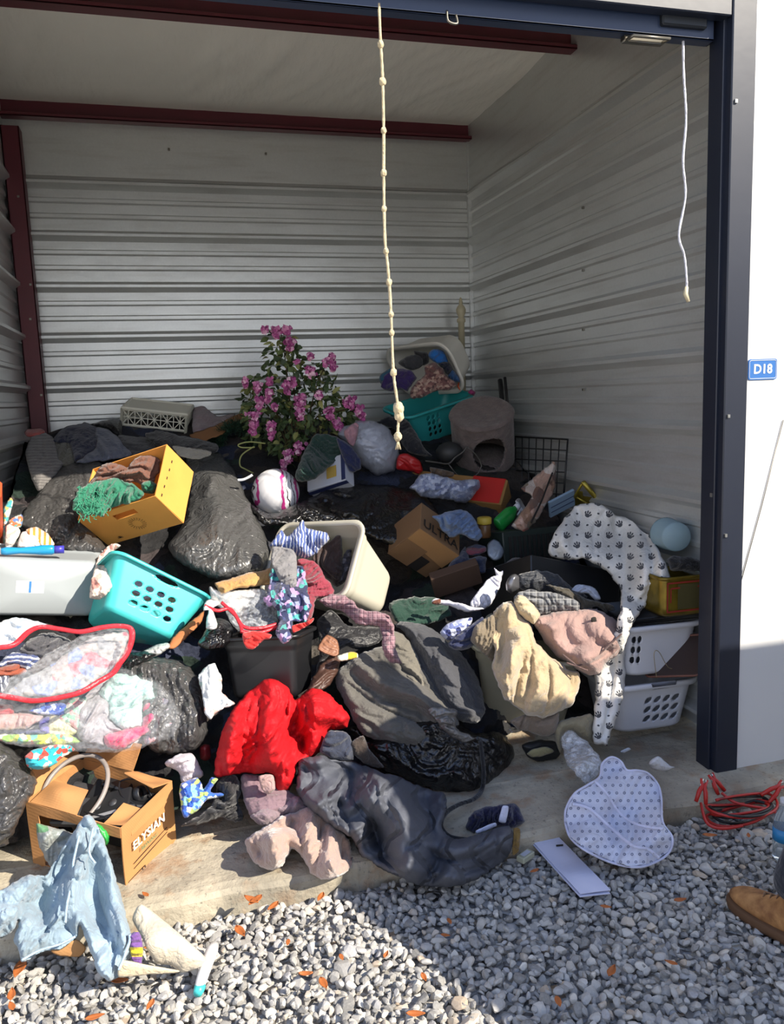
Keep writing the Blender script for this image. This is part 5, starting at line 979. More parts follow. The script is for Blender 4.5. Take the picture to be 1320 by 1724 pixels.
S_('sack', 'pinkish grey sack right of the milk crate', 'sack', '1', [(975, 150), (1030, 132), (1095, 180), (1190, 170), (1150, 230), (1060, 260), (975, 270)], C_('pinkish_grey', '#8b7a80'), T=.06, off=.06)
S_('cardboard_flap', 'brown cardboard sheet right of the milk crate', 'cardboard', '1', [(960, 275), (1100, 222), (1230, 160), (1245, 205), (1120, 270), (1010, 320)], card('brown_sheet', '#8a5f3a'), T=.012, off=.14, fold=(.004, 8, 0, .3), lump=.1)
o = S_('tote_bag', 'black tote bag with a cream lettered panel behind the orange box', 'bag', '1', [(735, 268), (800, 255), (900, 275), (1095, 322), (1090, 365), (1000, 385), (900, 378), (760, 310)], C_('black_cloth', '#18181a'), T=.05, off=.22, fold=(.015, 18, 0, .3))
soft('cream_panel', '1', [(875, 330), (1060, 358), (1055, 385), (1000, 400), (910, 385)], C_('cream_cloth', '#a8a294'), T=.015, off=.28, parent=o)
# ---- left bags
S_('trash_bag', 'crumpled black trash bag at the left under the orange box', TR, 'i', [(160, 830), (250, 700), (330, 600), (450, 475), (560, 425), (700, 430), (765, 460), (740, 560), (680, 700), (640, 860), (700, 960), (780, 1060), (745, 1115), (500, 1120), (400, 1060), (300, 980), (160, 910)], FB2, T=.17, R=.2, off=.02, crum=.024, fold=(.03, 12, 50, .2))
S_('trash_bag', 'large smooth grey black trash bag in the sun beside the orange box', TR, '1', [(940, 400), (1040, 348), (1120, 378), (1190, 470), (1260, 620), (1330, 760), (1368, 860), (1345, 950), (1250, 985), (1090, 1010), (980, 960), (880, 900), (850, 830), (930, 720), (955, 560)], filmblack('grey_bag_film', '#4b4b4b', .3), T=.20, R=.26, off=.0, crum=.010, fold=(.028, 9, 62, .16))  # grey of this film is raised in the colour for sunlight on the bag
for i, (p, m, lb, c) in enumerate((([(30, 900), (30, 780), (75, 690), (97, 720), (62, 860)], floral('teal_print', ['#c8d6c8', '#3e9aa0', '#d8b25a', '#c9cfd0'], 60), 'teal and cream printed card standing at the left edge', 'card'), ([(65, 860), (150, 815), (172, 850), (152, 915), (80, 905)], floral('bright_print', ['#3fa39c', '#d06a3c', '#d8d4c6', '#4a6fb0'], 80, seed=2), 'small bright patterned cloth at the left edge', 'cloth'), ([(45, 905), (110, 880), (152, 950), (90, 1060), (40, 1060)], C_('cream_knit', '#d0c4bb'), 'cream glove shaped cloth behind the blue bottle', 'cloth'), ([(128, 1060), (160, 950), (220, 945), (295, 1000), (285, 1065)], C_('white_paper_cloth', '#c4c4c2'), 'white folded cloth behind the blue bottle', 'cloth'), ([(190, 930), (260, 908), (350, 955), (405, 1045), (300, 1050), (215, 975)], stripes('orange_stripe', '#c8862e', '#d8cdb8', 42, .55, .01, 0), 'orange and white striped cloth behind the grey tote', 'cloth'))):
    S_('cloth' if c == 'cloth' else 'printed_card', lb, c, 'i', p, m, T=.03, off=.22, fold=(.012, 22, 30, .3))
# clothes in the orange box
S_('shirt', 'brown shirt crumpled inside the orange cardboard box', 'shirt', 'i', [(715, 510), (760, 450), (850, 438), (940, 470), (1000, 400), (1110, 380), (1190, 430), (1165, 530), (1100, 600), (960, 580), (820, 570), (700, 600), (640, 610), (690, 550)], C_('brown_jersey', '#6b4638'), T=.08, R=.06, Y=(3.72, 3.82), fold=(.035, 17, 20, .5))
g_ = S_('scarf', 'green fringed scarf hanging out of the orange cardboard box', 'scarf', 'i', [(535, 780), (565, 660), (640, 600), (730, 570), (860, 553), (980, 590), (1060, 650), (1065, 690), (960, 745), (900, 750), (790, 790), (760, 835), (690, 815), (600, 805)], C_('sea_green', '#26735a'), T=.07, Y=(3.55, 3.68), fold=(.04, 16, 65, .3))
fr = []
rg3 = np.random.default_rng(8)
for i in range(70):
    x, y = rg3.uniform(560, 780), rg3.uniform(600, 800); p = [np.array(U(*CR('i', [(x, y)])[0], 3.50))]
    for s in range(4): p.append(p[-1]+np.array([rg3.uniform(-.016, .016), rg3.uniform(-.006, .004), rg3.uniform(-.022, .004)]))
    fr.append(tube(crom(p, 3), .0016, 5))
v, fc = merge(*fr); o = link('fringe', v, fc, C_('fringe_green', '#2c8a6a'), g_); o['kind'] = 'stuff'
S_('cloth', 'small green cloth at the right inside the orange box', 'cloth', 'i', [(1045, 590), (1115, 568), (1162, 600), (1135, 665), (1060, 655)], C_('green_cloth', '#2b6f55'), T=.03, Y=3.70)
S_('cloth', 'brown cloth under the green fringe at the box rim', 'cloth', 'i', [(590, 840), (620, 760), (700, 720), (790, 740), (720, 790), (660, 830), (620, 850)], C_('brown_cloth', '#7a5243'), T=.04, Y=3.60)
# ---- around the totes
o = S_('towel', 'pink and white stained towel draped between the grey tote and the turquoise basket', 'towel', '4', [(500, 105), (520, 85), (560, 45), (612, 55), (575, 90), (592, 180), (592, 235), (550, 290), (510, 325), (452, 322), (462, 230), (480, 160)], floral('pink_white', ['#d9c3b6', '#d9c3b6', '#cfb3a6', '#b98077', '#dcd2c8'], 26), T=.035, Y=[(560, 60, 3.5), (520, 300, 3.22)], fold=(.02, 22, 75, .3))
S_('cardboard_flap', 'orange brown cardboard edge below the turquoise basket', 'cardboard', '4', [(850, 575), (870, 520), (940, 460), (1030, 385), (1020, 440), (950, 510), (890, 570)], card('rust_card', '#a8673c'), T=.012, off=.10, lump=.1, fold=(.004, 8, 0, .3))
S_('plastic_wrap', 'crumpled silvery film below the turquoise basket', 'wrap', '4', [(725, 590), (790, 555), (850, 545), (860, 570), (790, 615), (740, 620)], plastic('silver_film', '#a9aaa8', .25, bump=1., scale=40), T=.03, off=.12, crum=.02)
# ---- big clear bag with its clothes
cb = [('cloth', 'mint green sweater inside the clear bag', [(680, 610), (790, 480), (900, 465), (1060, 528), (1095, 660), (1000, 660), (990, 740), (990, 830), (860, 860), (770, 800), (740, 670)], C_('mint', '#a9cfc8'), .07),
      ('cloth', 'bright pink cloth at the right inside the clear bag', [(985, 710), (1030, 650), (1092, 670), (1088, 790), (1040, 880), (960, 925), (840, 1000), (728, 965), (725, 905), (860, 850), (985, 825)], C_('hot_pink', '#d42a5e'), .075),
      ('cloth', 'grey lettered t-shirt in the middle of the clear bag', [(560, 700), (680, 610), (750, 660), (770, 800), (850, 860), (730, 910), (720, 970), (570, 945), (530, 870)], floral('grey_tee', ['#8d8a90', '#8d8a90', '#8d8a90', '#a5a2a6'], 40), .06),
      ('cloth', 'green and pink floral cloth inside the clear bag', [(400, 775), (490, 650), (600, 638), (565, 800), (530, 865)], floral('mint_floral', ['#86b39a', '#c98a8a', '#d8d6c6', '#6f9f88'], 55), .05),
      ('cloth', 'pale yellow cloth inside the clear bag', [(335, 775), (420, 760), (535, 865), (505, 900), (340, 895)], C_('pale_yellow', '#cfc6a0'), .04),
      ('cloth', 'purple cloth inside the clear bag', [(268, 795), (345, 768), (345, 885), (280, 890)], C_('purple', '#5a55a0'), .04),
      ('cloth', 'pale pink sleeve at the left inside the clear bag', [(-60, 740), (180, 748), (305, 770), (180, 855), (-60, 855)], C_('pale_pink', '#cfa6a2'), .05),
      ('cloth', 'blue and white printed cloth inside the clear bag under the red band', [(200, 725), (330, 650), (465, 690), (445, 765), (250, 750)], floral('blue_print', ['#4a6bc0', '#c8cfe0', '#3a55a8', '#9aa8d0'], 60), .05),
      ('cloth', 'red cloth at the left edge inside the clear bag', [(-60, 690), (80, 685), (95, 750), (0, 765), (-60, 760)], C_('dusty_red', '#b0454a'), .05),
      ('cloth', 'slate blue cloth low inside the clear bag', [(90, 860), (270, 855), (340, 890), (130, 900)], C_('slate_blue', '#4c5478'), .04),
      ('cloth', 'green and orange printed cloth at the bottom of the clear bag', [(-60, 880), (160, 890), (280, 880), (470, 890), (570, 945), (420, 970), (200, 965), (-60, 930)], floral('lime_print', ['#7fae4a', '#5aa89a', '#c96a44', '#b8c24a', '#cfd2b8'], 40), .045),
      ('cloth', 'grey and pink patterned cloth at the right end of the clear bag', [(1000, 930), (1095, 800), (1095, 600), (1180, 600), (1245, 800), (1170, 905), (1030, 970)], floral('grey_pink_print', ['#8a8590', '#b88a90', '#6d6a78', '#b8b4b8'], 55), .06),
      ('cloth', 'grey marled cloth behind the others in the clear bag', [(-60, 650), (500, 600), (900, 450), (1200, 660), (1230, 850), (900, 1000), (500, 980), (0, 950)], floral('marl', ['#9a979c', '#8a8890', '#a8a4a6', '#b0a8aa'], 30), .02)]
for nm, lb, p, m, T_ in cb: S_(nm, lb, 'cloth', 'k', p, m, T=T_, off=.10 if T_ > .03 else .04, fold=(.02, 18, 25, .35))
cbx = S_('cloth', 'pale grey cloth seen through the mouth of the clear bag', 'cloth', 'k', [(330, 420), (500, 300), (640, 220), (860, 180), (890, 230), (850, 340), (740, 470), (580, 570), (380, 620), (120, 630), (60, 590), (180, 500)], floral('pale_marl', ['#8a8989', '#969290', '#7f8187', '#968684', '#7080b0', '#9b9692', '#b05a68'], 22), T=.04, off=.22, fold=(.02, 16, 40, .2))
FCL = filmclear('clear_bag_film', fac=.09)
bag = thing('clear_bag', tuple(U(150, 1262, 2.78)), 'clear plastic drawstring bag with a red band full of bright clothes', TR)
soft('bag_film', 'k', [(-80, 640), (250, 688), (500, 622), (760, 480), (850, 420), (950, 478), (1100, 525), (1205, 640), (1262, 800), (1200, 910), (1000, 985), (860, 1015), (700, 1020), (500, 1005), (250, 985), (100, 965), (-80, 900)], FCL, T=.12, R=.1, off=.17, crum=.008, fold=(.018, 16, 20, .2), back=.1, parent=bag, step=4)
soft('bag_mouth', 'k', [(-80, 625), (0, 600), (30, 520), (200, 430), (340, 320), (500, 240), (590, 182), (700, 152), (900, 145), (922, 200), (880, 340), (760, 480), (600, 592), (400, 642), (200, 662), (0, 640)], filmclear('clear_flap_film', fac=.16), T=.05, R=.05, off=.34, crum=.006, fold=(.012, 16, 40, .2), back=.1, parent=bag, step=4)
MBD = plastic('red_band', '#d2303c', .35, bump=.5, scale=50, Transmission_Weight=.1)
pts = [(-80, 300), (0, 290), (100, 268), (200, 180), (290, 147), (420, 162), (560, 180), (700, 152), (820, 140), (905, 158), (915, 230), (880, 330), (830, 400), (780, 470), (680, 530), (560, 600), (400, 640), (230, 660), (100, 640), (-80, 612)]
q = CR('k', pts); P = crom([U(x, y, float(YH(np.array([x, y])))-.37-.02*math.sin(i)) for i, (x, y) in enumerate(q)], 9); v, fc = tube(P, .011, 8); w = v-np.repeat(P, 8, 0); w[:, 1] *= .3; link('red_band', np.repeat(P, 8, 0)+w*np.array([1, 1, .8+.0]), fc, MBD, bag)
for p, m, lb in (([(130, 305), (200, 240), (290, 190), (380, 190), (500, 240), (430, 300), (300, 355), (200, 345)], C_('charcoal', '#45454a'), 'dark grey shirt showing in the mouth of the clear bag'), ([(-60, 420), (0, 390), (60, 335), (180, 318), (285, 350), (240, 410), (180, 450), (100, 405), (20, 430)], stripes('white_navy_stripe', '#d0d4de', '#3f4c78', 45, .6, .06, 1), 'white and blue striped shirt in the mouth of the clear bag'), ([(-60, 440), (100, 398), (192, 398), (182, 465), (70, 490), (-60, 490)], C_('rust', '#8f4a35'), 'rust brown cloth in the mouth of the clear bag'), ([(-60, 500), (60, 480), (60, 540), (20, 600), (-60, 600)], stripes('white_navy_2', '#cdd0d8', '#40465a', 60, .6, .05, 0), 'white cloth with dark marks below the rust cloth in the clear bag'), ([(-80, 150), (60, 92), (200, 88), (335, 138), (230, 175), (120, 275), (-80, 300)], floral('white_blue_sprig', ['#c2cbd6', '#c2cbd6', '#aab8cc', '#c8ccd0'], 50), 'white and pale blue cloth under the left end of the red band')):
    S_('shirt' if 'shirt' in lb else 'cloth', lb, 'shirt' if 'shirt' in lb else 'cloth', 'k', p, m, T=.06, off=.26, fold=(.022, 18, 10, .3))
S_('cloth', 'turquoise and red printed cloth poking out under the clear bag', 'cloth', 'k', [(172, 1045), (230, 1000), (420, 958), (522, 990), (430, 1060), (345, 1125), (205, 1125)], floral('turq_print', ['#2aa6b4', '#2aa6b4', '#c8473a', '#d8d4c0', '#2aa6b4'], 55), T=.05, off=.16)
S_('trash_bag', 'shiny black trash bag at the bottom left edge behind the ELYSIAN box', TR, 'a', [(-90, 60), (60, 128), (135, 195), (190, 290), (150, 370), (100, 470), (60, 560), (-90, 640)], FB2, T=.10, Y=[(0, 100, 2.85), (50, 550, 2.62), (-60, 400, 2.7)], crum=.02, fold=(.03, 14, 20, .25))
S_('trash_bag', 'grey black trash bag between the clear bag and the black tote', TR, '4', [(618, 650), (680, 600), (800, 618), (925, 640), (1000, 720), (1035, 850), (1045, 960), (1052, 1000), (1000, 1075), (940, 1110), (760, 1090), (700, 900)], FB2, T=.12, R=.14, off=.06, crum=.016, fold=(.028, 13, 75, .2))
S_('trash_bag', 'small black bag piece tucked below the turquoise basket', TR, '4', [(615, 650), (650, 600), (740, 590), (790, 610), (700, 660), (650, 690)], FB1, T=.05, off=.14, crum=.02)
S_('printed_towel', 'white printed cloth hanging beside the black tote', 'towel', 'h', [(60, 800), (95, 725), (180, 688), (232, 780), (242, 915), (332, 982), (262, 1022), (200, 1052), (150, 1110), (110, 1060), (90, 900)], floral('white_sage_print', ['#cfd2d2', '#cfd2d2', '#9db3ac', '#cfd2d2', '#c29a90', '#cfd2d2'], 36), T=.03, off=.20, fold=(.016, 18, 70, .3))
S_('trash_bag', 'small crumpled black bag under the little white bag', TR, 'h', [(62, 530), (125, 430), (200, 350), (285, 378), (322, 440), (300, 525), (240, 582), (150, 595), (75, 570)], FB1, T=.07, off=.22, crum=.02)
S_('plastic_bag', 'little knotted white plastic bag beside the turquoise basket', 'bag', 'h', [(98, 300), (110, 240), (150, 212), (212, 228), (215, 262), (170, 285), (200, 380), (198, 430), (160, 444), (122, 432), (118, 380), (135, 300)], plastic('white_film', '#cfd0d0', .3, bump=.5), T=.03, off=.30)
S_('cloth', 'tan cloth between the big grey bag and the white tote', 'cloth', 'h', [(185, 92), (400, 28), (615, -10), (608, 100), (420, 132), (320, 145), (230, 175), (200, 130)], C_('tan_cloth', '#b78d55'), T=.05, off=.18, fold=(.02, 16, 15, .25))
S_('cloth', 'white crumpled cloth below the tan cloth', 'cloth', 'h', [(150, 120), (230, 172), (330, 150), (545, 140), (548, 250), (440, 250), (350, 320), (250, 300), (150, 225)], C_('white_cloth', '#c9c7c4'), T=.05, off=.14)
b = thing('clear_bag', tuple(U(430, 1063, 2.9)), 'crumpled clear bag with a red band beside the floral leggings', TR)
soft('bag_film', 'h', [(150, 150), (330, 160), (560, 145), (640, 300), (645, 400), (560, 445), (385, 465), (300, 385), (235, 245)], filmclear('clear_film_2', fac=.3), T=.08, off=.20, crum=.015, parent=b)
for pp in ([(235, 240), (330, 330), (400, 420), (520, 430), (640, 400)], [(110, 262), (200, 300), (300, 290), (370, 400), (385, 460)], [(385, 455), (500, 465), (600, 440), (645, 420)]):
    q = CR('h', pp); P = crom([U(x, y, float(YH(np.array([x, y])))-.30) for x, y in q], 8); v, fc = tube(P, .007, 8); link('red_band', v, fc, MBD, b)
S_('cloth', 'bright red cloth hanging over the front of the black tote', 'cloth', 'h', [(388, 470), (480, 452), (600, 478), (592, 512), (545, 520), (475, 585), (410, 572)], C_('bright_red', '#d22a26'), T=.02, Y=2.86)
S_('cloth', 'red cloth under the floral leggings on the rim of the black tote', 'cloth', 'h', [(755, 410), (860, 380), (915, 352), (905, 390), (770, 465)], C_('bright_red_2', '#cc2a26'), T=.02, Y=2.88)
# ---- clothes in the white tote
YW = 3.42
S_('top', 'white and blue striped top at the upper rim of the white tote', 'top', '5', [(165, 175), (220, 100), (245, 130), (280, 108), (330, 42), (348, 90), (452, 112), (462, 145), (400, 215), (340, 240), (280, 225), (215, 200)], stripes('white_blue_pinstripe', '#ccd0dc', '#4a5c94', 70, .68, .05, 0), T=.06, Y=3.44, fold=(.025, 20, 60, .35))
S_('shirt', 'dark brown shirt inside the white tote', 'shirt', '5', [(370, 245), (430, 178), (522, 122), (528, 250), (532, 315), (500, 380), (420, 310)], C_('dark_brown', '#40302e'), T=.05, Y=3.50, fold=(.03, 15, 70, .3))
S_('cloth', 'dark grey patterned knit at the right inside the white tote', 'cloth', '5', [(520, 320), (528, 240), (548, 195), (578, 200), (572, 285), (540, 360), (500, 385)], floral('grey_knit_print', ['#4c4a52', '#6d6b72', '#3a3840'], 60), T=.04, Y=3.52)
S_('sweater', 'maroon sweater spilling over the edge of the white tote', 'sweater', '5', [(300, 265), (340, 240), (402, 262), (445, 340), (492, 400), (470, 440), (400, 445), (385, 470), (383, 530), (345, 565), (335, 450)], C_('maroon', '#8a3040'), T=.05, Y=[(340, 250, 3.42), (450, 420, 3.25), (350, 550, 3.08)], fold=(.022, 20, 30, .3))
S_('leggings', 'navy leggings with pink and teal flowers hanging from the white tote', 'leggings', '5', [(128, 440), (160, 380), (165, 300), (220, 280), (330, 285), (352, 400), (372, 480), (345, 560), (285, 560), (275, 640), (235, 672), (192, 620), (208, 560), (190, 490), (148, 485)], floral('navy_floral', ['#252a4c', '#252a4c', '#3a4068', '#b08ab8', '#4aa39e', '#252a4c', '#8a90b0'], 62), T=.045, Y=[(250, 290, 3.30), (250, 480, 3.08), (235, 670, 2.86)], fold=(.024, 18, 80, .2))
S_('shirt', 'grey heather shirt on top of the floral leggings', 'shirt', '5', [(168, 250), (178, 185), (230, 185), (285, 200), (302, 270), (292, 385), (235, 392), (185, 300)], C_('heather_grey', '#7d7b7d'), T=.03, Y=[(230, 200, 3.34), (260, 380, 3.16)], fold=(.02, 20, 50, .3))
S_('scarf', 'dusty pink plaid scarf trailing from the white tote over the dark things', 'scarf', '5', [(415, 455), (480, 418), (560, 438), (620, 495), (700, 508), (765, 530), (795, 600), (795, 700), (830, 770), (780, 768), (738, 725), (728, 620), (700, 582), (600, 574), (540, 515), (460, 490)], plaid('dusty_plaid', '#8d6a72', '#5f434d', '#9c8489', 55), T=.04, Y=[(480, 450, 3.2), (700, 540, 3.02), (800, 740, 2.92)], fold=(.024, 22, -30, .2))
# ---- dark things right of the black tote
S_('bag', 'black nylon bag between the black tote and the grey tarp', 'bag', '5', [(400, 560), (470, 500), (560, 580), (720, 590), (725, 660), (640, 690), (520, 700), (420, 900), (380, 880), (420, 700)], C_('black_nylon', '#15151a', rough=.5), T=.05, off=.06)
S_('leather_pouch', 'tan brown leather pouch beside the yellow sponge', 'pouch', 'h', [(945, 585), (1008, 478), (1092, 520), (1105, 622), (1060, 640)], plastic('tan_leather', '#8a5f48', .55, bump=.3), T=.03, off=.20)
S_('leather_boot', 'dark brown leather boot shaft right of the black tote', 'boot', 'h', [(865, 885), (965, 705), (1045, 620), (1105, 640), (1095, 760), (1010, 870), (940, 900)], plastic('brown_leather', '#4a332a', .5, bump=.4), T=.05, off=.14)
S_('sponge', 'yellow and white sponge above the grey tarp', 'sponge', 'h', [(1094, 632), (1200, 604), (1242, 618), (1238, 650), (1106, 674)], stripes('yellow_sponge', '#c9a92e', '#d6d3b8', 7.1, .75), T=.02, off=.24, lump=.1, fold=(.002, 8, 0, .3))
S_('tarp', 'dark grey canvas sheet partly sunlit behind the red jacket', 'tarp', 'p', [(565, 1150), (572, 1125), (600, 1105), (640, 1088), (675, 1092), (712, 1125), (742, 1165), (768, 1195), (772, 1240), (735, 1262), (690, 1262), (640, 1250), (605, 1232), (585, 1190)], C_('grey_canvas', '#55524c', rough=.75), T=.12, R=.12, off=.08, fold=(.016, 11, -35, .22), cre=[([(600, 1110), (650, 1150), (720, 1180), (765, 1220)], .05, 14), ([(585, 1150), (640, 1190), (700, 1215), (750, 1240)], -.04, 8), ([(650, 1095), (700, 1140), (750, 1190)], -.035, 7)])
S_('tarp', 'grey brown canvas strip below the plaid scarf', 'tarp', '5', [(775, 600), (850, 640), (905, 720), (945, 850), (935, 930), (860, 850), (800, 760), (760, 680)], C_('grey_canvas_2', '#6c675c', rough=.8), T=.05, off=.10, fold=(.022, 16, -60, .2))
S_('trousers', 'charcoal trousers between the canvas sheet and the clear bin', 'trousers', '5', [(790, 570), (880, 560), (990, 600), (1060, 660), (1150, 740), (1215, 850), (1255, 1000), (1210, 1070), (1100, 1050), (1000, 975), (940, 860), (900, 740), (860, 640)], C_('charcoal_twill', '#3b3c41', rough=.8), T=.10, R=.1, off=.06, fold=(.018, 11, -60, .2), cre=[([(900, 600), (1000, 700), (1080, 840), (1150, 1020)], .06, 36), ([(980, 620), (1090, 760), (1180, 920), (1210, 1040)], -.05, 20), ([(880, 650), (950, 780), (1040, 960)], -.04, 16)])
S_('trash_bag', 'black trash bag on the slab behind the grey quilt', TR, 'p', [(585, 1222), (640, 1232), (690, 1215), (745, 1205), (800, 1235), (840, 1232), (865, 1262), (862, 1290), (832, 1322), (795, 1338), (740, 1335), (690, 1315), (635, 1290), (605, 1260)], FB1, T=.12, R=.12, Y=[(600, 1230, 2.95), (850, 1260, 2.92), (780, 1330, 2.78), (640, 1290, 2.86)], crum=.016, fold=(.03, 13, -25, .2))
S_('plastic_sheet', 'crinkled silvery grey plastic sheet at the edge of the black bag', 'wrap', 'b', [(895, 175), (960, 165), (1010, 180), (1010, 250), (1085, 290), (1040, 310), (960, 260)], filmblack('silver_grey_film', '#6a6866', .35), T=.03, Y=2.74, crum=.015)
# ---- red jacket
rj = S_('jacket', 'bright red quilted jacket sprawled at the front of the heap', 'jacket', 'b', [(48, 425), (75, 280), (125, 170), (180, 110), (240, 60), (295, 60), (345, 90), (372, 138), (430, 95), (490, 103), (555, 165), (588, 205), (570, 248), (505, 262), (482, 340), (430, 368), (385, 385), (368, 450), (342, 500), (298, 498), (280, 432), (180, 430), (80, 445)], puffy('red_nylon', '#c2121c'), T=.13, R=.12, Y=[(250, 70, 2.92), (70, 420, 2.74), (560, 210, 2.86), (330, 490, 2.68)], fold=(.028, 13, 78, .22), cre=[([(372, 140), (380, 200), (350, 270), (360, 360)], -.06, 16), ([(300, 90), (270, 200), (270, 300), (290, 420)], .05, 24), ([(200, 110), (180, 200), (160, 320), (170, 420)], -.04, 14), ([(150, 150), (110, 260), (90, 400)], .04, 18), ([(240, 80), (230, 180), (220, 300), (230, 410)], -.03, 12), ([(400, 150), (440, 210), (470, 260), (480, 320)], .05, 20), ([(470, 120), (500, 190), (560, 230)], .04, 18), ([(330, 250), (390, 300), (420, 360)], -.04, 12), ([(80, 405), (180, 408), (280, 415), (340, 440)], -.025, 7), ([(420, 210), (400, 280), (400, 350)], -.04, 12)])
q = CR('b', [(65, 400), (130, 405), (220, 410), (300, 425), (345, 450)]); v, fc = tube(crom([U(x, y, 2.585) for x, y in q], 6), .004, 6)
S_('pillow', 'dusty mauve pillow on the slab under the red jacket', 'pillow', 'b', [(155, 440), (230, 435), (300, 480), (380, 520), (350, 565), (270, 600), (235, 635), (190, 595), (165, 540)], C_('mauve', '#7d666e'), T=.07, Y=[(200, 450, 2.74), (230, 620, 2.62)], fold=(.01, 10, 30, .3))
S_('cloth', 'small blush pink cloth peeking below the red jacket hem', 'cloth', 'b', [(226, 440), (280, 435), (292, 490), (262, 512), (236, 490)], C_('blush', '#a88a86'), T=.02, Y=2.62)
S_('blanket', 'beige pink fleece blanket lying over the slab edge', 'blanket', 'b', [(172, 700), (205, 665), (250, 640), (310, 600), (380, 575), (440, 565), (520, 635), (585, 690), (598, 800), (560, 830), (500, 852), (440, 835), (400, 765), (355, 728), (320, 800), (262, 812), (200, 778)], C_('beige_fleece', '#a98e80', sheen=.5), T=.11, R=.09, Y=[(400, 580, 2.62), (180, 700, 2.56), (280, 800, 2.46), (500, 850, 2.36), (590, 700, 2.52)], fold=(.022, 14, 70, .35), cre=[([(250, 650), (330, 640), (380, 660), (400, 740)], -.05, 12), ([(300, 620), (290, 700), (290, 790)], .035, 14), ([(345, 610), (350, 700), (320, 790)], .03, 12), ([(440, 600), (410, 680), (410, 780)], .05, 18), ([(470, 600), (470, 700), (450, 820)], -.035, 10), ([(520, 650), (500, 730), (500, 840)], .04, 14), ([(560, 690), (555, 760), (540, 830)], -.03, 9), ([(200, 700), (250, 690), (320, 660)], .03, 14)])
S_('blanket', 'mauve grey throw twisted between the pillow and the quilt', 'blanket', 'b', [(190, 600), (245, 560), (300, 530), (375, 518), (430, 565), (380, 592), (310, 608), (245, 640)], C_('mauve_grey', '#85737a'), T=.05, Y=[(300, 540, 2.66), (250, 630, 2.58)], fold=(.018, 20, 20, .3))
qm = quiltmat()
S_('quilt', 'charcoal grey quilted comforter flowing over the slab edge onto the gravel', 'quilt', 'b', [(385, 372), (470, 360), (530, 372), (600, 382), (700, 420), (770, 440), (870, 480), (962, 512), (972, 570), (952, 640), (1005, 692), (1100, 672), (1180, 640), (1225, 638), (1238, 700), (1200, 780), (1100, 850), (980, 882), (860, 872), (740, 822), (645, 772), (612, 720), (590, 685), (500, 628), (420, 565), (375, 500), (380, 430)], qm, T=.15, R=.08, Y=[(430, 380, 2.72), (600, 400, 2.72), (900, 500, 2.66), (700, 600, 2.52), (620, 740, 2.42), (800, 860, 2.27), (1000, 870, 2.25), (1225, 700, 2.36), (960, 650, 2.44), (1060, 720, 2.36)], fold=(.030, 8, 55, .3), step=4, lump=.5, cre=[([(640, 780), (600, 690), (570, 610), (545, 540), (560, 470)], -.06, 16), ([(520, 640), (440, 560), (390, 490)], .05, 22), ([(700, 450), (745, 560), (790, 640), (830, 740), (820, 800)], .09, 26), ([(740, 440), (800, 480), (830, 560), (870, 640), (930, 700), (1040, 730), (1180, 700)], .05, 22), ([(700, 520), (680, 600), (700, 700), (760, 790)], -.05, 18), ([(850, 680), (940, 760), (1060, 770), (1190, 690)], -.06, 16), ([(610, 420), (640, 480), (640, 560), (610, 640)], .06, 24), ([(470, 380), (500, 460), (560, 540)], .04, 18), ([(880, 500), (900, 580), (900, 660)], -.03, 12), ([(560, 400), (600, 440), (590, 520)], -.04, 10)])
q = CR('b', [(470, 460), (560, 520), (600, 640), (640, 660), (690, 560), (700, 470), (760, 440)]);
S_('jeans', 'dark blue jeans bundle between the red jacket and the brown fur', 'jeans', 'b', [(470, 345), (480, 300), (505, 262), (560, 262), (592, 290), (602, 375), (520, 372)], C_('dark_jeans', '#2b3142'), T=.05, Y=2.72)
S_('fur_collar', 'brown fur collar beside the dark jeans bundle', 'fur', 'b', [(588, 310), (640, 278), (662, 330), (722, 402), (690, 410), (640, 388), (600, 350)], C_('brown_fur', '#3b3029', bump=1., scale=40), T=.05, Y=2.72)
b = S_('hair_scrunchie', 'dark navy crumpled cloth with white tags beside the quilt corner', 'cloth', 'b', [(1048, 645), (1068, 590), (1130, 560), (1160, 560), (1240, 545), (1262, 580), (1280, 620), (1240, 648), (1180, 640), (1085, 678)], C_('midnight', '#191a3c'), T=.06, Y=[(1100, 600, 2.5), (1250, 620, 2.45)], fold=(.02, 26, 60, .5)); b.name = 'crumpled_cloth'
for pts in ([(1178, 620), (1192, 560), (1218, 562), (1205, 625)], [(1088, 655), (1160, 625), (1168, 640), (1095, 670)]): soft('white_tag', 'b', pts, C_('white_tag', '#c2c6dc'), T=.006, Y=2.385, parent=b, lump=.05, fold=(.001, 8, 0, .3))
S_('strap', 'mustard brown cloth tab at the quilt corner', 'strap', 'b', [(1236, 652), (1264, 652), (1258, 740), (1232, 752)], C_('mustard', '#7d6332'), T=.015, Y=2.33)
q = CR('b', [(1105, 300), (1118, 420), (1112, 490), (1080, 530), (1015, 555), (965, 590), (950, 640), (985, 680), (1055, 692)]); P = crom([U(x, y, Y_) for (x, y), Y_ in zip(q, (2.72, 2.70, 2.72, 2.62, 2.56, 2.5, 2.44, 2.42, 2.40))], 8); v, fc = tube(P, .008, 6); tag(link('bag_strap', v, fc, C_('black_webbing', '#131316')), 'black webbing strap running from the black bag to the quilt', 'strap')
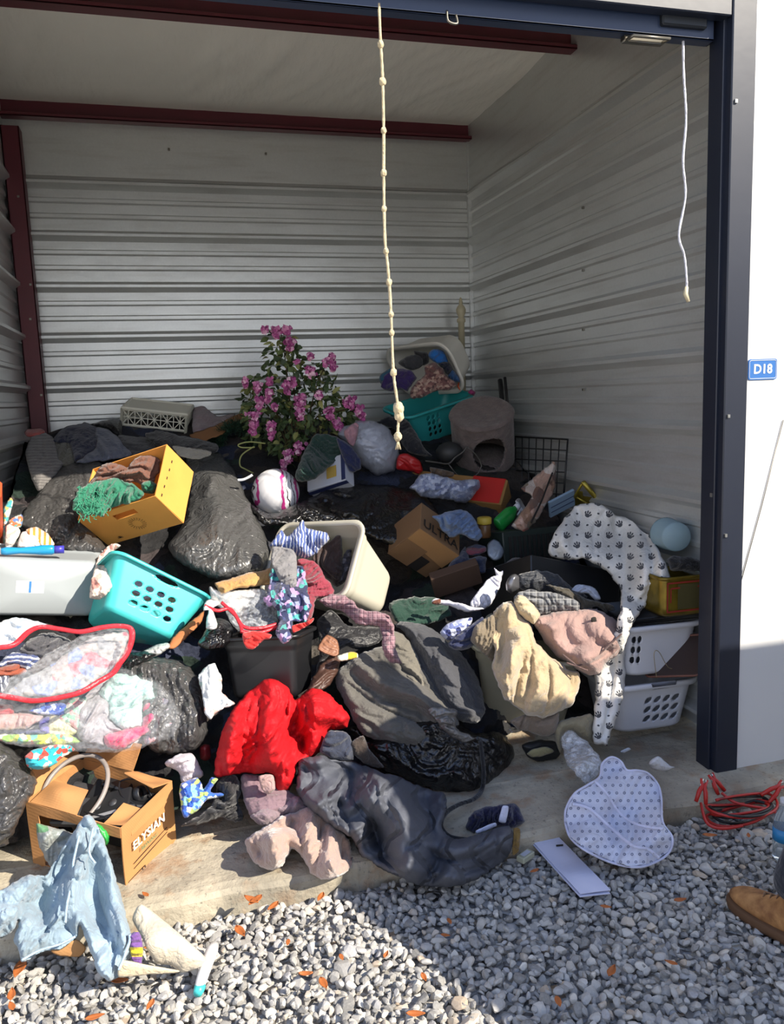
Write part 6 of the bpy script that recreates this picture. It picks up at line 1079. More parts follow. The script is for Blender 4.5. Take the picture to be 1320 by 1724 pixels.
# ---- slab left: cloths by the box
S_('cloth', 'black crumpled cloth on the slab right of the ELYSIAN box', 'cloth', 'a', [(920, 505), (1000, 460), (1080, 390), (1100, 290), (1150, 250), (1200, 265), (1215, 320), (1205, 400), (1235, 460), (1190, 495), (1120, 465), (1040, 495), (930, 515)], C_('black_cotton', '#1a191c'), T=.06, Y=[(1150, 270, 2.75), (1000, 500, 2.66)], fold=(.025, 20, 30, .5))
S_('towel', 'white waffle cloth behind the right side of the ELYSIAN box', 'towel', 'a', [(828, 195), (900, 150), (968, 148), (1000, 190), (1025, 255), (962, 295), (920, 300), (900, 240)], C_('white_waffle', '#c4bcc2', scale=60), T=.06, Y=2.78)
S_('cloth', 'blue and lime green printed cloth right of the ELYSIAN box', 'cloth', 'a', [(912, 300), (1000, 268), (1032, 325), (1065, 268), (1102, 275), (1062, 340), (1130, 348), (1128, 362), (1080, 375), (1040, 385), (990, 440), (930, 472), (912, 400)], floral('blue_lime_print', ['#2f5fc0', '#2f5fc0', '#a8c468', '#c9d0d8', '#2b4a9a', '#7fb0c0'], 60), T=.05, Y=[(1000, 280, 2.72), (940, 460, 2.64)], fold=(.02, 24, 60, .5))
S_('drink_can', 'small dark red can in the shade left of the red jacket', 'can', 'a', [(1008, 115), (1030, 98), (1062, 105), (1065, 165), (1040, 185), (1012, 170)], plastic('dark_red_can', '#6a1a20', .35), T=.04, Y=2.86, fold=(0, 8, 0, .3))
# ---- denim shirt and papers
ds = S_('denim_shirt', 'light blue denim shirt draped from the ELYSIAN box down onto the gravel', 'shirt', 'a', [(420, 470), (445, 450), (475, 475), (525, 580), (580, 760), (622, 900), (660, 1050), (668, 1150), (615, 1262), (555, 1292), (500, 1262), (470, 1180), (432, 1080), (402, 1012), (382, 1090), (300, 1135), (205, 1150), (112, 1205), (95, 1140), (68, 1085), (98, 992), (40, 1065), (-60, 1080), (-60, 890), (60, 800), (140, 760), (232, 760), (282, 680), (340, 590), (385, 520)], None or C_('light_denim', '#93a8b6', var=.35, scale=6), T=.045, R=.03, Y=[(440, 460, 2.50), (300, 700, 2.44), (550, 800, 2.36), (560, 1280, 2.12), (640, 1100, 2.18), (300, 1100, 2.22), (110, 1190, 2.19), (-50, 980, 2.32), (-50, 1080, 2.28), (180, 850, 2.42)], fold=(.024, 12, 78, .22), cre=[([(440, 480), (400, 620), (380, 720), (330, 860), (330, 960)], .05, 22), ([(350, 620), (300, 740), (250, 850), (170, 960)], -.05, 20), ([(470, 560), (450, 700), (480, 860), (540, 1050), (560, 1200)], -.06, 22), ([(520, 640), (540, 800), (590, 980), (620, 1140)], .05, 22), ([(430, 760), (410, 880), (420, 980), (480, 1120), (520, 1240)], .05, 20), ([(230, 800), (150, 880), (60, 960), (-30, 1000)], .05, 24), ([(250, 780), (220, 860), (150, 900), (0, 900)], -.045, 16), ([(380, 760), (300, 870), (250, 980), (120, 1080)], .045, 20), ([(330, 960), (280, 1010), (160, 1090)], -.04, 14), ([(400, 560), (430, 640), (400, 740)], .03, 10)], step=3.6)
MDT = C_('denim_seam', '#9db4c2')
for pts, r0 in (([(400, 560), (370, 700), (372, 760), (340, 900), (330, 1000)], .004), ([(470, 520), (450, 640), (480, 700)], .0035), ([(600, 1240), (650, 1110), (655, 1060)], .004), ([(110, 1190), (200, 1140), (300, 1110), (380, 1070)], .0035)):
    q = CR('a', pts); an = np.array([(440, 460, 2.50), (300, 700, 2.44), (550, 800, 2.36), (560, 1280, 2.12), (640, 1100, 2.18), (300, 1100, 2.22), (110, 1190, 2.19)]); P = []
    for (x, y), (ax, ay) in zip(q, pts): w = 1/(((an[:, :2]-[ax, ay])**2).sum(1)+500); P.append(U(x, y, (w*an[:, 2]).sum()/w.sum()-.06))
    v, fc = tube(crom(P, 6), r0, 5); link('seam', v, fc, MDT, ds)
S_('paper_sheet', 'cream backed curled floor tile sheet on the gravel beside the denim shirt', 'sheet', 'a', [(668, 985), (690, 925), (715, 908), (760, 935), (900, 1050), (1042, 1180), (1000, 1232), (920, 1252), (860, 1215), (790, 1205), (745, 1140), (715, 1070)], C_('cream_backing', '#cbbfa8', var=.05, bump=.1), T=.035, R=.05, Y=[(700, 920, 2.25), (1000, 1200, 2.12), (750, 1180, 2.14)], fold=(.004, 6, -40, .1), lump=.1, wob=.2)
S_('paper_sheet', 'flat end of the cream sheet lying under the denim shirt', 'sheet', 'a', [(598, 1275), (615, 1190), (740, 1212), (905, 1242), (880, 1256), (760, 1262)], C_('cream_backing_2', '#c9b99b', var=.05, bump=.1), T=.01, Y=2.10, fold=(.002, 6, 0, .1), wob=.2)
S_('snack_packet', 'yellow and purple packet between the denim shirt and the cream sheet', 'packet', 'a', [(650, 1062), (700, 1045), (722, 1110), (716, 1205), (668, 1192)], stripes('yellow_purple', '#d6c22e', '#6d4a8a', 12.4, .62, .0, 1), T=.015, Y=2.14)
S_('cardboard_flap', 'torn brown cardboard scrap on the gravel under the denim shirt', 'cardboard', 'a', [(258, 1140), (385, 1085), (435, 1130), (400, 1172), (300, 1168)], card('scrap_card', '#b08252'), T=.008, Y=2.24, fold=(.002, 6, 0, .1), lump=.1, wob=.2)
# ---- middle back things
S_('shirt', 'dark green shirt draped over the white and navy carton', 'shirt', 'd', [(58, 425), (75, 370), (100, 300), (180, 178), (290, 188), (372, 240), (335, 285), (262, 370), (160, 445), (80, 458)], C_('forest_green', '#1b3832'), T=.06, Y=[(180, 200, 4.35), (100, 430, 4.1)], fold=(.03, 16, -35, .25))
S_('shirt', 'navy shirt between the dark green shirt and the white bag ball', 'shirt', 'd', [(300, 200), (372, 232), (440, 318), (445, 380), (400, 400), (370, 385), (320, 272)], C_('royal_navy', '#18214a'), T=.05, Y=4.2, fold=(.02, 16, -35, .25))
MMK = plastic('milky_film', '#9da2b0', .3, bump=.8, scale=18)
S_('plastic_bag', 'round milky white plastic bag stuffed full beside the flowers', 'bag', 'd', [(308, 178), (350, 130), (420, 105), (500, 94), (600, 140), (655, 230), (668, 320), (645, 385), (600, 402), (540, 422), (460, 370), (400, 292), (345, 225)], MMK, T=.20, R=.19, Y=4.45, crum=.006, fold=(.02, 9, 40, .3), lump=.15)
S_('cloth', 'pink cloth showing through the left of the milky white bag', 'cloth', 'd', [(345, 160), (400, 112), (430, 120), (425, 180), (400, 250), (360, 215)], C_('soft_pink', '#a37a86'), T=.02, Y=4.27)
S_('trash_bag', 'large black trash bag in the middle below the white bag ball', TR, 'p', [(498, 852), (530, 835), (560, 822), (600, 815), (665, 818), (715, 835), (738, 865), (722, 898), (690, 925), (640, 915), (600, 895), (550, 885), (510, 880)], FB1, T=.14, R=.15, off=-.02, crum=.014, fold=(.03, 13, -15, .2))
S_('trash_bag', 'black trash bag beneath the volleyball left of the white tote', TR, 'p', [(420, 850), (460, 865), (500, 850), (530, 872), (500, 882), (465, 885), (440, 880)], FB1, T=.08, off=.0, crum=.014)
HM = 4.97
for lb, p, m, Y_ in (('purple cloth hanging over the left rim of the white hamper', [(60, 480), (90, 385), (190, 320), (320, 330), (378, 400), (345, 440), (300, 520), (230, 500), (130, 525)], C_('deep_purple', '#33205c'), 4.80), ('teal blue cloth at the far left of the white hamper', [(45, 430), (60, 370), (150, 315), (150, 400), (90, 485)], C_('teal_blue', '#1f5470'), 4.83), ('dark grey cloth at the back of the white hamper', [(215, 262), (300, 208), (420, 198), (435, 292), (340, 335), (240, 295)], C_('dark_grey', '#35363a'), 4.90), ('black cloth in the middle of the white hamper', [(355, 165), (470, 178), (485, 262), (435, 295), (380, 240)], C_('black_2', '#141418'), 4.92), ('bright blue cloth at the top of the white hamper', [(478, 205), (520, 148), (610, 160), (662, 262), (600, 292), (520, 255)], C_('bright_blue', '#1f69b5'), 4.88), ('brown and pink floral cloth in front of the white hamper', [(318, 540), (340, 480), (380, 430), (452, 370), (452, 300), (520, 268), (600, 308), (662, 400), (742, 462), (700, 500), (560, 520), (420, 580), (330, 585)], floral('brown_floral', ['#6b4a48', '#8f6f66', '#5a3a3c', '#a88f82', '#704c4a'], 70), 4.76), ('medium blue cloth at the right rim of the white hamper', [(655, 385), (700, 330), (752, 390), (765, 440), (700, 440)], C_('mid_blue', '#234d7d'), 4.84), ('navy cloth beside the bright blue cloth in the hamper', [(560, 262), (660, 262), (700, 335), (655, 375), (600, 315)], C_('navy_3', '#161c33'), 4.87)):
    S_('cloth', lb, 'cloth', 'e', p, m, T=.06, Y=Y_, fold=(.022, 18, 30, .4))
S_('bottle_cap', 'small orange thing on the right rim of the white hamper', 'trinket', 'e', [(738, 475), (755, 432), (796, 448), (792, 500), (762, 515)], plastic('orange_plastic', '#d4542a', .4), T=.02, Y=4.88); bpy.data.objects['bottle_cap'].name = 'orange_trinket'
S_('cloth', 'small magenta cloth beside the teal basket rim', 'cloth', 'e', [(832, 535), (862, 502), (902, 530), (885, 562)], C_('magenta', '#8a2860'), T=.02, Y=4.86)
S_('cloth', 'black coat lying between the white bag ball and the back teal basket', 'coat', 'e', [(10, 800), (130, 742), (290, 770), (380, 900), (440, 1020), (520, 1110), (300, 1060), (230, 960), (180, 860)], C_('black_coat', '#14161f'), T=.06, Y=[(100, 780, 4.7), (400, 1050, 4.45)])
S_('plastic_bag', 'red plastic bag behind the long tan carton', 'bag', 'e', [(205, 1110), (235, 1078), (300, 1075), (400, 1135), (435, 1225), (400, 1262), (330, 1235), (200, 1215)], plastic('red_film', '#a81f22', .35, bump=.5), T=.06, Y=4.34)
S_('wrapped_blanket', 'blue grey speckled blanket wrapped in clear film on the long tan carton', 'blanket', 'd', [(728, 492), (770, 440), (800, 408), (870, 412), (1000, 440), (1130, 445), (1128, 500), (1060, 575), (900, 555), (800, 542), (760, 512)], floral('speckled_blue', ['#8b93ab', '#a7aec2', '#6d7694', '#7f8aa6'], 60, rough=.35), T=.08, Y=4.12, fold=(.015, 18, 10, .4), crum=.004)
S_('fur_collar', 'small brown lacy cloth behind the wrapped speckled blanket', 'cloth', 'd', [(845, 372), (900, 378), (985, 402), (975, 425), (900, 430), (860, 415)], C_('brown_lace', '#5c4a38', bump=1.), T=.03, Y=4.2)
mg = S_('wrapped_magazines', 'brown and pink magazines in a clear wrapper leaning by the wire rack', 'magazines', 'f', [(112, 915), (160, 840), (205, 790), (300, 640), (230, 590), (210, 555), (290, 485), (400, 400), (500, 318), (528, 350), (522, 560), (480, 650), (425, 735), (372, 835), (315, 900), (240, 965), (160, 942)], floral('magazine_print', ['#8a6a55', '#a88878', '#b9a79c', '#6d4c40', '#c0b4ac', '#94564c', '#7a6a58'], 20, rough=.25), T=.05, R=.05, Y=[(450, 380, 4.0), (200, 920, 3.72)], fold=(.012, 18, 62, .12))
q = CR('f', [(495, 420), (440, 560), (390, 690), (300, 880)]); P = [U(x, y, Y_-.07) for (x, y), Y_ in zip(q, (3.98, 3.90, 3.83, 3.74))]; v, fc = tube(crom(P, 5), .005, 6); link('dark_spine', v, fc, INK, mg)
S_('denim_bundle', 'washed blue denim bundle lying on the ULTRA cardboard box', 'jeans', 'g', [(528, 62), (600, 40), (720, -5), (860, -8), (940, 60), (1010, 180), (1032, 250), (985, 312), (900, 275), (820, 240), (710, 265), (620, 190), (580, 110)], C_('washed_denim', '#62799f', var=.3), T=.07, Y=3.58, fold=(.03, 20, 40, .5))
S_('plastic_bag', 'small white plastic bag right of the dark jeans behind the book', 'bag', 'g', [(1080, 345), (1140, 285), (1210, 312), (1252, 400), (1225, 480), (1150, 505), (1090, 455)], plastic('white_film_2', '#8f9aa8', .3, bump=.6), T=.06, off=.08)
S_('cloth', 'dull red and navy cloth between the denim bundle and the white bag', 'cloth', 'g', [(860, 420), (880, 370), (960, 338), (1062, 355), (1075, 405), (1000, 445), (900, 452)], stripes('red_navy', '#6a3442', '#2a3354', 16, .5, .05, 1), T=.04, off=.08)
S_('jeans', 'dark blue jeans between the ULTRA box and the dark brown carton', 'jeans', 'g', [(640, 610), (760, 480), (860, 360), (900, 480), (1000, 450), (1075, 480), (1060, 620), (1000, 620), (980, 545), (800, 600)], C_('indigo', '#222b45'), T=.05, off=.06)
S_('cloth', 'dark green cloth deep in the gap behind the clear bin', 'cloth', 'p', [(655, 1015), (700, 1005), (745, 1010), (760, 1035), (720, 1052), (670, 1050)], C_('deep_green', '#14382c'), T=.04, off=.04)
S_('cloth', 'grey brown felt cloth left of the black bin', 'cloth', '6', [(150, 190), (200, 140), (250, 108), (330, 130), (385, 185), (320, 200), (230, 210)], C_('grey_brown', '#4d4644'), T=.04, off=.10)
S_('steel_cup', 'dented grey metal cup above the beige towel', 'cup', '6', [(205, 240), (225, 200), (250, 190), (270, 205), (270, 262), (235, 285), (210, 270)], plastic('dull_steel', '#7a7a7e', .3, Metallic=.7), T=.04, Y=3.05, fold=(0, 8, 0, .3))
S_('jacket', 'dark slate jacket behind the plaid shirt', 'jacket', '6', [(268, 260), (270, 195), (350, 172), (450, 190), (520, 250), (600, 300), (560, 330), (430, 285), (330, 275)], C_('slate', '#23272f', rough=.6), T=.06, Y=3.12)
S_('cloth', 'folded olive black jacket hem beside the mauve backpack', 'jacket', '6', [(400, 245), (500, 260), (600, 310), (720, 340), (738, 372), (690, 375), (640, 350), (600, 372), (560, 375), (555, 330), (470, 290)], C_('olive_black', '#3c372c'), T=.03, Y=3.0, fold=(.02, 22, -20, .4))
S_('sock', 'white and navy sock between the black bin and the backpack', 'sock', '6', [(522, 268), (550, 242), (600, 245), (640, 262), (664, 312), (640, 322), (605, 288), (560, 285)], C_('sock_white', '#a9b2c6'), T=.02, Y=3.04)
# ---- paw blanket, backpack, towel
S_('fleece_blanket', 'white fleece blanket with grey paw prints draped over the black bin', 'blanket', 'p', [(922, 932), (930, 905), (948, 875), (968, 852), (990, 846), (1012, 849), (1038, 868), (1070, 874), (1095, 900), (1116, 940), (1130, 972), (1116, 986), (1090, 1012), (1062, 1058), (1052, 1095), (1053, 1150), (1042, 1200), (1028, 1235), (1022, 1256), (1000, 1250), (998, 1220), (1003, 1160), (1000, 1110), (1036, 1062), (1046, 1000), (1028, 968), (1008, 952), (978, 940), (950, 944)], pawmat(), T=.05, R=.05, Y=[(968, 852, 3.52), (925, 930, 3.34), (1040, 880, 3.42), (1120, 965, 2.84), (1050, 1050, 2.80), (1030, 1250, 2.74), (1000, 960, 3.2)], fold=(.012, 8, 65, .25), cre=[([(1020, 858), (1000, 890), (1000, 930)], -.03, 9), ([(1060, 880), (1075, 930), (1080, 990)], .04, 14), ([(1090, 905), (1098, 950), (1090, 1000)], -.035, 9), ([(960, 870), (950, 910), (955, 935)], .025, 10), ([(1035, 1100), (1030, 1160), (1015, 1240)], -.03, 6)], step=4)
bp = S_('backpack', 'dusty mauve backpack lying on the beige towel with dark holes in its side', 'backpack', '6', [(340, 430), (360, 400), (420, 378), (600, 358), (685, 378), (760, 432), (792, 510), (775, 565), (700, 612), (642, 682), (560, 662), (500, 612), (445, 582), (385, 505)], C_('mauve_canvas', '#9d8078'), T=.14, R=.10, Y=[(500, 400, 2.98), (650, 650, 2.86), (380, 450, 2.96)], fold=(.008, 10, 30, .4), lump=.2, cre=[([(420, 470), (450, 540), (520, 600), (640, 600)], .03, 14), ([(580, 640), (660, 600), (740, 540)], -.02, 6), ([(640, 430), (690, 470), (730, 500)], .025, 14), ([(400, 420), (380, 470), (440, 560)], -.02, 10)])
for nm, pts, m in (('mesh_hole', [(618, 402), (640, 398), (648, 440), (636, 455), (622, 430)], INK), ('mesh_hole', [(714, 465), (735, 455), (742, 490), (722, 498)], INK)): soft(nm, '6', pts, m, T=.003, Y=2.845 if nm == 'mesh_hole' else 2.8, parent=bp, fold=(0, 8, 0, .3), lump=0)
for pts in ([(500, 620), (560, 632), (640, 590), (720, 520), (765, 480)], [(480, 580), (560, 640), (600, 655)]): q = CR('6', pts); P = crom([U(x, y, 2.775) for x, y in q], 6); v, fc = tube(P, .004, 6); link('piping', v, fc, C_('mauve_piping', '#5c4744'), bp)
ps = S_('plaid_shirt', 'black and white plaid shirt rolled above the mauve backpack', 'shirt', '6', [(248, 300), (280, 275), (330, 268), (470, 288), (545, 320), (562, 345), (555, 372), (420, 378), (370, 395), (345, 432), (290, 395), (250, 345)], plaid('bw_plaid', '#6a6c70', '#1d1e23', '#8c8c8a', 34), T=.06, Y=2.98, fold=(.016, 16, -20, .25))
soft('cream_lining', '6', [(245, 330), (262, 292), (300, 300), (372, 382), (345, 435), (300, 410), (262, 370)], C_('cream_fleece', '#b9a98a'), T=.06, Y=2.93, parent=ps)
S_('towel', 'beige fleece towel hanging in folds over the clear bin', 'towel', '6', [(148, 372), (200, 325), (242, 328), (275, 380), (325, 440), (355, 520), (420, 588), (500, 648), (562, 668), (566, 720), (545, 780), (520, 832), (462, 852), (400, 886), (310, 872), (240, 824), (198, 792), (168, 720), (138, 640), (150, 560), (128, 440)], C_('sand_fleece', '#b59f7c', sheen=.5), T=.08, R=.06, Y=[(210, 340, 2.98), (250, 800, 2.80), (540, 700, 2.84), (400, 870, 2.78)], fold=(.022, 12, 72, .18), cre=[([(240, 350), (270, 480), (270, 600), (230, 720)], .05, 22), ([(300, 440), (330, 560), (320, 700), (290, 820)], -.05, 14), ([(340, 480), (380, 600), (370, 720), (330, 850)], .055, 20), ([(400, 580), (420, 700), (410, 800), (390, 870)], -.045, 12), ([(450, 620), (470, 710), (460, 790), (430, 860)], .045, 16), ([(510, 660), (520, 730), (500, 820)], -.035, 10), ([(180, 400), (200, 520), (190, 640), (210, 760)], -.035, 14), ([(250, 500), (230, 620), (200, 700)], .03, 12), ([(280, 620), (260, 740), (250, 800)], -.03, 9)], step=3.6)
S_('towel', 'taupe towel tucked behind the beige one on the clear bin', 'towel', '6', [(35, 510), (60, 440), (140, 388), (165, 440), (172, 530), (142, 612), (90, 565)], C_('taupe_towel', '#7d705c'), T=.05, Y=2.95, fold=(.022, 18, 70, .3))
S_('towel', 'grey beige towel end hanging below the beige fleece towel', 'towel', '6', [(228, 900), (300, 868), (400, 882), (460, 855), (455, 945), (402, 978), (320, 955), (255, 935)], C_('grey_beige', '#77695b'), T=.04, Y=2.80, fold=(.018, 16, 80, .25))
S_('blouse', 'white and navy marbled blouse left of the clear bin', 'blouse', '5', [(1022, 612), (1060, 570), (1120, 548), (1185, 540), (1165, 600), (1082, 655), (1040, 640)], floral('marble_blue', ['#9aa2c4', '#2c3468', '#b9bfd6', '#6a74a4'], 45), T=.035, Y=3.02)
S_('jeans', 'navy cloth tucked beside the taupe towel', 'cloth', '5', [(1065, 665), (1175, 580), (1238, 535), (1240, 600), (1190, 680), (1140, 705), (1092, 700)], C_('navy_4', '#20284a'), T=.05, Y=2.99)
# ---- book
bk = thing('open_book', tuple(U(790, 1028, 3.2)), 'open book with curling white pages lying face up in the middle of the heap', 'book'); MPG = C_('book_page', '#c9c8d4', var=.04, bump=.05)
soft('page_block', 'g', [(522, 932), (570, 886), (760, 925), (945, 965), (1055, 990), (900, 1030), (820, 1010), (700, 968)], MPG, T=.02, Y=[(540, 920, 3.22), (1040, 990, 3.1)], parent=bk, fold=(.001, 8, 0, .3), lump=.1)
soft('page_block', 'g', [(918, 965), (935, 890), (970, 830), (1060, 720), (1110, 670), (1170, 655), (1150, 575), (1205, 612), (1245, 600), (1215, 760), (1160, 880), (1100, 960), (1050, 992)], MPG, T=.02, Y=[(930, 960, 3.14), (1200, 620, 3.24)], parent=bk, fold=(.010, 20, -60, .08), lump=.1)
soft('cover', 'g', [(520, 935), (545, 905), (612, 890), (610, 945), (560, 950)], C_('book_cover', '#6b3d2c'), T=.008, Y=3.185, parent=bk, fold=(0, 8, 0, .3))
# ---- right stack bits
S_('cloth', 'black cloth bunched on top of the gold tin', 'cloth', 'j', [(400, 320), (455, 297), (575, 310), (655, 337), (737, 367), (720, 393), (445, 397), (415, 365)], C_('black_3', '#121318'), T=.05, Y=2.84)
S_('plastic_sheet', 'crumpled clear film on the black lid under the gold tin', 'wrap', 'j', [(515, 690), (560, 668), (620, 662), (705, 712), (620, 705), (560, 702)], plastic('crumpled_film', '#9fa3ac', .2, bump=.8), T=.015, Y=2.86)
S_('plastic_toy', 'tiny white figure standing on the black lid', 'figure', 'j', [(400, 640), (398, 612), (418, 600), (438, 615), (440, 645), (462, 660), (400, 668)], MWP, T=.015, Y=2.86, fold=(0, 8, 0, .3)); bpy.data.objects['plastic_toy'].name = 'small_figure'
# ---- bath mat and bits by the step
bm = S_('bath_mat', 'white mesh backed mat with grey dots propped on the slab edge', 'mat', 'c', [(306, 560), (310, 500), (350, 430), (410, 390), (466, 352), (478, 292), (520, 260), (565, 280), (592, 320), (640, 322), (690, 335), (735, 385), (752, 450), (758, 560), (802, 630), (792, 695), (735, 742), (640, 770), (520, 748), (400, 692), (330, 632)], dotmat(), T=.012, R=.02, Y=[(520, 265, 2.52), (700, 350, 2.46), (310, 520, 2.38), (640, 760, 2.12), (780, 660, 2.16), (420, 690, 2.2), (520, 500, 2.36)], fold=(.016, 7, 55, .2), lump=1., step=3.4, thin=True)
MRM = C_('mat_rim', '#c9cbe2')
def on_mat(pts, r0, nm, lift, closed=False):
    an = np.array([(520, 265, 2.52), (700, 350, 2.46), (310, 520, 2.38), (640, 760, 2.12), (780, 660, 2.16), (420, 690, 2.2), (520, 500, 2.36)], float); ap = np.array(CR('c', an[:, :2])); P = []
    for (x, y) in CR('c', pts): w = 1/(((ap-[x, y])**2).sum(1)+60)**1.2; P.append(U(x, y, (w*an[:, 2]).sum()/w.sum()-lift))
    v, fc = tube(crom(P, 6, closed), r0, 8); link(nm, v, fc, MRM, bm)
on_mat([(306, 560), (310, 500), (350, 430), (410, 390), (466, 352), (478, 292), (520, 260), (565, 280), (592, 320), (640, 322), (690, 335), (735, 385), (752, 450), (758, 560), (802, 630), (792, 695), (735, 742), (640, 770), (520, 748), (400, 692), (330, 632), (306, 565)], .004, 'rim', .004)
on_mat([(340, 478), (420, 500), (520, 590), (620, 670), (690, 688), (740, 728)], .0055, 'strip', .03); on_mat([(445, 372), (500, 430), (560, 520), (640, 572), (760, 592)], .0045, 'strip', .03)
S_('plastic_bag', 'crumpled clear plastic bag leaning behind the dotted mat', 'bag', 'c', [(288, 165), (330, 135), (400, 178), (450, 235), (478, 280), (462, 345), (402, 388), (352, 335), (310, 282)], filmclear('clear_film_3', fac=.4), T=.05, Y=[(320, 150, 2.74), (400, 370, 2.5)], crum=.01)
S_('cap', 'beige and grey cap beneath the beige towel end', 'cap', 'c', [(258, 135), (285, 92), (340, 78), (420, 60), (445, 90), (438, 190), (400, 182), (345, 140), (300, 150), (285, 240), (262, 190)], C_('stone_cotton', '#8a8168'), T=.06, Y=2.80, fold=(.01, 14, 30, .4))
sl_ = thing('slipper', tuple(G(915, 1278, .004)), 'black slipper with a beige insole on the slab beside the cap', 'slipper')
soft('slipper_upper', 'c', [(108, 205), (180, 178), (262, 190), (285, 240), (262, 265), (200, 285), (132, 262)], plastic('black_rubber', '#17181a', .6), T=.04, Y=2.86, parent=sl_, fold=(.004, 8, 0, .3)); soft('insole', 'c', [(128, 245), (160, 222), (220, 212), (256, 235), (200, 256), (150, 260)], C_('beige_insole', '#8d8560'), T=.012, Y=2.81, parent=sl_, fold=(0, 8, 0, .3))
S_('tissue', 'crumpled white tissue on the apron right of the dotted mat', 'tissue', 'c', [(694, 292), (712, 268), (742, 256), (790, 298), (816, 306), (770, 326), (712, 316)], C_('tissue', '#c4c4c6'), T=.025, Y=2.52, crum=.006)
S_('paper_scrap', 'tiny white paper scrap on the slab behind the tissue', 'paper', 'c', [(563, 234), (598, 216), (612, 226), (580, 242)], C_('scrap_white', '#b9bfca'), T=.004, Y=2.68, fold=(.001, 8, 0, .3))

# ---- packaging seen through the torn front of the ELYSIAN box
S_('printed_bag', 'grey and white printed bag seen through the torn front of the ELYSIAN box', 'bag', 'a', [(185, 500), (300, 530), (440, 560), (520, 600), (560, 700), (420, 800), (260, 720), (200, 620)], floral('grey_white_print', ['#8f9490', '#a9aca8', '#7f8683', '#b8bab6', '#5f8a64', '#8f9490', '#a9aca8'], 14, rough=.4), T=.04, Y=2.60, fold=(.012, 12, 60, .3))
S_('plastic_bag', 'bright green plastic corner showing beside the denim shirt in the ELYSIAN box', 'bag', 'a', [(485, 500), (560, 525), (550, 590), (535, 610), (500, 560)], plastic('bright_green', '#2f9a45', .4), T=.02, Y=2.56)
# ================================================================ artificial wisteria arrangement
rg5 = np.random.default_rng(21)
fa_o = np.array(U(500, 792, 4.62)); fa = thing('artificial_flowers', tuple(fa_o), 'tall artificial wisteria arrangement with pink blossoms and green leaves', 'flowers')
MLF = NT('flower_leaf'); a = MLF.N('Attribute', attribute_name='tone'); MLF.L(MLF.ramp(a.outputs['Fac'], [(0, '#2a3a22'), (.4, '#42552f'), (.75, '#5f6e40'), (1, '#8d8c52')]), MLF.b.inputs['Base Color']); MLF.set(Roughness=.6); MLF = MLF.m
MBLM = NT('pink_petal'); a = MBLM.N('Attribute', attribute_name='tone'); MBLM.L(MBLM.ramp(a.outputs['Fac'], [(0, '#7a2a60'), (.4, '#aa4a86'), (.75, '#c880a8'), (1, '#dfb8c8')]), MBLM.b.inputs['Base Color']); MBLM.set(Roughness=.7); MBLM = MBLM.m
MSTM = plastic('brown_stem', '#4a3d26', .8)
sil = np.array(CR('2', [(160, 130), (290, 130), (300, 220), (340, 280), (420, 270), (480, 340), (500, 420), (560, 470), (590, 560), (520, 620), (400, 640), (330, 700), (270, 810), (220, 740), (130, 700), (60, 650), (40, 560), (30, 440), (60, 360), (130, 290)]), float)
def inpoly(p, A):
    B = np.roll(A, -1, 0); c = False
    for a, b in zip(A, B):
        if (a[1] > p[1]) != (b[1] > p[1]) and p[0] < (b[0]-a[0])*(p[1]-a[1])/(b[1]-a[1])+a[0]: c = not c
    return c
V = []; Fs = []; T_ = []
def leaf(o, d, n_, L_, w, tone):
    d = d/np.linalg.norm(d); s = np.cross(d, n_); s /= np.linalg.norm(s)+1e-9; u = np.cross(s, d); b = len(V)
    for t, ww, c in ((0, .15, 0), (.3, .9, .1), (.6, 1, .05), (.85, .5, -.08), (1, 0, -.2)):
        for k in (-1, 0, 1): V.append(o+d*L_*t+s*w*ww*k+u*(c*L_+abs(k)*.18*w)); T_.append(tone)
    for i in range(4):
        for k in range(2): Fs.append((b+i*3+k, b+i*3+k+1, b+i*3+k+4, b+i*3+k+3))
lo_, hi_ = sil.min(0), sil.max(0); cnt = 0
while cnt < 900:
    p = rg5.uniform(lo_, hi_)
    if not inpoly(p, sil): continue
    Y_ = 4.62+rg5.normal()*.07; o = np.array(U(p[0], p[1], Y_)); d = np.array([(p[0]-500)/110+rg5.normal()*.6, rg5.normal()*.6-.2, -.35+rg5.normal()*.55]); leaf(o, d, rg5.normal(size=3)+np.array([0, -1, .8]), rg5.uniform(.03, .065), rg5.uniform(.008, .017), rg5.random()); cnt += 1
link('foliage', V, Fs, MLF, fa, attr=T_)
st = []
for x, y in CR('2', [(220, 120), (450, 270), (110, 440), (590, 500), (280, 300), (180, 560), (470, 520), (60, 420), (310, 480)]):
    P = [fa_o, np.array(U(500+(x-500)*.25, 740, 4.62)), np.array(U(500+(x-500)*.6, (y+740)/2-15, 4.60)), np.array(U(x, y, 4.60))]; st.append(tube(crom(P, 6), np.linspace(.006, .0025, 19), 6))
for s_ in st: link('stem', s_[0], s_[1], MSTM, fa)
cl = [(135, 100, 12, 24), (195, 110, 20, 50), (245, 100, 16, 40), (265, 165, 20, 60), (300, 262, 8, 20), (370, 312, 18, 50), (365, 235, 12, 30), (445, 265, 14, 34), (475, 240, 14, 50), (480, 295, 10, 24), (250, 385, 20, 60), (280, 360, 14, 40), (110, 470, 22, 80), (155, 430, 16, 60), (80, 560, 20, 110), (170, 600, 16, 90), (315, 480, 22, 110), (320, 450, 16, 50), (410, 430, 12, 30), (465, 515, 20, 60), (500, 570, 14, 50), (575, 465, 22, 60), (615, 505, 16, 50), (550, 470, 12, 30), (305, 690, 20, 60), (255, 735, 16, 60), (232, 780, 12, 40), (40, 365, 8, 40), (190, 490, 10, 24), (160, 360, 12, 30), (100, 390, 12, 50), (520, 590, 10, 30), (630, 540, 10, 30)]
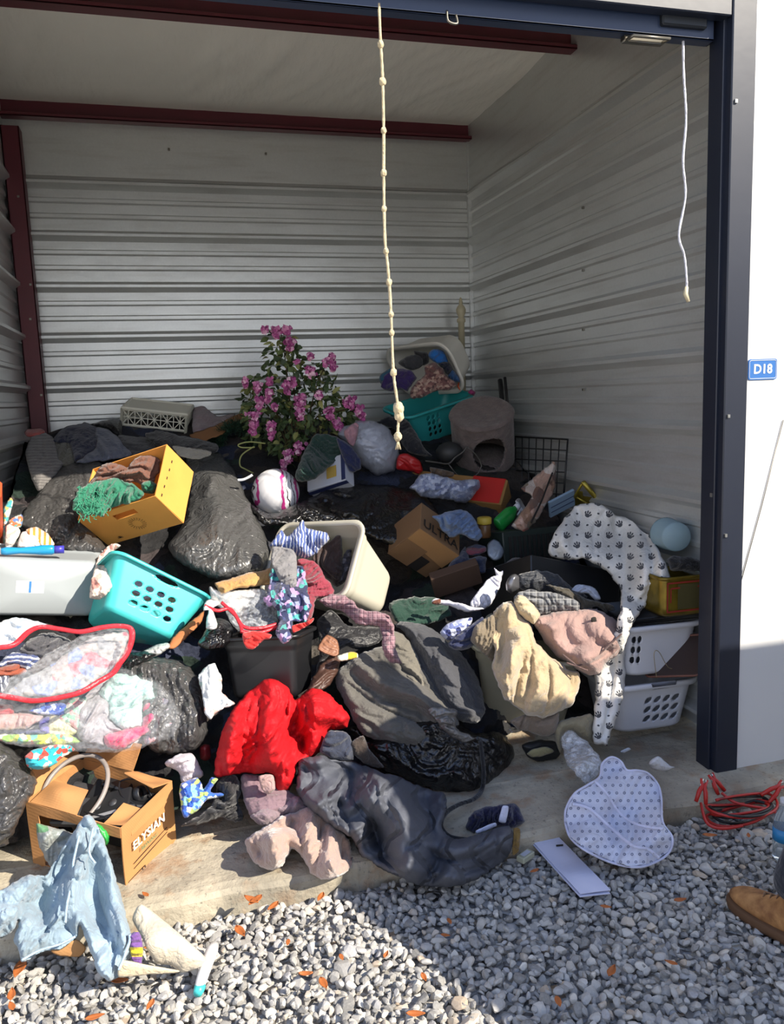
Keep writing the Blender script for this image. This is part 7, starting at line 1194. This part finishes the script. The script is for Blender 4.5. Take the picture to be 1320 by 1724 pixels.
for cx, cy_, wd, ht in cl:
    V = []; Fs = []; T_ = []; n_b = int(12+ht*.62)
    for i in range(n_b):
        t_ = rg5.random(); x = cx+rg5.normal()*wd*.62*(1-.5*t_); y = cy_-ht*.3+ht*t_; px = CR('2', [(x, y)])[0]; o = np.array(U(px[0], px[1], 4.50+rg5.normal()*.03)); tn = np.clip(rg5.normal(.5, .28), 0, 1)
        for k in range(5):
            a = 2*math.pi*k/5+rg5.random(); d = np.array([math.cos(a), rg5.uniform(-.8, .3), math.sin(a)]); leaf(o, d, np.array([0, -1, 0.1])+rg5.normal(size=3)*.3, rg5.uniform(.010, .018), rg5.uniform(.005, .008), np.clip(tn+rg5.normal()*.12, 0, 1))
    link('flower_cluster', V, Fs, MBLM, fa, attr=T_)
# dark green wreath
wc = np.array(U(395, 748, 4.80)); wr = thing('wreath', tuple(U(395, 790, 4.78)), 'dark green needle wreath lying left of the wisteria arrangement', 'wreath'); V = []; Fs = []; T_ = []
R_ = rotv(np.array([.3, .2, 0]))
for i in range(2600):
    a = rg5.uniform(0, 2*math.pi); r_ = .085; c = np.array([math.cos(a)*r_*1.05, 0, math.sin(a)*r_*1.35]); o = c+rg5.normal(size=3)*.014; d = rg5.normal(size=3)+np.array([math.cos(a), -.4, math.sin(a)])*.6; leaf(o@R_.T+wc, d@R_.T, rg5.normal(size=3), rg5.uniform(.03, .05), .0016, rg5.random()*.4)
MND = NT('needle_green'); a = MND.N('Attribute', attribute_name='tone'); MND.L(MND.ramp(a.outputs['Fac'], [(0, '#0f2a1c'), (.5, '#1c4630')]), MND.b.inputs['Base Color']); MND.set(Roughness=.6); link('needles', V, Fs, MND.m, wr, attr=T_)
t_ = np.linspace(0, 2*math.pi, 40); v, fc = tube(np.c_[np.cos(t_)*.09, 0*t_, np.sin(t_)*.115]@R_.T+wc, .01, 6); link('ring', v, fc, MSTM, wr)
q = CR('2', [(140, 680), (60, 672), (5, 685), (20, 700), (80, 700), (75, 700), (20, 740), (12, 790), (40, 810), (80, 830)]); v, fc = tube(crom([U(x, y, 4.42-.002*i) for i, (x, y) in enumerate(q)], 6), .004, 6); tag(link('twisted_cord', v, fc, plastic('yellow_green_cord', '#8f9358', .6)), 'yellow green looped cord hanging left below the wisteria', 'cord')
q = CR('2', [(0, 865), (30, 862), (60, 848), (75, 838)]); v, fc = tube(crom([U(x, y, 4.1) for x, y in q], 6), .007, 8); tag(link('curved_plastic_piece', v, fc, MWP), 'short white curved handle between the grey bag and the volleyball', 'handle')
# ================================================================ dry leaves
MDL = NT('dry_leaf'); MDL.L(MDL.mix(MDL.noise(20), lin('#8a4a22'), lin('#c06f34')), MDL.b.inputs['Base Color']); MDL.set(Roughness=.7); MDL = MDL.m
def leafmesh(o, L_, w, ang, curl):
    V = []; Fs = []; d = np.array([math.cos(ang), math.sin(ang), 0]); s = np.array([-d[1], d[0], 0])
    for i in range(9):
        t = i/8; ww = w*math.sin(math.pi*t**.8)**.8*(1+.15*math.sin(t*25)) if 0 < t < 1 else 0
        for k in (-1, -.5, 0, .5, 1): V.append(o+d*L_*(t-.5)+s*ww*k+np.array([0, 0, .006+curl*(k*k)*w*.7+curl*.3*L_*(t-.5)**2*4*.3]))
    for i in range(8):
        for k in range(4): Fs.append((i*5+k, i*5+k+1, i*5+k+6, i*5+k+5))
    lf = link('dry_leaf', V, Fs, MDL); so_ = lf.modifiers.new('t', 'SOLIDIFY'); so_.thickness = .0008; return lf
pl = [(100, 1240, 'c'), ]
spots = [('a', 100, 1250, .075), ('a', 605, 1310, .05), ('a', 1270, 895, .06), ('a', 1215, 1060, .06), ('a', 735, 865, .035), ('a', 760, 1430, .04), ('a', 480, 1490, .05), ('a', 60, 1435, .04), ('p', 545, 1660, .05), ('p', 515, 1645, .04), ('p', 575, 1615, .03), ('p', 650, 1612, .03), ('p', 714, 1650, .035), ('p', 700, 1712, .05), ('p', 540, 1515, .045), ('p', 460, 1530, .05), ('p', 485, 1590, .03), ('p', 430, 1518, .06), ('p', 757, 1555, .03), ('p', 750, 1578, .03), ('p', 1030, 1640, .05), ('p', 1130, 1625, .035), ('p', 1195, 1410, .05), ('p', 1020, 1530, .035), ('p', 900, 1470, .035), ('p', 1145, 1520, .04), ('p', 1260, 1410, .03), ('p', 940, 1690, .04), ('p', 20, 1680, .05), ('p', 250, 1600, .03)]
LL = ['long brown leaf under the left sleeve of the denim shirt', 'small orange leaf below the cuff of the denim shirt', 'orange leaf on the slab edge left of the beige blanket', 'orange leaf between the cream sheet and the slab edge', 'small brown leaf on the slab below the ELYSIAN lettering', 'orange leaf just right of the brush handle top', 'curled orange leaf directly under the cream sheet', 'small orange leaf at the far bottom left corner', 'upright orange leaf in the middle of the sunlit gravel', 'orange leaf left of the upright one in the sunlit gravel', 'tiny orange leaf above the upright one in the sunlit gravel', 'tiny orange leaf in the sunlit gravel near the shadow edge', 'orange leaf touching the shadow edge on the gravel', 'orange leaf at the very bottom where the sun meets the shade', 'orange leaf on the gravel touching the slab below the beige blanket', 'orange leaf at the foot of the slab right of the cream sheet', 'tiny orange leaf right of the brush tip', 'orange leaf lying against the slab edge above the brush', 'tiny brown leaf just inside the shade below the quilt', 'tiny brown leaf just below the other one in the shade under the quilt', 'brown leaf in the shaded gravel below the white paper', 'brown leaf in the shaded gravel left of the boot', 'long brown leaf between the dotted mat and the jumper cables', 'small brown leaf touching the lower end of the white paper', 'small brown leaf beside the small cream box', 'brown leaf right of the dotted mat bottom', 'tiny brown leaf under the jumper cables', 'brown leaf at the bottom right of the shaded gravel', 'orange leaf near the bottom left corner of the gravel', 'tiny orange leaf left of the cream sheet end']
LL = ['dry '+x for x in LL]
for i, (k, x, y, L_) in enumerate(spots):
    x, y = CR(k, [(x, y)])[0]; o = np.array(G(x, y, -.108)); 
    if o[1] > 2.40: o = np.array(G(x, y, -.042)); o[2] = -.044
    lf = leafmesh(o, L_, L_*.22, rg5.uniform(0, 6.28), rg5.uniform(.2, 1.)); sh = y > 1500 and x < 760
    tag(lf, LL[i], 'leaf', 'dry leaves')
